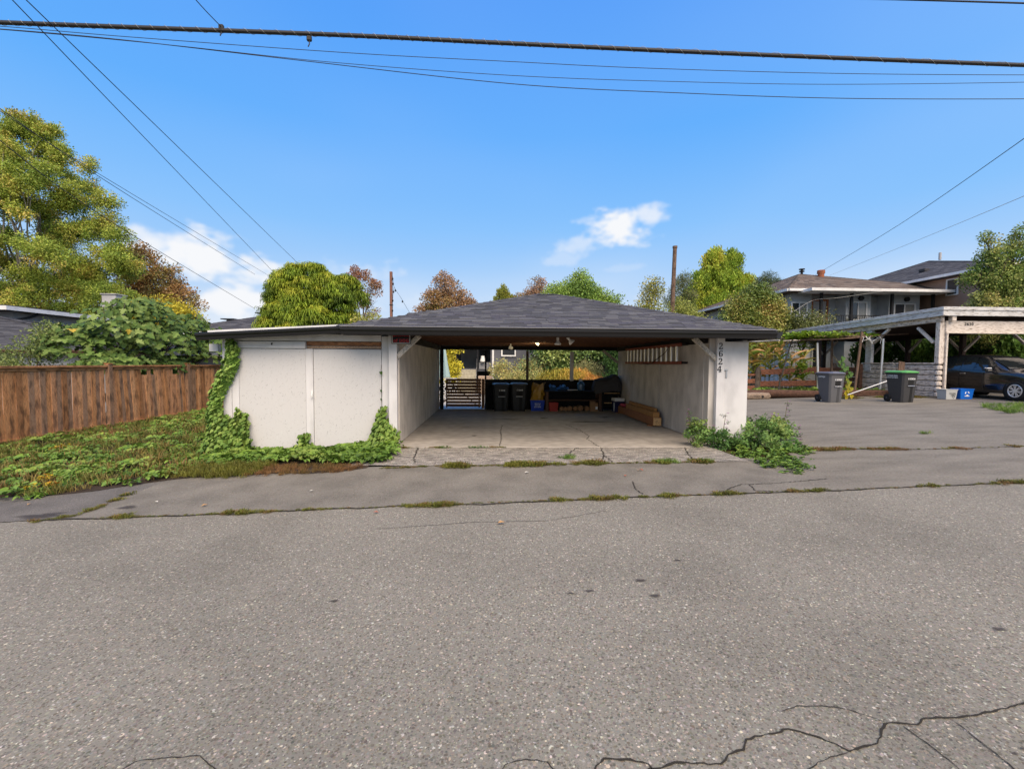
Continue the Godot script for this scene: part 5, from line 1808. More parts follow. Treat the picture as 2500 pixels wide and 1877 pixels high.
	# neighbour's garage far left
	t = thing("garage", "grey garage with dark shingle hip roof and white door behind the board fence", "garage", Vector3.ZERO)
	g = Geo.new()
	g.box(Vector3(-20.1, 0.75, -20.2), Vector3(15.4, 2.3, 5.6))
	part(t, "wall", g, M.light_grey)
	g = Geo.new()
	for k in 5:
		g.box(Vector3(-17.6, -0.05 + k * 0.42, -17.36), Vector3(5.2, 0.40, 0.05))
	part(t, "garage_door", g, M.fascia)
	var roof := hip_roof(t, [Vector3(-28.2, 1.98, -16.9), Vector3(-11.9, 1.98, -16.9), Vector3(-11.9, 1.98, -23.4), Vector3(-28.2, 1.98, -23.4)], Vector3(-25.0, 3.5, -20.4), Vector3(-21.4, 3.5, -20.4), M.dark_roof, 0.15, dark)
	g = Geo.new()
	gutter(g, Vector3(-28.2, 1.84, -16.8), Vector3(-11.9, 1.84, -16.8), Vector3.BACK)
	part(roof, "gutter", g, M.bench)
	# house behind it
	t = thing("house", "grey house with a low flat eave, white gutter and black downpipe at the far left", "house", Vector3.ZERO)
	g = Geo.new()
	g.box(Vector3(-31.0, 2.0, -29.0), Vector3(13.0, 4.2, 9.5))
	part(t, "wall", g, M.mid_grey)
	g = Geo.new()
	g.box(Vector3(-31.0, 4.24, -28.7), Vector3(14.2, 0.16, 10.7))
	roof = part(t, "roof", g, M.dark_roof)
	g = Geo.new()
	g.box(Vector3(-23.87, 4.17, -28.7), Vector3(0.06, 0.20, 10.8))
	g.box(Vector3(-31.0, 4.17, -23.32), Vector3(14.3, 0.20, 0.06))
	part(roof, "fascia", g, M.fascia)
	g = Geo.new()
	g.tube([Vector3(-23.95, 4.1, -25.2), Vector3(-24.2, 3.8, -24.7), Vector3(-24.45, 3.7, -24.35), Vector3(-24.45, 0.5, -24.35)], [0.06], 8)
	part(t, "downpipe", g, M.iron)
	g = Geo.new()
	g.chamfer(Vector3(-25.15, 5.0, -31.3), Vector3(0.9, 1.85, 0.9), 0.02)
	var ch := part(t, "chimney", g, M.light_grey)
	g = Geo.new()
	g.chamfer(Vector3(-25.15, 5.95, -31.3), Vector3(1.02, 0.08, 1.02), 0.02)
	part(ch, "chimney_cap", g, M.mid_grey)
	# dark roof between the fig tree and the golden cypress
	t = thing("house", "low house with a dark shingle hip roof and two roof vents behind the shed", "house", Vector3.ZERO)
	g = Geo.new()
	g.box(Vector3(-10.5, 1.35, -28.5), Vector3(11.0, 3.0, 9.0))
	part(t, "wall", g, M.light_grey)
	roof = hip_roof(t, [Vector3(-16.6, 3.12, -23.5), Vector3(-4.4, 3.12, -23.5), Vector3(-4.4, 3.12, -33.5), Vector3(-16.6, 3.12, -33.5)], Vector3(-11.2, 4.85, -28.5), Vector3(-9.8, 4.85, -28.5), M.dark_roof, 0.2, dark)
	for c in [[-15.0, 3.98, -26.5], [-13.5, 4.42, -27.3]]:
		g = Geo.new()
		g.tube([Vector3(c[0], c[1] - 0.3, c[2]), Vector3(c[0], c[1], c[2])], [0.15], 10)
		g.chamfer(Vector3(c[0], c[1] + 0.02, c[2]), Vector3(0.75, 0.05, 0.5), 0.01)
		part(roof, "roof_vent", g, M.iron)

func make_back_garden() -> void:
	rng.seed = 707
	var g: Geo
	var t: Node3D
	t = thing("house", "dark grey bungalow with concrete steps and white window, seen through the carport", "house", Vector3.ZERO)
	g = Geo.new()
	g.box(Vector3(3.2, 1.4, -26.5), Vector3(6.6, 3.2, 5.0))
	g.box(Vector3(-2.4, 1.4, -28.2), Vector3(4.6, 3.2, 1.6))
	part(t, "wall", g, M.slate)
	g = Geo.new()
	g.box(Vector3(0.9, 3.06, -26.6), Vector3(11.0, 0.14, 6.0))
	part(t, "roof", g, M.dark_roof)
	window(t, Vector3(0.85, 2.45, -23.98), 0.78, 1.0, 0.0, 1, M.bright)
	window(t, Vector3(2.55, 2.45, -23.98), 0.78, 0.95, 0.0, 1, M.bright)
	g = Geo.new()
	g.box(Vector3(0.03, 1.55, -23.97), Vector3(0.09, 3.3, 0.09))
	part(t, "corner_trim", g, M.bright)
	g = Geo.new()
	g.box(Vector3(-1.35, 2.3, -27.36), Vector3(1.1, 2.1, 0.06))
	part(t, "door", g, M.mid_grey)
	g = Geo.new()
	g.box(Vector3(-1.3, 1.22, -25.9), Vector3(2.6, 0.14, 2.9))
	part(t, "porch_floor", g, M.slate)
	for x in [-1.95, -0.8]:
		g = Geo.new()
		g.box(Vector3(x, 1.9, -24.45), Vector3(0.08, 1.4, 0.08))
		part(t, "porch_post", g, M.iron)
	g = Geo.new()
	g.box(Vector3(-0.35, 1.45, -24.42), Vector3(0.75, 0.36, 0.05))
	part(t, "porch_rail", g, M.mid_grey)
	var steps := thing("steps", "pale concrete steps up to the dark grey porch", "steps", Vector3(-1.36, 0.05, -23.0))
	for k in 7:
		g = Geo.new()
		g.chamfer(Vector3(0, 0.085 + k * 0.17 - 0.35 * (k * 0.17), -0.2 - k * 0.2), Vector3(0.98, 0.17 + 0.7 * k * 0.17, 0.24), 0.012)
		part(steps, "step", g, M.cement)
	g = Geo.new()
	g.tube([Vector3(0.55, 0.95, 0.2), Vector3(0.52, 1.75, -1.4)], [0.02], 6)
	g.tube([Vector3(0.52, 0.0, -0.4), Vector3(0.53, 1.3, -0.4)], [0.02], 6)
	part(steps, "handrail", g, M.steel)
	struct("patio", sheet(-4.5, 0.6, 0.5, func(_x): return -15.6, func(_x): return -23.5, 10, 0.01), M.patio, "pale concrete patio behind the slatted gate")
	t = thing("patio_umbrella", "folded pale teal garden umbrella behind the slatted gate", "umbrella", Vector3(-2.05, 0.0, -18.6))
	g = Geo.new()
	var rows := []
	for r in [[0.05, 2.55], [0.16, 2.0], [0.24, 1.5], [0.33, 1.05], [0.34, 1.0]]:
		var row := []
		for j in 16:
			var k: float = r[0] * (1.0 if j % 2 else 0.68)
			row.append(Vector3(cos(TAU * j / 16.0) * k, r[1], sin(TAU * j / 16.0) * k))
		rows.append(row)
	for i in rows.size() - 1:
		for j in 16:
			g.quad(rows[i][j], rows[i][(j + 1) % 16], rows[i + 1][(j + 1) % 16], rows[i + 1][j])
	part(t, "canopy", g, M.teal)
	g = Geo.new()
	g.tube([Vector3(0, 0, 0), Vector3(0, 2.6, 0)], [0.025], 8)
	part(t, "pole", g, M.steel)
	t = thing("breeze_block_wall", "white wall of pierced concrete blocks behind the gate", "wall", Vector3(-2.0, 0.0, -19.6))
	for i in 3:
		for j in 3:
			g = Geo.new()
			var c := Vector3(-0.3 + i * 0.31, 0.16 + j * 0.31, 0)
			for s in [[0, 0.14, 0.30, 0.025], [0, -0.14, 0.30, 0.025], [-0.14, 0, 0.025, 0.255], [0.14, 0, 0.025, 0.255]]:
				g.box(c + Vector3(s[0], s[1], 0), Vector3(s[2], s[3], 0.12))
			for a in 4:
				g.bar(c + Vector3(cos(a * PI / 2) * 0.135, sin(a * PI / 2) * 0.135, 0), c + Vector3(cos(a * PI / 2 + PI / 2) * 0.135, sin(a * PI / 2 + PI / 2) * 0.135, 0), 0.03, 0.10, Vector3.BACK)
			part(t, "breeze_block", g, M.bright)
	t = thing("lantern", "white rounded lantern shade standing on the porch ledge", "lamp", Vector3(-0.52, 1.64, -24.2))
	g = Geo.new()
	g.lathe([Vector2(0.0, 0.0), Vector2(0.13, 0.0), Vector2(0.15, 0.06), Vector2(0.11, 0.22), Vector2(0.09, 0.32), Vector2(0.10, 0.34), Vector2(0, 0.34)], 16)
	part(t, "shade", g, M.bright)
	t = thing("garden_bench", "pale wooden cabinet under the porch ledge", "cabinet", Vector3(-0.35, 0.05, -22.6))
	g = Geo.new()
	g.chamfer(Vector3(0, 0.45, 0), Vector3(0.72, 0.9, 0.4), 0.02)
	part(t, "body", g, M.card_pale)
	t = thing("garden_fence", "black board fence at the back of the garden behind the maple", "fence", Vector3(5.2, 0, -22.3))
	for k in 22:
		g = Geo.new()
		g.box(Vector3(-2.2 + k * 0.2, 0.95, 0.01 * (k % 2)), Vector3(0.19, 1.9, 0.02))
		part(t, "board", g, M.black_wood)
	t = thing("raised_planter", "reddish timber planter edge in front of the garden shrubs", "planter", Vector3(1.3, 0.0, -18.9))
	for k in 2:
		g = Geo.new()
		g.chamfer(Vector3(0, 0.3 + k * 0.3, 0), Vector3(2.6, 0.27, 0.08), 0.01)
		part(t, "plank", g, [M.lumber_end, M.red_board][k])

# ---------- plants ----------
func tones_of(list: Array) -> Array:
	var out := []
	for v in list:
		out.append(Color(v[0], v[1], v[2]))
	return out

func clump(seed_: int, count: int, rad: Vector3, l: float, w: float, mode := "broad") -> Mesh:
	# a handful of leaves: tones near 1, multiplied by the tint of each copy
	rng.seed = seed_
	var g := Geo.new()
	for i in count:
		var k := rf(0.7, 1.25)
		g.col = Color(k * rf(0.9, 1.12), k, k * rf(0.75, 1.1))
		var p := rv() * pow(rng.randf(), 0.4) * rad
		match mode:
			"broad":
				var d := (rv() + Vector3(0, -0.15, 0) + p.normalized() * 0.7).normalized()
				var nn := (Vector3.UP * 0.6 + rv()).normalized()
				g.leaf(p, d, nn, l * rf(0.7, 1.25), w * rf(0.8, 1.2))
			"up":
				var d := (Vector3.UP * 1.5 + rv() + p.normalized() * 0.4).normalized()
				g.leaf(p, d, rv(), l * rf(0.7, 1.25), w)
			"droop":
				var d := Vector3(rf(-1, 1), 0.25, rf(-1, 1)).normalized()
				var side := d.cross(Vector3.UP).normalized()
				var a := p
				for s in 4:
					var b := a + (d * (0.9 - s * 0.25) + Vector3.DOWN * (0.1 + s * 0.42)).normalized() * l * 0.3
					var ww := w * (1.0 - s * 0.2)
					g.quad(a - side * ww, a + side * ww, b + side * ww * 0.8, b - side * ww * 0.8)
					a = b
			"needle":
				var d := (p.normalized() + rv() * 0.5 + Vector3(0, 0.25, 0)).normalized()
				g.leaf(p, d, rv(), l, w, 0.0)
			"hang":
				# leaves lying on a wall that faces +z
				var nn := (Vector3(0, 0.35, 0.9) + rv() * 0.8).normalized()
				var d := (Vector3(rf(-1.3, 1.3), -1, rf(-0.4, 0.4))).normalized()
				d = (d - nn * d.dot(nn)).normalized()
				g.heart(p, d, nn, l * rf(0.65, 1.2))
			"carpet":
				var nn := (Vector3.UP + rv() * 0.55).normalized()
				var d := rv()
				d = (d - nn * d.dot(nn)).normalized()
				g.heart(p, d, nn, l * rf(0.6, 1.25))
			"grass":
				var q := Vector3(p.x, 0, p.z)
				g.blade(q, (Vector3.UP + Vector3(rf(-0.5, 0.5), 0, rf(-0.5, 0.5))).normalized(), l * rf(0.5, 1.2), w, Vector3(rf(-0.4, 0.4), -0.2, rf(-0.4, 0.4)), 3)
			"moss":
				var q := Vector3(p.x, 0, p.z)
				g.blade(q, (Vector3.UP + Vector3(rf(-0.9, 0.9), 0, rf(-0.9, 0.9))).normalized(), l * rf(0.5, 1.2), w, Vector3(rf(-0.3, 0.3), -0.3, rf(-0.3, 0.3)), 2)
	return g.mesh()

func make_clumps() -> void:
	C.broad = clump(1, 46, Vector3(0.5, 0.4, 0.5), 0.2, 0.13)
	C.broad2 = clump(2, 40, Vector3(0.5, 0.35, 0.5), 0.16, 0.11)
	C.fine = clump(3, 60, Vector3(0.5, 0.45, 0.5), 0.11, 0.07)
	C.up = clump(4, 60, Vector3(0.4, 0.55, 0.4), 0.22, 0.10, "up")
	C.droop = clump(5, 46, Vector3(0.38, 0.22, 0.38), 0.55, 0.013, "droop")
	C.frond = clump(15, 34, Vector3(0.34, 0.22, 0.34), 0.34, 0.026, "droop")
	C.needle = clump(6, 60, Vector3(0.45, 0.3, 0.45), 0.22, 0.03, "needle")
	C.hang = clump(7, 7, Vector3(0.10, 0.13, 0.05), 0.095, 0, "hang")
	C.carpet = clump(8, 15, Vector3(0.17, 0.045, 0.17), 0.068, 0, "carpet")
	C.carpet2 = clump(9, 16, Vector3(0.15, 0.05, 0.15), 0.055, 0, "carpet")
	C.grass = clump(10, 26, Vector3(0.09, 0, 0.09), 0.11, 0.007, "grass")
	C.moss = clump(11, 44, Vector3(0.06, 0, 0.05), 0.035, 0.006, "moss")
	C.vine = clump(12, 16, Vector3(0.3, 0.14, 0.3), 0.17, 0, "carpet")
	C.mallow = clump(13, 22, Vector3(0.16, 0.14, 0.16), 0.075, 0, "carpet")
	C.sprig = clump(14, 26, Vector3(0.3, 0.3, 0.3), 0.13, 0.055)

func crown(parent: Node3D, lobes: Array, n: int, m: Mesh, size: float, tones: Array, seed_: int, o := {}) -> void:
	# copies of a leaf clump through the outer part of each lobe, thinned by noise so that gaps open
	rng.seed = seed_
	var f := FastNoiseLite.new()
	f.seed = seed_
	f.frequency = o.get("noise", 0.45)
	var total := 0.0
	for l in lobes:
		total += pow(l[1].x * l[1].y * l[1].z, 0.667)
	var where := []
	var tints := []
	var base := parent.position
	var inner: float = o.get("inner", 0.45)
	for l in lobes:
		var q := int(n * pow(l[1].x * l[1].y * l[1].z, 0.667) / total)
		for i in q:
			var d := rv()
			if d.y < -0.5 and rng.randf() < o.get("bald", 0.5):
				d.y = -d.y
			var r := lerpf(inner, 1.0, pow(rng.randf(), 0.6)) * (0.86 + 0.22 * f.get_noise_3dv(d * 3.0 + l[0]))
			var p: Vector3 = l[0] + d * l[1] * r
			var v := f.get_noise_3dv(p * 2.0)
			if v < o.get("gap", -0.28):
				continue
			var s := size * rf(0.65, 1.3)
			var b: Basis
			if o.get("upright", false):
				b = Basis(Vector3.UP, rf(0, TAU)) * Basis(Vector3.RIGHT, rf(-0.25, 0.25))
			else:
				b = Basis(rv(), rf(0, TAU))
			where.append(Transform3D(b.scaled(Vector3.ONE * s), p - base))
			# young growth at the tips of each bough is the yellower one
			var k := clampf(0.5 + 0.9 * f.get_noise_3dv(p * 0.8 + Vector3(7, 3, 1)) + rf(-0.25, 0.25) + o.get("tip", 0.0) * (d.y - 0.35), 0.0, 0.999) * (tones.size() - 1)
			var c: Color = tones[int(k)].lerp(tones[int(k) + 1], k - int(k)) if tones.size() > 1 else tones[0]
			tints.append(c * rf(1.0 - o.get("vary", 0.25), 1.0 + o.get("vary", 0.25)) * o.get("bright", 1.9))
	scatter(parent, o.get("called", "crown"), m, o.get("mat", M.leaf), where, tints)

func limb(g: Geo, a: Vector3, b: Vector3, r0: float, r1: float, bow := 0.12) -> void:
	var path := []
	var l := a.distance_to(b)
	var side := Vector3(rf(-1, 1), rf(0, 0.6), rf(-1, 1)) * l * bow
	for i in 6:
		var t := i / 5.0
		path.append(a.lerp(b, t) + side * sin(PI * t) * 0.6 + Vector3(rf(-0.02, 0.02), rf(-0.02, 0.02), rf(-0.02, 0.02)) * l * (1.0 if i > 0 and i < 5 else 0.0))
	g.tube(path, [r0, lerpf(r0, r1, 0.3), lerpf(r0, r1, 0.5), lerpf(r0, r1, 0.7), lerpf(r0, r1, 0.85), r1], 7)

func tree(called: String, label: String, category: String, base: Vector3, r: float, lobes: Array, n: int, m: Mesh, size: float, tones: Array, seed_: int, o := {}) -> Node3D:
	var t := thing(called, label, category, base, 0.0, o.get("group", ""))
	rng.seed = seed_ + 500
	var g := Geo.new()
	var mid := Vector3.ZERO
	for l in lobes:
		mid += l[0] / lobes.size()
	mid -= base
	var fork := Vector3(mid.x * 0.5, mid.y * o.get("fork", 0.55), mid.z * 0.5)
	limb(g, Vector3(0, -0.1, 0), fork, r, r * 0.7, 0.04)
	for q in mini(lobes.size(), o.get("limbs", 60)):
		var l: Array = lobes[q]
		var c: Vector3 = l[0] - base
		limb(g, fork, c, r * o.get("thin", 0.6), r * 0.12)
		for i in o.get("twigs", 4):
			var d := rv()
			d.y = absf(d.y) * 0.8 + 0.1
			limb(g, fork.lerp(c, rf(0.5, 1.0)), c + d * l[1] * rf(0.7, o.get("reach", 1.0)), r * 0.16, r * 0.04)
	part(t, "trunk", g, o.get("bark", M.bark))
	crown(t, lobes, n, m, size, tones, seed_, o)
	return t

func make_trees() -> void:
	var V := func(a): return Vector3(a[0], a[1], a[2])
	var lobes := func(list):
		var out := []
		for l in list:
			out.append([Vector3(l[0], l[1], l[2]), Vector3(l[3], l[4], l[5] if l.size() > 5 else l[3])])
		return out
	var yg := tones_of([[0.10, 0.15, 0.028], [0.165, 0.215, 0.036], [0.235, 0.26, 0.046], [0.34, 0.275, 0.075]])
	var brown := tones_of([[0.10, 0.11, 0.035], [0.16, 0.125, 0.045], [0.23, 0.13, 0.055], [0.17, 0.11, 0.05]])
	var blobs := []
	rng.seed = 71
	for k in 150:
		# a tall crown narrowing upwards, ragged on its right side
		var h := rf(0.0, 1.0)
		var y := 3.6 + 12.9 * h
		var wide := 7.2 * (1.0 - pow(h, 1.8)) + 0.8
		var a := rf(0, TAU)
		var q := sqrt(rng.randf())
		blobs.append([-29.4 + cos(a) * wide * q + h * 0.6, y, -30.0 + sin(a) * wide * q * 0.6, rf(0.7, 1.35) * (1.15 - 0.45 * h), rf(0.6, 1.05) * (1.15 - 0.4 * h)])
	for b in [[-27.9, 15.6, -30, 0.6, 1.0], [-26.9, 14.3, -30, 0.7, 1.1], [-25.4, 13.6, -30, 0.7, 1.0], [-24.4, 11.6, -30, 0.9, 0.9], [-23.4, 9.4, -29.5, 1.0, 0.7], [-23.0, 7.4, -29.5, 0.9, 0.7], [-24.2, 6.0, -29.5, 1.4, 1.0], [-22.9, 5.6, -29.5, 0.8, 0.6], [-28.5, 16.4, -30, 0.5, 0.8], [-31.0, 15.5, -30, 1.0, 1.0], [-24.6, 8.3, -30, 1.3, 1.0], [-25.6, 9.6, -30, 1.4, 1.0], [-26.2, 7.4, -30, 1.5, 1.1], [-24.3, 10.4, -30, 1.0, 0.9], [-27.4, 8.6, -30, 1.4, 1.1], [-28.6, 6.6, -30, 1.4, 1.1], [-30.4, 7.6, -30, 1.4, 1.1], [-32.2, 8.6, -30, 1.4, 1.1], [-27.0, 11.2, -30, 1.2, 1.0]]:
		blobs.append(b)
	for b in blobs:
		b[0] *= 1.1
		b[1] = 1.6 + (b[1] - 1.6) * 1.1
		b[2] *= 1.1
	tree("birch_tree", "tall yellow-green birch filling the far left of the sky", "tree", Vector3(-32.6, -0.5, -33.0), 0.26, lobes.call(blobs), 13000, C.broad2, 0.72, yg, 11, {"bright": 1.8, "gap": -0.04, "noise": 0.85, "bark": M.pale_bark, "twigs": 2, "inner": 0.15, "reach": 1.1, "thin": 0.28, "limbs": 30})
	tree("maple_tree", "rust-brown autumn tree behind the grey chimney", "tree", Vector3(-28, -0.5, -38), 0.3, lobes.call([[-28.3, 9.0, -38, 1.6, 2.2], [-26.8, 7.6, -38, 1.9, 2.0], [-28.8, 7.0, -38, 2.0, 2.2], [-25.4, 6.4, -38, 1.7, 1.5], [-27, 5.6, -37.5, 2.6, 1.8]]), 900, C.broad2, 1.0, brown, 12, {"gap": -0.15, "bark": M.pale_bark})
	tree("shrub_tree", "golden-yellow shrub between the rust-brown tree and the fig", "shrub", Vector3(-23.5, -0.3, -33), 0.15, lobes.call([[-23.3, 4.9, -33, 1.8, 1.2], [-21.9, 4.5, -33, 1.3, 1.0], [-24.6, 4.6, -33, 1.4, 1.0], [-22.8, 3.2, -33, 2.2, 1.4]]), 420, C.fine, 1.1, tones_of([[0.17, 0.17, 0.02], [0.3, 0.25, 0.025], [0.22, 0.2, 0.03]]), 13)
	blobs = []
	rng.seed = 72
	for k in 52:
		var c := rv()
		c.y = absf(c.y)
		c.z = absf(c.z)
		var l: Array = pick([[-7.95, 4.2, -19.6, 1.15, 1.6], [-6.7, 3.95, -19.4, 1.15, 1.35], [-7.4, 2.7, -19.3, 2.0, 1.5], [-7.5, 3.4, -19.4, 1.6, 1.4]])
		blobs.append([l[0] + c.x * l[3] * 0.95, l[1] + c.y * l[4] * 0.85 - 0.1, l[2] + c.z * l[3] * 0.8, rf(0.42, 0.7), rf(0.36, 0.56)])
	blobs.append([-9.35, 2.5, -19.3, 0.5, 0.4])
	blobs.append([-9.1, 3.5, -19.4, 0.35, 0.3])
	tree("cypress_tree", "rounded golden threadleaf cypress behind the shed roof", "tree", Vector3(-7.5, 0, -19.5), 0.16, lobes.call(blobs), 3200, C.frond, 0.5, tones_of([[0.07, 0.115, 0.016], [0.13, 0.19, 0.022], [0.20, 0.265, 0.03], [0.28, 0.295, 0.036]]), 14, {"gap": -0.4, "upright": true, "inner": 0.72, "bald": 0.8, "twigs": 0, "noise": 1.1, "tip": 0.38, "bright": 1.6, "thin": 0.3, "vary": 0.4, "limbs": 8})
	tree("photinia_shrub", "small pale leafy shrub by the right foot of the golden cypress", "shrub", Vector3(-4.6, 0, -18.3), 0.06, lobes.call([[-5.0, 2.95, -18.3, 0.7, 0.5], [-4.0, 2.75, -18.3, 0.6, 0.45], [-4.6, 1.8, -18.3, 1.0, 0.9]]), 150, C.fine, 0.8, tones_of([[0.12, 0.15, 0.04], [0.2, 0.2, 0.06], [0.3, 0.22, 0.1]]), 15)
	tree("maple_tree", "sparse purple-brown tree just right of the golden cypress", "tree", Vector3(-9.6, 0, -34), 0.14, lobes.call([[-9.9, 7.6, -34, 1.0, 1.0], [-8.9, 7.0, -34, 0.8, 0.7], [-10.3, 6.6, -34, 0.8, 0.7], [-9.2, 5.6, -34, 0.9, 0.9]]), 190, C.broad2, 0.75, tones_of([[0.14, 0.07, 0.04], [0.2, 0.1, 0.06], [0.13, 0.1, 0.05]]), 16, {"gap": -0.1, "reach": 1.15, "twigs": 7})
	tree("maple_tree", "reddish-brown maple left of the hip roof's peak", "tree", Vector3(-3.5, 0, -34), 0.2, lobes.call([[-3.5, 7.2, -34, 1.15, 1.1], [-2.2, 6.3, -34, 0.7, 0.7], [-4.5, 6.2, -34, 1.0, 0.9], [-3.2, 5.7, -34, 1.5, 0.9], [-4.6, 5.2, -34, 1.2, 0.7], [-1.6, 5.8, -34, 0.6, 0.5]]), 440, C.broad2, 0.8, tones_of([[0.14, 0.125, 0.035], [0.2, 0.125, 0.055], [0.23, 0.145, 0.09], [0.15, 0.10, 0.05]]), 17, {"gap": -0.12, "twigs": 6, "reach": 1.1})
	tree("conifer_tree", "small dense yellow-green conifer top behind the hip roof", "tree", Vector3(1.0, 0, -36), 0.15, lobes.call([[0.85, 6.9, -36, 0.6, 0.75], [0.5, 6.3, -36, 0.7, 0.6], [1.4, 6.3, -36, 0.65, 0.7], [0.9, 5.4, -36, 1.2, 0.9]]), 240, C.up, 0.6, tones_of([[0.09, 0.12, 0.02], [0.16, 0.17, 0.03], [0.22, 0.18, 0.04]]), 18, {"upright": true})
	tree("maple_tree", "pinkish-brown thin tree touching the roof's peak", "tree", Vector3(3.4, 0, -36), 0.12, lobes.call([[3.5, 7.8, -36, 0.7, 0.6], [3.0, 7.1, -36, 0.8, 0.5], [4.0, 7.2, -36, 0.6, 0.6], [2.3, 6.6, -36, 0.8, 0.5]]), 170, C.broad2, 0.7, tones_of([[0.22, 0.14, 0.09], [0.19, 0.12, 0.075], [0.15, 0.13, 0.05]]), 19, {"gap": -0.1})
	tree("apple_tree", "leafy green apple tree above the right slope of the carport roof", "tree", Vector3(4.3, 0, -22), 0.16, lobes.call([[4.2, 5.25, -22, 0.75, 0.55], [3.2, 4.7, -22, 0.9, 0.7], [4.9, 4.7, -22, 0.8, 0.6], [5.7, 4.45, -22, 0.6, 0.45], [4.4, 4.0, -22, 1.6, 0.9], [4.25, 5.75, -22, 0.25, 0.35]]), 720, C.fine, 0.75, tones_of([[0.075, 0.125, 0.03], [0.12, 0.17, 0.035], [0.17, 0.20, 0.06]]), 20, {"bright": 2.5, "reach": 1.15, "twigs": 6})
	tree("climber_shrub", "vine-smothered leaning stump left of the bare wooden pole", "shrub", Vector3(7.4, 0, -21), 0.09, lobes.call([[7.5, 5.1, -21, 0.45, 0.38], [7.35, 4.5, -21, 0.4, 0.5], [7.1, 3.9, -21, 0.7, 0.5], [6.4, 3.9, -21.4, 0.7, 0.4], [7.9, 4.0, -21, 0.5, 0.45], [7.2, 3.0, -21, 1.2, 0.8]]), 300, C.fine, 0.7, tones_of([[0.12, 0.14, 0.03], [0.19, 0.18, 0.05], [0.22, 0.15, 0.06]]), 21, {"gap": -0.1, "reach": 1.3, "twigs": 5})
	tree("climber_shrub", "light green shrub right of the bare wooden pole's foot", "shrub", Vector3(9.6, 0, -22.6), 0.07, lobes.call([[9.6, 4.35, -22.6, 0.6, 0.6], [10.2, 3.7, -22.6, 0.6, 0.5], [9.5, 3.2, -22.6, 0.9, 0.8]]), 160, C.fine, 0.8, tones_of([[0.13, 0.16, 0.035], [0.2, 0.21, 0.06]]), 22)
	tree("beech_tree", "large dense two-headed yellow-green hornbeam behind the blue-grey house", "tree", Vector3(22.8, 0.4, -45), 0.35, lobes.call([[22.3, 11.3, -45, 1.35, 2.0], [24.2, 11.2, -45, 1.1, 1.9], [21.0, 9.3, -45, 1.3, 1.7], [23.2, 9.4, -44.5, 1.7, 2.0], [25.4, 9.1, -45, 1.3, 1.7], [19.9, 7.6, -45, 1.2, 1.6], [22.5, 7.2, -44.3, 2.2, 1.9], [25.6, 7.2, -45, 1.6, 1.7], [22.8, 5.0, -45, 3.6, 1.8]]), 1700, C.up, 1.0, tones_of([[0.08, 0.13, 0.018], [0.13, 0.19, 0.022], [0.19, 0.235, 0.028], [0.27, 0.25, 0.038]]), 23, {"bright": 2.0, "upright": true, "gap": -0.45, "inner": 0.6})
	tree("pine_tree", "dark pine behind the bare wooden pole", "tree", Vector3(16.8, 0.3, -40), 0.18, lobes.call([[17.0, 9.0, -40, 0.7, 0.7], [16.6, 7.9, -40, 0.9, 0.8], [17.4, 7.4, -40, 0.9, 0.8], [15.8, 7.2, -40, 0.6, 0.5], [17, 6, -40, 1.4, 1.0]]), 260, C.needle, 1.1, tones_of([[0.05, 0.075, 0.028], [0.085, 0.11, 0.04], [0.12, 0.1, 0.06]]), 24, {"gap": -0.1})
	tree("pine_tree", "dull green pine between the hornbeam and the brown tiled roof", "tree", Vector3(24.6, 0.4, -40), 0.18, lobes.call([[24.9, 9.2, -40, 0.8, 0.6], [24.2, 8.5, -40, 0.9, 0.7], [25.6, 8.6, -40, 0.8, 0.7], [24.6, 7.4, -40, 1.3, 1.0]]), 260, C.needle, 1.1, tones_of([[0.06, 0.08, 0.035], [0.10, 0.11, 0.05]]), 25, {"gap": -0.1})
	tree("holly_tree", "wide rusty-green evergreen before the blue-grey house", "tree", Vector3(14.8, 0.3, -24.8), 0.2, lobes.call([[14.8, 5.2, -24.8, 1.1, 0.8, 0.8], [13.8, 4.5, -24.7, 0.95, 0.85, 0.8], [15.5, 4.4, -24.7, 0.95, 0.95, 0.8], [14.5, 3.7, -24.6, 1.6, 1.0, 1.0], [13.3, 3.9, -24.6, 0.65, 0.65], [14.6, 2.6, -24.6, 2.0, 1.1, 1.0], [16.3, 3.9, -24.7, 0.5, 0.45]]), 950, C.fine, 0.9, tones_of([[0.05, 0.075, 0.017], [0.085, 0.11, 0.022], [0.14, 0.13, 0.035], [0.2, 0.125, 0.045]]), 26, {"bright": 2.5, "gap": -0.45, "mat": M.glossy_leaf})
	tree("laurel_shrub", "dark leafy shrub in front of the balcony railing", "shrub", Vector3(16.7, 0.4, -24.2), 0.08, lobes.call([[16.6, 3.9, -24.2, 0.5, 0.45], [17.4, 4.1, -24.2, 0.45, 0.5], [18.2, 3.9, -24.2, 0.5, 0.5], [17.3, 3.2, -24.2, 1.2, 0.7]]), 250, C.fine, 0.8, tones_of([[0.05, 0.07, 0.02], [0.09, 0.1, 0.03], [0.13, 0.11, 0.04]]), 27, {"mat": M.glossy_leaf, "gap": -0.1})
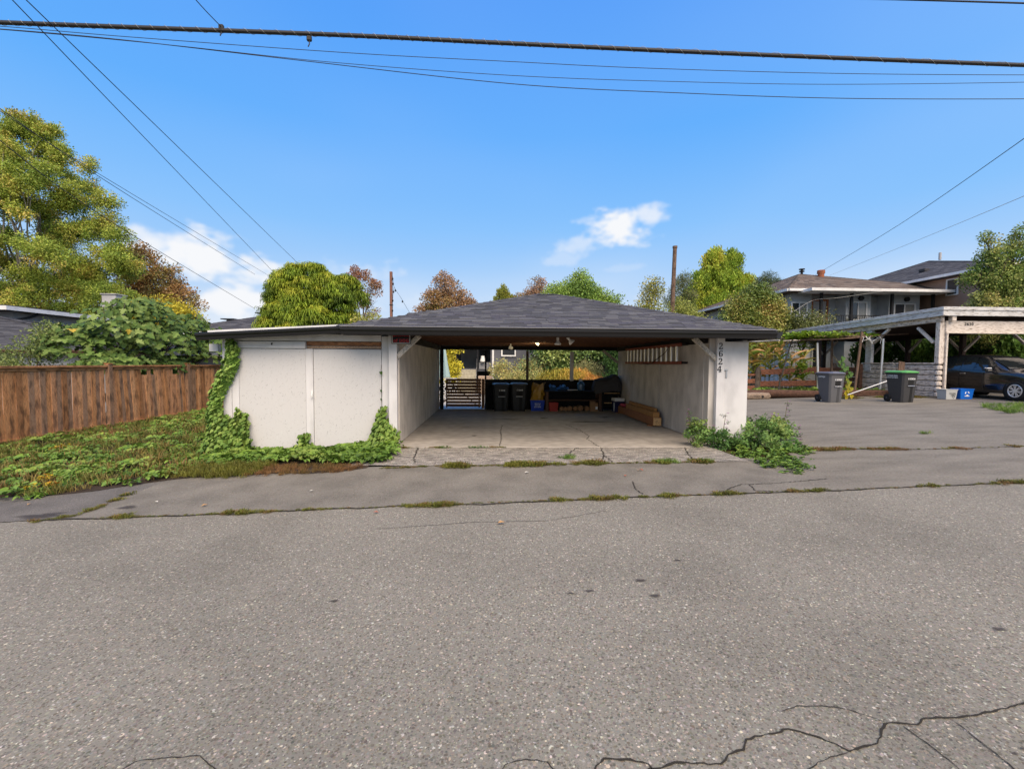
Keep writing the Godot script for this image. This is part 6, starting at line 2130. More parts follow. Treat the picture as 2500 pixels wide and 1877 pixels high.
	tree("cherry_tree", "tall loose green tree at the right edge above the open carport", "tree", Vector3(23.6, 0.6, -20.5), 0.2, lobes.call([[23.47, 6.42, -20.50, 0.64, 0.80], [24.60, 6.66, -20.50, 0.88, 0.96], [22.99, 5.62, -20.50, 0.64, 0.64], [24.12, 5.46, -20.34, 1.13, 0.88], [25.56, 5.78, -20.50, 0.96, 1.13], [23.47, 4.49, -20.26, 0.96, 0.80], [24.92, 4.33, -20.26, 1.21, 0.88], [23.31, 7.47, -20.50, 0.24, 0.48], [24.76, 7.71, -20.50, 0.28, 0.40], [24.12, 3.21, -20.42, 1.93, 0.96]]), 1150, C.broad2, 0.6, tones_of([[0.05, 0.085, 0.02], [0.085, 0.12, 0.028], [0.15, 0.16, 0.05], [0.2, 0.17, 0.06]]), 28, {"bright": 2.5, "gap": -0.18, "reach": 1.2, "twigs": 6})
	tree("cedar_hedge", "deep green cedar hedge behind the neighbour's open carport", "hedge", Vector3(24.4, 0.6, -23.0), 0.1, lobes.call([[23.2, 2.0, -24.0, 0.9, 1.8], [23.6, 2.0, -22.5, 0.9, 1.8], [24.2, 2.1, -21.0, 0.9, 1.8], [24.0, 2.1, -19.4, 0.9, 1.8], [22.4, 2.0, -25.6, 1.0, 1.8]]), 700, C.up, 0.8, tones_of([[0.03, 0.075, 0.015], [0.05, 0.10, 0.02], [0.08, 0.14, 0.03]]), 29, {"upright": true, "gap": -0.6, "bald": 0.1})
	# seen through the carport
	tree("aucuba_shrub", "bright yellow-leaved shrub behind the teal umbrella", "shrub", Vector3(-2.0, 0, -21.5), 0.05, lobes.call([[-2.0, 2.3, -21.5, 0.6, 0.7], [-2.1, 1.3, -21.4, 0.6, 0.7]]), 150, C.broad2, 0.6, tones_of([[0.22, 0.22, 0.015], [0.4, 0.36, 0.03], [0.3, 0.27, 0.04]]), 30)
	tree("hydrangea_shrub", "pale green garden shrubs under the white bungalow window", "shrub", Vector3(1.5, 0, -21.5), 0.06, lobes.call([[0.5, 1.1, -21.3, 0.6, 0.6], [1.6, 1.2, -21.3, 0.7, 0.6], [2.4, 1.3, -21.6, 0.7, 0.8], [1.0, 0.7, -20.4, 0.9, 0.6], [1.9, 0.7, -20.3, 0.8, 0.5]]), 420, C.sprig, 0.8, tones_of([[0.10, 0.13, 0.045], [0.19, 0.2, 0.08], [0.28, 0.22, 0.08], [0.14, 0.2, 0.09]]), 31)
	tree("magnolia_tree", "dark glossy small tree hiding the right half of the bungalow", "tree", Vector3(3.6, 0, -21.4), 0.09, lobes.call([[3.2, 2.1, -21.4, 0.9, 0.7], [4.4, 2.3, -21.4, 1.0, 0.6], [5.4, 2.2, -21.2, 0.8, 0.7], [2.3, 2.2, -21.6, 0.8, 0.6], [3.2, 1.3, -21.6, 0.9, 0.6]]), 420, C.broad2, 0.8, tones_of([[0.03, 0.07, 0.02], [0.06, 0.115, 0.03], [0.14, 0.19, 0.06], [0.28, 0.3, 0.1]]), 32, {"mat": M.glossy_leaf, "gap": -0.1})
	tree("weeping_maple", "low dome of weeping yellow-orange lace maple behind the workbench", "tree", Vector3(3.1, 0, -18.4), 0.06, lobes.call([[3.1, 0.75, -18.4, 1.25, 0.62, 0.9], [3.0, 0.6, -18.3, 1.35, 0.55, 0.9]]), 460, C.droop, 0.75, tones_of([[0.13, 0.13, 0.02], [0.22, 0.18, 0.025], [0.3, 0.19, 0.04], [0.33, 0.15, 0.05]]), 33, {"gap": -0.9, "upright": true, "inner": 0.8, "bald": 1.0})
	tree("heather_shrub", "grey-green low shrub right of the weeping maple", "shrub", Vector3(4.3, 0, -19.6), 0.04, lobes.call([[4.2, 1.2, -19.6, 0.55, 0.45], [4.7, 0.8, -19.4, 0.5, 0.5]]), 120, C.fine, 0.6, tones_of([[0.12, 0.13, 0.06], [0.2, 0.18, 0.08]]), 34)
	tree("conifer_shrub", "narrow dark green conifer beside the right rear post", "shrub", Vector3(5.1, 0, -18.6), 0.05, lobes.call([[5.1, 1.9, -18.6, 0.45, 0.7], [5.15, 0.9, -18.6, 0.6, 0.9]]), 160, C.up, 0.5, tones_of([[0.02, 0.05, 0.015], [0.035, 0.075, 0.02]]), 35, {"upright": true})

func fig_leaf(w: float) -> Mesh:
	# broad five-lobed leaf along +z, a little folded
	var g := Geo.new()
	g.col = Color.WHITE
	var rim := [Vector2(0.02, 0.0), Vector2(0.16, -0.06), Vector2(0.30, 0.02), Vector2(0.24, 0.16), Vector2(0.46, 0.22), Vector2(0.50, 0.38), Vector2(0.22, 0.42), Vector2(0.30, 0.66), Vector2(0.16, 0.82), Vector2(0.0, 1.0)]
	for s in [-1.0, 1.0]:
		for i in rim.size() - 1:
			var a := Vector3(s * rim[i].x, 0.22 * rim[i].x - 0.18 * rim[i].y * rim[i].y, rim[i].y) * w
			var b := Vector3(s * rim[i + 1].x, 0.22 * rim[i + 1].x - 0.18 * rim[i + 1].y * rim[i + 1].y, rim[i + 1].y) * w
			var c := Vector3(0, -0.02, 0.3) * w
			if s > 0:
				g.tri(c, a, b)
			else:
				g.tri(c, b, a)
	return g.mesh()

func make_fig() -> void:
	rng.seed = 808
	var base := Vector3(-12.6, -0.3, -15.5)
	var t := thing("fig_tree", "broad fig tree with big lobed green leaves leaning over the board fence", "tree", base)
	var lobes := [[Vector3(-12.3, 2.35, -15.6), Vector3(1.3, 1.25, 1.5)], [Vector3(-11.8, 2.1, -16.8), Vector3(1.2, 1.2, 1.6)], [Vector3(-13.0, 2.0, -14.9), Vector3(1.1, 0.95, 1.1)], [Vector3(-11.4, 1.9, -18.8), Vector3(1.1, 1.05, 1.4)], [Vector3(-12.4, 3.25, -16.6), Vector3(0.9, 0.7, 1.1)], [Vector3(-11.9, 2.7, -18.2), Vector3(0.9, 0.8, 1.2)], [Vector3(-12.0, 1.4, -14.9), Vector3(0.9, 0.6, 1.2)], [Vector3(-11.7, 1.3, -16.6), Vector3(0.8, 0.6, 1.2)]]
	var g := Geo.new()
	for l in lobes:
		limb(g, Vector3(rf(-0.2, 0.2), 0, rf(-0.2, 0.2)), l[0] - base, 0.07, 0.03)
		for i in 7:
			var d := rv()
			d.y = absf(d.y)
			limb(g, (l[0] - base) * rf(0.6, 1.0), l[0] - base + d * l[1] * 0.95, 0.025, 0.01)
	part(t, "trunk", g, M.bark)
	var mats := []
	for c in [[0.085, 0.145, 0.03], [0.105, 0.17, 0.036], [0.145, 0.215, 0.05], [0.065, 0.115, 0.026], [0.2, 0.265, 0.08]]:
		var m := mat(lin(c[0], c[1], c[2]), 0.65, {"back": 0.4, "spec": 0.22})
		mats.append(m)
	mats.append(mat(lin(0.42, 0.3, 0.02), 0.55, {"back": 0.4}))
	var shapes := [fig_leaf(0.21), fig_leaf(0.27), fig_leaf(0.17)]
	var where := []
	for k in 3000:
		var l: Array = pick(lobes)
		var d := rv()
		if d.y < -0.3:
			d.y = -d.y * 0.6
		if d.z < 0.0 and rng.randf() < 0.4:
			d.z = -d.z
		var p: Vector3 = l[0] + d * l[1] * (0.72 + 0.34 * rng.randf() * rng.randf() + 0.1 * sin(p_hash(k)))
		if p.x > -11.0 and p.y < 1.3:
			continue
		var out := Vector3(d.x + rf(-0.8, 0.8), rf(-1.1, 0.0), d.z + rf(-0.8, 0.8)).normalized()
		var nn := (Vector3(0.25, 0.55, 0.4) + d * 0.7 + rv() * 0.4).normalized()
		nn = (nn - out * nn.dot(out)).normalized()
		where.append([p - base, Basis(nn.cross(out), nn, out), (p - Vector3(0, 1.6, 0)).length() - d.dot(Vector3(0.6, 0.5, 0.6)) * 3.0])
	where.sort_custom(func(a, b): return a[2] < b[2])
	for k in mini(290, where.size()):
		var yellow := rng.randf() < 0.015
		part(t, "leaf", pick(shapes), mats[5] if yellow else pick(mats.slice(0, 5)), where[k][0], where[k][1])
	var xf := []
	for k in range(290, where.size()):
		xf.append(Transform3D(where[k][1], where[k][0]))
	scatter(t, "foliage", shapes[0], M.leaf, xf, tones_of([[0.085, 0.145, 0.03], [0.11, 0.17, 0.036], [0.145, 0.21, 0.05], [0.065, 0.12, 0.026]]))
	# finer shrub at its left
	tree("plum_shrub", "finer-leaved dull green shrub at the left end of the fig tree", "shrub", Vector3(-13.9, -0.3, -14.2), 0.05, [[Vector3(-13.9, 1.75, -14.2), Vector3(0.65, 0.55, 0.7)], [Vector3(-14.2, 1.4, -14.2), Vector3(0.6, 0.4, 0.6)], [Vector3(-13.4, 2.3, -14.4), Vector3(0.5, 0.45, 0.5)]], 150, C.fine, 0.62, tones_of([[0.07, 0.1, 0.03], [0.12, 0.15, 0.05], [0.17, 0.16, 0.06]]), 41, {"gap": -0.1, "reach": 1.2})

func p_hash(k: int) -> float:
	return float(k * 7919 % 628) / 100.0

func in_poly(p: Vector2, poly: PackedVector2Array) -> bool:
	return Geometry2D.is_point_in_polygon(p, poly)

func spread(poly: PackedVector2Array, n: int, lift: float, size: float, tones: Array, f: FastNoiseLite, gap := -2.0, rise := 0.0) -> Array:
	var lo := poly[0]
	var hi := poly[0]
	for p in poly:
		lo = lo.min(p)
		hi = hi.max(p)
	var where := []
	var tints := []
	while where.size() < n:
		var p := Vector2(rf(lo.x, hi.x), rf(lo.y, hi.y))
		if not in_poly(p, poly):
			continue
		var v := f.get_noise_2d(p.x, p.y)
		if v < gap:
			n -= 1
			continue
		var s := size * rf(0.55, 1.35)
		where.append(Transform3D(Basis(Vector3.UP, rf(0, TAU)).scaled(Vector3.ONE * s), on(p.x, p.y, lift + rf(0, 0.06) + rise * clampf(v + 0.4, 0, 1))))
		var k := clampf(0.5 + v * 0.9 + rf(-0.3, 0.3), 0, 0.999) * (tones.size() - 1)
		tints.append(tones[int(k)].lerp(tones[int(k) + 1], k - int(k)) * rf(0.8, 1.2))
	return [where, tints]

func make_weeds() -> void:
	rng.seed = 909
	var f := FastNoiseLite.new()
	f.seed = 4
	f.frequency = 0.8
	var soil := Geo.new()
	var bed := PackedVector2Array([Vector2(-12, -5.9), Vector2(-6.69, -6.35), Vector2(-6.19, -6.23), Vector2(-5.91, -6.45), Vector2(-5.72, -6.69), Vector2(-5.31, -6.7), Vector2(-5.02, -7.03), Vector2(-4.71, -7.2), Vector2(-4.15, -7.04), Vector2(-3.2, -6.97), Vector2(-2.2, -7.0), Vector2(-1.95, -7.5), Vector2(-1.95, -8.8), Vector2(-5.13, -8.8), Vector2(-5.13, -20), Vector2(-12, -20)])
	soil = sheet(-12, -1.95, 0.25, func(x): return lerpf(-6.45, -7.05, smoothstep(-6.3, -4.6, x)) - 0.08 * wob(x, 2.0), func(_x): return -21.0, 50, 0.012)
	var bed_node := struct("weed_bed", soil, M.soil, "dark soil of the overgrown patch left of the shed")
	var green := tones_of([[0.075, 0.14, 0.026], [0.12, 0.215, 0.036], [0.17, 0.285, 0.05], [0.25, 0.34, 0.075]])
	var left := PackedVector2Array([Vector2(-11, -6.0), Vector2(-6.75, -6.38), Vector2(-6.2, -6.3), Vector2(-5.91, -6.5), Vector2(-5.72, -6.75), Vector2(-5.31, -6.8), Vector2(-5.0, -7.15), Vector2(-4.75, -7.6), Vector2(-5.0, -8.7), Vector2(-5.2, -9.2), Vector2(-5.2, -19.5), Vector2(-10.9, -19.5), Vector2(-10.9, -8)])
	var r := spread(left, 3300, 0.0, 1.0, green, f, -0.27, 0.09)
	scatter(self, "bindweed", C.carpet, M.leaf, r[0], r[1], "bright heart-leaved bindweed carpeting the patch between fence and shed", "ground cover")
	r = spread(left, 1300, 0.0, 1.5, tones_of([[0.12, 0.14, 0.03], [0.2, 0.17, 0.05], [0.26, 0.15, 0.06]]), f)
	scatter(self, "dry_grass", C.grass, M.leaf, r[0], r[1], "dry olive and brown grass tufts among the bindweed", "grass")
	# yellow dying leaves
	var xf := []
	for s in [[-6.75, -6.95], [-8.9, -9.6], [-6.6, -12.2], [-6.2, -12.0], [-6.35, -6.55], [-7.9, -13.1]]:
		for k in 4:
			xf.append(Transform3D(Basis(Vector3.UP, rf(0, TAU)).scaled(Vector3.ONE * 0.7), on(s[0] + rf(-0.12, 0.12), s[1] + rf(-0.12, 0.12), 0.13)))
	scatter(self, "yellow_leaves", C.carpet2, M.leaf, xf, tones_of([[0.5, 0.36, 0.02], [0.55, 0.42, 0.04], [0.5, 0.2, 0.02]]), "few yellow and orange dying leaves on the bindweed", "leaves")
	# band along the shed
	var band := PackedVector2Array([Vector2(-5.3, -8.75), Vector2(-5.2, -7.7), Vector2(-4.2, -7.75), Vector2(-3.2, -7.6), Vector2(-2.3, -7.45), Vector2(-1.75, -7.3), Vector2(-1.7, -8.0), Vector2(-1.8, -8.6), Vector2(-2.1, -8.72)])
	r = spread(band, 620, 0.03, 1.0, green, f, -0.6, 0.1)
	scatter(self, "bindweed", C.carpet, M.leaf, r[0], r[1], "low bindweed along the foot of the shed doors", "ground cover")
	# the climbers on the shed
	var ivy := func(label, line, n, seed_):
		rng.seed = seed_
		var t := thing("climbing_vine", label, "vine", Vector3(line[0][0], -0.2, -8.75), 0.0, "")
		var where := []
		var tints := []
		var len_ := 0.0
		for i in line.size() - 1:
			len_ += Vector2(line[i][0], line[i][1]).distance_to(Vector2(line[i + 1][0], line[i + 1][1])) * (line[i][2] + line[i + 1][2])
		for i in line.size() - 1:
			var a: Array = line[i]
			var b: Array = line[i + 1]
			var q := int(n * Vector2(a[0], a[1]).distance_to(Vector2(b[0], b[1])) * (a[2] + b[2]) / len_)
			for k in q:
				var u := rng.randf()
				var w := lerpf(a[2], b[2], u)
				var e := rf(-1, 1)
				var out := lerpf(a[3], b[3], u) * sqrt(maxf(0.0, 1.0 - e * e))
				where.append(Transform3D(Basis(Vector3.UP, e * 0.8 + rf(-0.2, 0.2)).scaled(Vector3.ONE * rf(0.8, 1.25)), Vector3(lerpf(a[0], b[0], u) + e * w, lerpf(a[1], b[1], u) + rf(-0.04, 0.04), -8.74 + out * rf(0.6, 1.0)) - t.position))
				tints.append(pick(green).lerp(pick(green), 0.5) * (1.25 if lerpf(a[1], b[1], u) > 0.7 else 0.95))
		var g := Geo.new()
		var path := []
		for p in line:
			path.append(Vector3(p[0], p[1], -8.73) - t.position)
		g.tube(path, [0.012], 6)
		part(t, "stem", g, M.bark)
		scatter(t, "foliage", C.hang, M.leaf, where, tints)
		return t
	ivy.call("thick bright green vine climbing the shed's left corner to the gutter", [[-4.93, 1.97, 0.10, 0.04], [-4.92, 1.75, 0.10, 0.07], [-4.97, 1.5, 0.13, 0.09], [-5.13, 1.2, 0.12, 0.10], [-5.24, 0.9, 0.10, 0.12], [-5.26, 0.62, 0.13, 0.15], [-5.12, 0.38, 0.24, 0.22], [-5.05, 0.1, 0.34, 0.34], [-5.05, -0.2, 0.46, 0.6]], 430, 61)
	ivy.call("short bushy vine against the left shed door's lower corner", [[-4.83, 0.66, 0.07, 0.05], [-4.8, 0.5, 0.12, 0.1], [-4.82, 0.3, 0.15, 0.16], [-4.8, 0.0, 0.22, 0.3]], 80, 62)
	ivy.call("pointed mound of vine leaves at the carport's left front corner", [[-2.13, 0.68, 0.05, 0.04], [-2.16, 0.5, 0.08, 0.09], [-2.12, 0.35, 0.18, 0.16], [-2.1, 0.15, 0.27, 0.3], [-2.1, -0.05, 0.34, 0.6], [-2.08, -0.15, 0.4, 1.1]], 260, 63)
	ivy.call("small vine sprig at the foot of the middle shed post", [[-3.62, 0.14, 0.06, 0.04], [-3.65, 0.0, 0.14, 0.12], [-3.65, -0.15, 0.2, 0.3]], 40, 64)
	# single leaves on a thread
	var t := thing("vine_runner", "thin vine runner with a few single leaves on the right shed jamb", "vine", Vector3(-2.14, -0.2, -8.76))
	var g := Geo.new()
	g.tube([Vector3(0, 0.4, 0), Vector3(0.005, 1.2, 0), Vector3(0, 1.75, 0)], [0.003], 5)
	part(t, "stem", g, M.bark)
	for y in [1.62, 1.27, 1.1, 0.93, 0.75, 0.62, 0.42, 0.34]:
		g = Geo.new()
		g.col = Color(0.05, 0.10, 0.02)
		g.heart(Vector3(0, y, 0.012), Vector3(rf(-0.2, 0.2), -1, 0.1).normalized(), Vector3(0, 0.1, 1).normalized(), 0.075 if y > 1.5 else rf(0.04, 0.065))
		part(t, "leaf", g, M.leaf)
	# grass and moss fringes
	var olive := tones_of([[0.11, 0.115, 0.022], [0.17, 0.165, 0.03], [0.14, 0.16, 0.03], [0.2, 0.13, 0.05]])
	var rust := tones_of([[0.2, 0.11, 0.045], [0.24, 0.13, 0.055], [0.17, 0.12, 0.04]])
	var fringe := PackedVector2Array([Vector2(-5.2, -7.1), Vector2(-4.7, -7.05), Vector2(-4.15, -6.95), Vector2(-3.7, -6.92), Vector2(-3.6, -7.6), Vector2(-4.5, -7.75), Vector2(-5.2, -7.7)])
	r = spread(fringe, 420, 0.0, 0.85, olive, f)
	scatter(self, "grass", C.grass, M.leaf, r[0], r[1], "olive grass fringe between bindweed and asphalt", "grass")
	r = spread(PackedVector2Array([Vector2(-3.8, -6.95), Vector2(-2.3, -6.95), Vector2(-1.9, -7.1), Vector2(-2.6, -7.35), Vector2(-3.6, -7.55)]), 260, 0.0, 0.5, rust, f)
	scatter(self, "dry_moss", C.grass, M.leaf, r[0], r[1], "rust-brown dried moss before the shed doors", "moss")
	var moss_line := func(label, pts, n, w, size, tones, m):
		var where := []
		var tints := []
		for k in n:
			var i: int = rng.randi() % (pts.size() - 1)
			var u := rng.randf()
			var p: Vector2 = pts[i].lerp(pts[i + 1], u)
			var dens := smoothstep(-0.12, 0.4, f.get_noise_2d(p.x * 1.6, p.y * 4.0) + 0.4 * f.get_noise_2d(p.x * 6.0, p.y))
			if rng.randf() > 0.28 + 0.72 * dens:
				continue
			p += Vector2(rf(-w, w), rf(-w, w)) * (0.4 + dens)
			where.append(Transform3D(Basis(Vector3.UP, rf(0, TAU)).scaled(Vector3.ONE * size * rf(0.5, 1.3) * (0.5 + dens)), on(p.x, p.y, 0.012)))
			tints.append(pick(tones) * rf(0.7, 1.2))
		scatter(self, "moss", m, M.leaf, where, tints, label, "moss")
	moss_line.call("mossy seam between alley and worn asphalt strip", [Vector2(-4.7, -5.38), Vector2(-3.5, -5.36), Vector2(-2.2, -5.38), Vector2(-1.0, -5.36), Vector2(0.2, -5.38), Vector2(1.5, -5.36), Vector2(3.2, -5.38), Vector2(5.2, -5.36), Vector2(8.0, -5.38)], 900, 0.035, 0.8, olive, C.moss)
	moss_line.call("thick moss tongue at the left end of the strip", [Vector2(-5.25, -5.35), Vector2(-4.95, -5.5), Vector2(-4.95, -5.9), Vector2(-5.0, -6.5)], 170, 0.06, 1.1, olive, C.moss)
	moss_line.call("green moss along the foot of the concrete ramp", [Vector2(-1.75, -6.98), Vector2(-1.0, -7.06), Vector2(-0.3, -7.04), Vector2(0.7, -7.08), Vector2(1.6, -7.1), Vector2(2.6, -7.1), Vector2(3.6, -7.12)], 900, 0.07, 1.15, olive, C.moss)
	moss_line.call("moss where ramp meets the carport floor", [Vector2(-1.75, -8.40), Vector2(-0.3, -8.40), Vector2(0.2, -8.42)], 130, 0.02, 0.8, olive, C.moss)
	moss_line.call("reddish moss line across the driveway's near edge", [Vector2(4.5, -7.2), Vector2(5.4, -7.9), Vector2(6.4, -7.85), Vector2(7.5, -7.55), Vector2(9.5, -7.4)], 420, 0.08, 0.9, rust + olive, C.moss)
	moss_line.call("moss between the bins and the peeling boards", [Vector2(13.0, -16.4), Vector2(14.5, -16.6), Vector2(15.6, -16.3), Vector2(16.2, -16.0)], 260, 0.15, 1.8, olive, C.moss)
	# small plants in the cracks
	var tuft := func(label, pts, size, n):
		var where := []
		for p in pts:
			for k in n:
				where.append(Transform3D(Basis(Vector3.UP, rf(0, TAU)).scaled(Vector3.ONE * size * rf(0.6, 1.2)), on(p[0] + rf(-0.09, 0.09), p[1] + rf(-0.04, 0.04), 0.02)))
		scatter(self, "weed_tuft", C.carpet2, M.leaf, where, tones_of([[0.07, 0.15, 0.03], [0.1, 0.2, 0.04]]), label, "weeds")
	tuft.call("green weed tufts in the joints of the concrete ramp", [[-0.35, -8.38], [-0.15, -8.38], [1.22, -7.5], [1.35, -7.62], [-0.9, -8.4]], 0.55, 5)
	var where2 := []
	for p in [[2.75, -7.1], [2.9, -7.1], [3.5, -7.12], [1.25, -7.45], [14.5, -12.2], [14.2, -12.0], [14.9, -12.6], [8.99, -8.91]]:
		for k in 6:
			where2.append(Transform3D(Basis(Vector3.UP, rf(0, TAU)).scaled(Vector3.ONE * rf(0.5, 0.9)), on(p[0] + rf(-0.12, 0.12), p[1] + rf(-0.05, 0.05), 0.01)))
	scatter(self, "grass_tuft", C.grass, M.leaf, where2, green, "scattered green grass tufts in the pavement joints", "grass")
	r = spread(PackedVector2Array([Vector2(13.5, -11.2), Vector2(18.0, -11.0), Vector2(18.0, -12.4), Vector2(15.2, -13.2), Vector2(14.4, -12.6)]), 420, 0.0, 0.9, green, f, -0.2)
	scatter(self, "grass", C.grass, M.leaf, r[0], r[1], "green verge with weeds in front of the parked car", "grass")
	r = spread(PackedVector2Array([Vector2(9.0, -17.8), Vector2(16.2, -17.8), Vector2(16.2, -20.2), Vector2(9.0, -20.2)]), 620, 0.05, 1.2, green, f, -0.35, 0.2)
	scatter(self, "ground_cover", C.carpet, M.leaf, r[0], r[1], "low green leaves between the logs and the board fence", "ground cover")
	# mallows at the pillar
	var mallow := func(label, base, lobes, n, stems, seed_):
		var q := tree("mallow_plant", label, "plant", base, 0.012, lobes, n, C.mallow, 0.7, tones_of([[0.045, 0.09, 0.025], [0.07, 0.13, 0.035], [0.11, 0.18, 0.05], [0.16, 0.2, 0.06]]), seed_, {"gap": -0.5, "noise": 1.5, "inner": 0.3, "bald": 0.2, "fork": 0.3})
		for s in stems:
			var gg := Geo.new()
			var top: Vector3 = s - base
			gg.tube([Vector3(top.x * 0.7, 0.1, top.z), Vector3(top.x * 0.9, top.y * 0.6, top.z), top], [0.008, 0.006, 0.003], 6)
			part(q, "stem", gg, M.stem)
			for k in 5:
				gg = Geo.new()
				gg.col = Color(0.30, 0.06, 0.30) if k % 2 else Color(0.42, 0.16, 0.4)
				var c: Vector3 = top - Vector3(rf(-0.03, 0.03), k * 0.07, rf(-0.03, 0.03))
				for a in 5:
					gg.leaf(c, Vector3(cos(a * 1.257), 0.3, sin(a * 1.257)).normalized(), Vector3.UP, 0.03, 0.026)
				part(q, "flower", gg, M.leaf)
			var lx := []
			for k in 3:
				lx.append(Transform3D(Basis(Vector3.UP, rf(0, TAU)).scaled(Vector3.ONE * rf(0.25, 0.4)), top - Vector3(rf(-0.05, 0.05), 0.05 + k * 0.12, rf(-0.05, 0.05))))
			scatter(q, "stem_leaves", C.mallow, M.leaf, lx, tones_of([[0.06, 0.11, 0.035]]))
		return q
	mallow.call("leafy mallow in front of the 2624 post", Vector3(4.15, 0, -8.55), [[Vector3(4.0, 0.25, -8.5), Vector3(0.26, 0.26, 0.22)], [Vector3(4.3, 0.2, -8.4), Vector3(0.3, 0.22, 0.25)], [Vector3(3.9, 0.42, -8.55), Vector3(0.14, 0.16, 0.14)], [Vector3(4.65, 0.12, -8.35), Vector3(0.25, 0.14, 0.2)]], 100, [Vector3(3.78, 0.72, -8.5), Vector3(4.5, 0.66, -8.45), Vector3(4.25, 0.42, -8.4)], 51)
	mallow.call("spreading mallow with purple flowers right of the pillar", Vector3(5.5, 0, -8.6), [[Vector3(5.4, 0.3, -8.7), Vector3(0.45, 0.3, 0.4)], [Vector3(5.75, 0.28, -8.85), Vector3(0.38, 0.26, 0.35)], [Vector3(5.1, 0.2, -8.4), Vector3(0.35, 0.22, 0.3)], [Vector3(5.3, 0.1, -8.0), Vector3(0.4, 0.13, 0.35)], [Vector3(6.0, 0.2, -8.9), Vector3(0.25, 0.16, 0.25)]], 170, [Vector3(5.95, 0.86, -8.8), Vector3(5.5, 0.62, -8.6), Vector3(6.3, 0.36, -8.9), Vector3(5.9, 0.55, -9.0), Vector3(5.0, 0.42, -8.4)], 52)
	r = spread(PackedVector2Array([Vector2(4.5, -8.2), Vector2(6.0, -8.2), Vector2(5.6, -7.6), Vector2(5.0, -7.0), Vector2(4.6, -6.2), Vector2(4.3, -6.2), Vector2(4.2, -7.2)]), 150, 0.0, 0.9, green, f, -0.3)
	scatter(self, "weeds", C.carpet2, M.leaf, r[0], r[1], "small green weeds running from the pillar towards the alley", "weeds")
	# litter: fallen leaves and scraps
	var lw := []
	for p in [[-3.59, -5.64], [-4.28, -5.89], [2.26, -6.58], [2.21, -6.63], [0.48, -6.59], [-1.3, -5.16], [0.06, -4.65], [-2.4, -6.1], [1.9, -6.3], [-6.0, -6.0], [12.2, -9.0]]:
		lw.append(Transform3D(Basis(Vector3.UP, rf(0, TAU)).scaled(Vector3.ONE * rf(0.8, 1.4)), on(p[0], p[1], 0.015)))
	g = Geo.new()
	g.col = Color.WHITE
	g.leaf(Vector3(0, 0.005, 0), Vector3(0, 0.1, 1).normalized(), Vector3.UP, 0.06, 0.04, 0.25)
	scatter(self, "fallen_leaves", g.mesh(), M.leaf, lw, tones_of([[0.45, 0.27, 0.12], [0.6, 0.58, 0.52], [0.35, 0.12, 0.07]]), "few fallen leaves and paper scraps on the asphalt", "leaves")

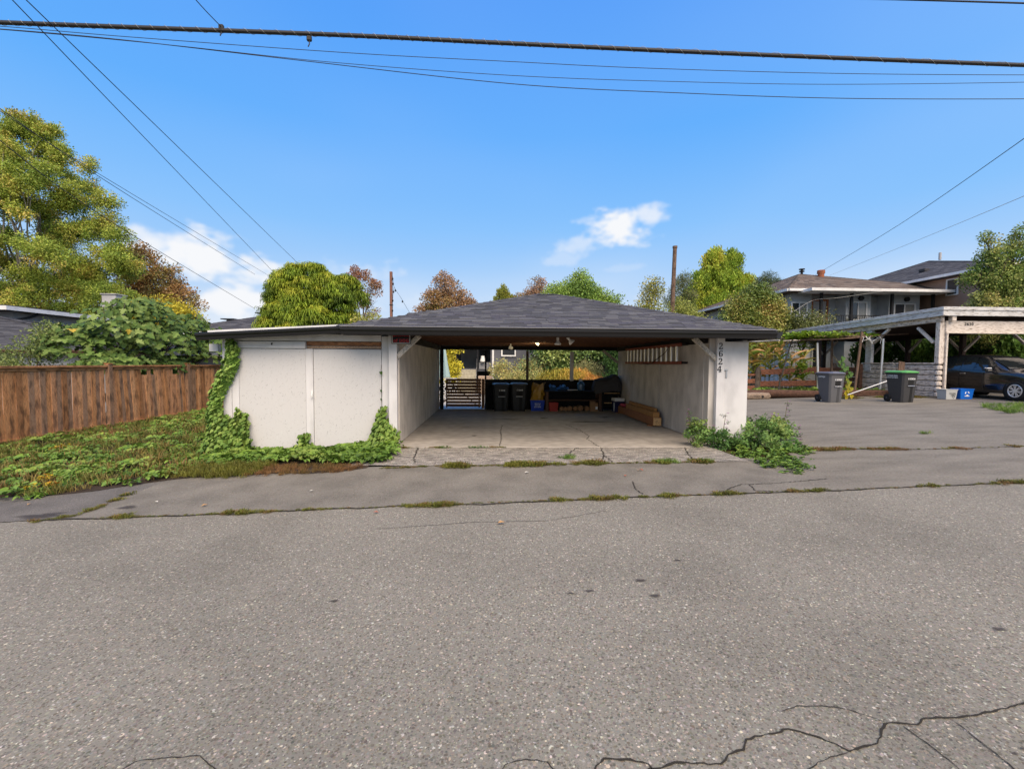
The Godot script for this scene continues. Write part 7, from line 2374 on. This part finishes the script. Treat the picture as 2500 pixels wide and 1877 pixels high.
func make_crops() -> void:
	rng.seed = 1010
	var greens := tones_of([[0.24, 0.28, 0.04], [0.34, 0.33, 0.06], [0.16, 0.24, 0.04], [0.5, 0.29, 0.09], [0.56, 0.33, 0.14], [0.44, 0.38, 0.10]])
	var spots := [[9.9, -20.9], [10.7, -20.9], [11.3, -20.7], [11.75, -21.0], [12.1, -20.7], [12.5, -20.95], [12.85, -20.7], [13.25, -20.95], [13.6, -20.75], [14.3, -21.0], [15.0, -21.1]]
	var words := ["corn plant hidden mostly behind the white pillar", "dry corn plant beside the pillar's edge", "yellowing corn plant third from the pillar", "corn plant left of the first fence post", "tall orange-leaved corn plant behind the first fence post", "corn plant right above the first fence post", "green corn plant over the top fence board", "tall tan corn plant in the middle of the row", "orange corn plant over the middle of the board fence", "corn plant near the pergola's thin poles", "last short corn plant before the second fence post"]
	for i in spots.size():
		var h := rf(2.35, 2.85) if i < 9 else rf(1.6, 1.9)
		var p := on(spots[i][0], spots[i][1])
		var t := thing("corn_plant", words[i], "corn plant", p, 0.0, "corn plants behind the board fence")
		var g := Geo.new()
		g.col = Color(0.24, 0.22, 0.07)
		g.tube([Vector3.ZERO, Vector3(rf(-0.08, 0.08), h * 0.5, 0), Vector3(rf(-0.15, 0.15), h, rf(-0.1, 0.1))], [0.022, 0.018, 0.008], 7)
		part(t, "stalk", g, M.leaf)
		for k in 30:
			g = Geo.new()
			g.col = pick(greens) * rf(0.9, 1.4)
			var a := k * 2.4 + rf(-0.5, 0.5)
			var up := rf(0.5, 1.5)
			g.blade(Vector3(0, h * (0.25 + 0.025 * k), 0), Vector3(cos(a), up, sin(a)).normalized(), rf(0.55, 0.95), rf(0.09, 0.145), Vector3(cos(a) * 0.25, -0.55 * rf(0.4, 1.2), sin(a) * 0.25), 6, rf(-1.1, 1.1))
			part(t, "leaf", g, M.leaf)
		g = Geo.new()
		g.col = Color(0.34, 0.22, 0.09)
		for k in 9:
			g.blade(Vector3(0, h - 0.05, 0), Vector3(rf(-0.5, 0.5), 1, rf(-0.5, 0.5)).normalized(), rf(0.2, 0.34), 0.02, Vector3(rf(-0.2, 0.2), -0.1, rf(-0.2, 0.2)), 3)
		part(t, "tassel", g, M.leaf)
	# grape on the pergola
	var t := thing("grape_vine", "bright lime-green grape vine sprawling over the rickety pergola", "vine", Vector3(12.6, 0.3, -19.2))
	var g := Geo.new()
	limb(g, Vector3.ZERO, Vector3(0.3, 2.4, 0.3), 0.035, 0.025)
	limb(g, Vector3(0.3, 2.4, 0.3), Vector3(3.3, 2.6, 0.6), 0.025, 0.01)
	limb(g, Vector3(0.3, 2.4, 0.3), Vector3(-0.8, 2.4, 0.4), 0.025, 0.01)
	part(t, "stem", g, M.bark)
	var where := []
	var tints := []
	var lime := tones_of([[0.20, 0.33, 0.03], [0.28, 0.42, 0.04], [0.34, 0.44, 0.06], [0.16, 0.27, 0.03]])
	for k in 330:
		var x := rf(12.7, 16.2)
		var z := rf(-19.5, -18.2)
		var hump := 0.2 * exp(-pow((x - 13.3) / 0.75, 2)) + 0.1 * exp(-pow((x - 14.6) / 0.5, 2))
		if x > 14.8 and rng.randf() < 0.6:
			continue
		where.append(Transform3D(Basis(Vector3.UP, rf(0, TAU)).scaled(Vector3.ONE * rf(0.6, 1.1)), Vector3(x, 2.70 + hump * rf(0.3, 1.2) + (x - 13.0) * 0.05, z) - t.position))
		tints.append(pick(lime))
	for k in 34:
		var y := rf(0.9, 2.7)
		where.append(Transform3D(Basis(rv(), rf(0, 1)).scaled(Vector3.ONE * rf(0.4, 0.7)), Vector3(13.15 + rf(-0.3, 0.3) * (y / 2.7), y, -18.6 + rf(-0.3, 0.3)) - t.position))
		tints.append(pick(lime) * 0.7)
	scatter(t, "foliage", C.vine, M.leaf, where, tints)
	# bean vine by the grey bin
	t = thing("bean_plant", "climbing bean with yellowing lower leaves right of the grey bin", "plant", on(13.05, -16.3))
	g = Geo.new()
	g.tube([Vector3(0.25, 0, 0), Vector3(0.2, 0.6, 0), Vector3(0.1, 1.1, 0), Vector3(-0.35, 1.65, 0)], [0.01], 6)
	part(t, "stem", g, M.stem)
	for k in 34:
		var u := k / 33.0
		g = Geo.new()
		g.col = Color(0.45, 0.36, 0.03).lerp(Color(0.08, 0.16, 0.04), clampf(u * 2.2 - 0.25 + rf(-0.15, 0.15), 0, 1))
		var c := Vector3(0.25 - 0.6 * maxf(0.0, u - 0.45) + rf(-0.15, 0.15), 0.08 + u * 1.5, rf(-0.05, 0.15))
		g.heart(c, Vector3(rf(-0.7, 0.7), -1, 0.2).normalized(), Vector3(rf(-0.3, 0.3), 0.4, 1).normalized(), rf(0.12, 0.2))
		part(t, "leaf", g, M.leaf)
	t = thing("yucca_plant", "spiky green-yellow pot plant on the balcony", "plant", Vector3(22.0, 3.72, -26.9))
	g = Geo.new()
	g.col = Color(0.25, 0.15, 0.1)
	g.tube([Vector3.ZERO, Vector3(0, 0.5, 0)], [0.05], 8)
	part(t, "stem", g, M.leaf)
	for k in 26:
		g = Geo.new()
		g.col = pick([Color(0.2, 0.26, 0.08), Color(0.3, 0.33, 0.12), Color(0.4, 0.36, 0.14)])
		g.blade(Vector3(0, 0.45, 0), Vector3(rf(-1, 1), rf(0.4, 1.2), rf(-1, 1)).normalized(), rf(0.5, 0.8), 0.06, Vector3(0, -0.3, 0), 4)
		part(t, "leaf", g, M.leaf)

# ---------- poles and wires ----------
func make_wires() -> void:
	rng.seed = 1111
	var curve := func(pts, steps):
		var out := []
		for i in pts.size() - 1:
			var a: Vector3 = pts[maxi(i - 1, 0)]
			var d: Vector3 = pts[mini(i + 2, pts.size() - 1)]
			for k in steps:
				out.append(pts[i].cubic_interpolate(pts[i + 1], a, d, float(k) / steps))
		out.append(pts[-1])
		return out
	var g := Geo.new()
	var main_: Array = curve.call([Vector3(-12.5, 6.44, -7), Vector3(-7.73, 6.43, -7), Vector3(-5.27, 6.43, -7), Vector3(-2.16, 6.43, -7), Vector3(0.27, 6.40, -7), Vector3(3.84, 6.37, -7), Vector3(9.41, 6.36, -7), Vector3(13, 6.4, -7)], 16)
	var t := thing("overhead_cable", "thick dark bundled cable with a spiral lashing across the whole sky", "cable")
	for k in 3:
		g = Geo.new()
		var path := []
		for p in main_:
			path.append(p + Vector3(0, [0.018, -0.012, -0.006][k], [0, 0.012, -0.016][k]))
		g.tube(path, [[0.011, 0.022, 0.018][k]], 8)
		part(t, "strand", g, M.cable)
	g = Geo.new()
	var wrap := []
	for i in 1500:
		var u := i / 1500.0 * (main_.size() - 1)
		var p: Vector3 = main_[int(u)].lerp(main_[int(u) + 1], u - int(u))
		var a := i * 0.42
		wrap.append(p + Vector3(0, cos(a) * 0.037, sin(a) * 0.037))
	g.tube(wrap, [0.0025], 4)
	part(t, "lashing", g, M.pale_wire)
	for c in [[-3.98, 6.47], [-2.72, 6.36]]:
		g = Geo.new()
		g.chamfer(Vector3(c[0], c[1], -7), Vector3(0.07, 0.08, 0.05), 0.012)
		g.tube([Vector3(c[0], c[1], -7), Vector3(c[0] + 0.01, c[1] - 0.09, -6.98), Vector3(c[0] - 0.01, c[1] - 0.13, -6.98)], [0.008], 5)
		part(t, "clamp", g, M.cable)
	var wire := func(label, pts, r, group, m = M.wire):
		var q := Geo.new()
		q.tube(curve.call(pts, 10), [r * 0.75], 6)
		single("overhead_wire", q, m, label, "wire", group)
	var lane := "thin wires along the alley"
	wire.call("uppermost of the three thin wires under the thick cable", [Vector3(-9.5, 7.09, -8), Vector3(-7.94, 7.05, -8.00), Vector3(-6.03, 6.96, -8.00), Vector3(-2.47, 6.83, -8.00), Vector3(0.32, 6.78, -8.00), Vector3(2.74, 6.75, -8.00), Vector3(6.44, 6.78, -8.00), Vector3(10.76, 6.90, -8.00), Vector3(13, 7, -8)], 0.0065, lane)
	wire.call("middle of the three thin wires under the thick cable", [Vector3(-9.5, 7.08, -8.05), Vector3(-7.95, 7.03, -8.05), Vector3(-5.48, 6.89, -8.05), Vector3(-2.80, 6.70, -8.05), Vector3(0.32, 6.58, -8.05), Vector3(3.15, 6.57, -8.05), Vector3(6.23, 6.62, -8.05), Vector3(10.77, 6.82, -8.05), Vector3(13, 6.95, -8.05)], 0.006, lane)
	wire.call("lowest of the three thin wires under the thick cable", [Vector3(-9.5, 7.12, -8.1), Vector3(-7.94, 7.07, -8.1), Vector3(-6.14, 6.97, -8.1), Vector3(-3.28, 6.74, -8.1), Vector3(0.32, 6.47, -8.1), Vector3(3.15, 6.41, -8.1), Vector3(6.46, 6.41, -8.1), Vector3(10.79, 6.54, -8.1), Vector3(13, 6.65, -8.1)], 0.008, lane)
	var drop := "service drops to the houses"
	wire.call("left of the two dark wires running down to the golden cypress", [Vector3(-5.5, 6.35, -3.5), Vector3(-6.12, 6.24, -6.00), Vector3(-9.85, 5.58, -21.00)], 0.009, drop)
	wire.call("right of the two dark wires running down to the golden cypress", [Vector3(-5.6, 6.35, -3.5), Vector3(-5.97, 6.24, -6.00), Vector3(-8.22, 5.67, -20.00)], 0.009, drop)
	wire.call("upper wire of the left pair crossing the birch crown", [Vector3(-6.3, 5.1, -4.5), Vector3(-6.91, 5.17, -6.50), Vector3(-8.27, 5.40, -10.40), Vector3(-10.72, 5.52, -21.00)], 0.008, drop)
	wire.call("second wire of the left pair crossing the birch crown", [Vector3(-6.3, 5.08, -4.5), Vector3(-6.91, 5.13, -6.50), Vector3(-8.22, 5.45, -10.30), Vector3(-10.12, 5.48, -21.00)], 0.007, drop)
	wire.call("lowest wire at the left running to the dark shingle roof", [Vector3(-6.4, 4.8, -4.5), Vector3(-6.93, 4.77, -6.50), Vector3(-8.33, 4.64, -10.30), Vector3(-10.78, 4.00, -21.00)], 0.009, drop)
	wire.call("dark wire sloping from the right edge to the brown tiled roof", [Vector3(8, 6.0, -4.0), Vector3(10.41, 6.27, -8.00), Vector3(15.59, 6.97, -17.00), Vector3(19.73, 7.1, -27.00)], 0.011, drop)
	wire.call("fainter grey wire below it to the brown tiled roof", [Vector3(8, 4.6, -4.0), Vector3(10.49, 5.04, -8.00), Vector3(16.71, 6.44, -18.00), Vector3(20.97, 7.16, -27.50)], 0.008, drop, M.pale_wire)
	wire.call("pale wire under the white porch eave of the blue-grey house", [Vector3(16.4, 4.5, -24.0), Vector3(19.01, 5.42, -26.1), Vector3(20.3, 5.55, -25.8), Vector3(23.0, 5.95, -25.6)], 0.012, drop, M.pale_wire)
	wire.call("dark wire clipping the top right corner of the sky", [Vector3(3.5, 6.42, -6.00), Vector3(5.41, 6.46, -6.00), Vector3(8.01, 6.49, -6.00), Vector3(10, 6.5, -6)], 0.014, "")
	wire.call("short wire dropping from above to the thick cable's clamp", [Vector3(-3.86, 6.25, -5.6), Vector3(-3.92, 6.34, -6.20), Vector3(-3.96, 6.41, -6.60), Vector3(-3.98, 6.48, -7.00)], 0.008, "")
	t = thing("wooden_pole", "bare weathered wooden pole rising behind the right roof slope", "pole", Vector3(8.86, 0.1, -22.0))
	g = Geo.new()
	g.tube([Vector3(0, 0, 0), Vector3(-0.01, 4, 0), Vector3(0.06, 7.22, 0)], [0.115, 0.105, 0.095], 12)
	part(t, "shaft", g, M.pole)
	g = Geo.new()
	g.tube([Vector3(0.06, 7.17, 0), Vector3(0.06, 7.27, 0)], [0.115], 12)
	part(t, "cap", g, M.pole)
	t = thing("light_pole", "square red-brown post with a string of lights above the left roof slope", "pole", Vector3(-3.98, 0, -18.0))
	g = Geo.new()
	g.chamfer(Vector3(0, 2.57, 0), Vector3(0.10, 5.14, 0.10), 0.008)
	part(t, "shaft", g, M.rust_pole)
	g = Geo.new()
	g.chamfer(Vector3(0, 3.85, 0), Vector3(0.13, 0.03, 0.13), 0.004)
	part(t, "band", g, M.iron)
	t = thing("string_lights", "string of small dark bulbs hanging from the red-brown post", "lights", Vector3(-3.98, 0, -18.0))
	var sp: Array = curve.call([Vector3(0.06, 5.0, 0.05), Vector3(0.09, 4.78, 0.05), Vector3(0.12, 4.55, 0.05), Vector3(0.4, 4.1, 0.02), Vector3(0.72, 3.55, 0), Vector3(1.1, 3.1, 0)], 8)
	var sq: Array = curve.call([Vector3(0.12, 4.55, 0.05), Vector3(0.08, 4.2, 0.05), Vector3(0.06, 3.8, 0.05), Vector3(0.06, 3.3, 0.05)], 8)
	for line in [sp, sq]:
		g = Geo.new()
		g.tube(line, [0.006], 5)
		part(t, "cord", g, M.iron)
		for i in range(4, line.size() - 2, 7):
			g = Geo.new()
			g.lathe([Vector2(0.0, -0.10), Vector2(0.03, -0.07), Vector2(0.028, -0.03), Vector2(0.015, 0.0), Vector2(0.0, 0.0)], 10, Transform3D(Basis.IDENTITY, line[i]))
			part(t, "bulb", g, M.iron)

# ---------- all together ----------
func _ready() -> void:
	var cam := Camera3D.new()
	cam.name = "camera"
	cam.fov = 80.94
	cam.near = 0.05
	cam.far = 1500.0
	add_child(cam)
	cam.position = Vector3(0, 1.6, 0)
	cam.rotation = Vector3(-atan(0.0475), -atan(48.0 / 1100.0), 0.006)
	cam.current = true
	var env := Environment.new()
	env.background_mode = Environment.BG_SKY
	var sky := Sky.new()
	var pano := PanoramaSkyMaterial.new()
	pano.panorama = ImageTexture.create_from_image(sky_image())
	sky.sky_material = pano
	env.sky = sky
	env.background_energy_multiplier = 1.0
	env.tonemap_mode = Environment.TONE_MAPPER_LINEAR
	env.tonemap_exposure = EXPOSURE
	env.sdfgi_enabled = true
	env.ssao_enabled = true
	env.ssil_enabled = true
	var we := WorldEnvironment.new()
	we.name = "world_environment"
	we.environment = env
	add_child(we)
	var sun := DirectionalLight3D.new()
	sun.name = "sun"
	sun.light_color = Color(1.0, 0.91, 0.79)
	sun.light_energy = 0.55
	sun.light_angular_distance = 60.0
	sun.shadow_enabled = true
	sun.rotation = Vector3(deg_to_rad(-50.0), deg_to_rad(16.0), 0)
	add_child(sun)
	make_materials()
	make_clumps()
	make_ground()
	make_carport()
	make_shed()
	make_fence()
	make_open_carport()
	make_garden_fence()
	make_houses()
	make_back_garden()
	make_stored_things()
	make_car()
	make_trees()
	make_fig()
	make_crops()
	make_weeds()
	make_wires()
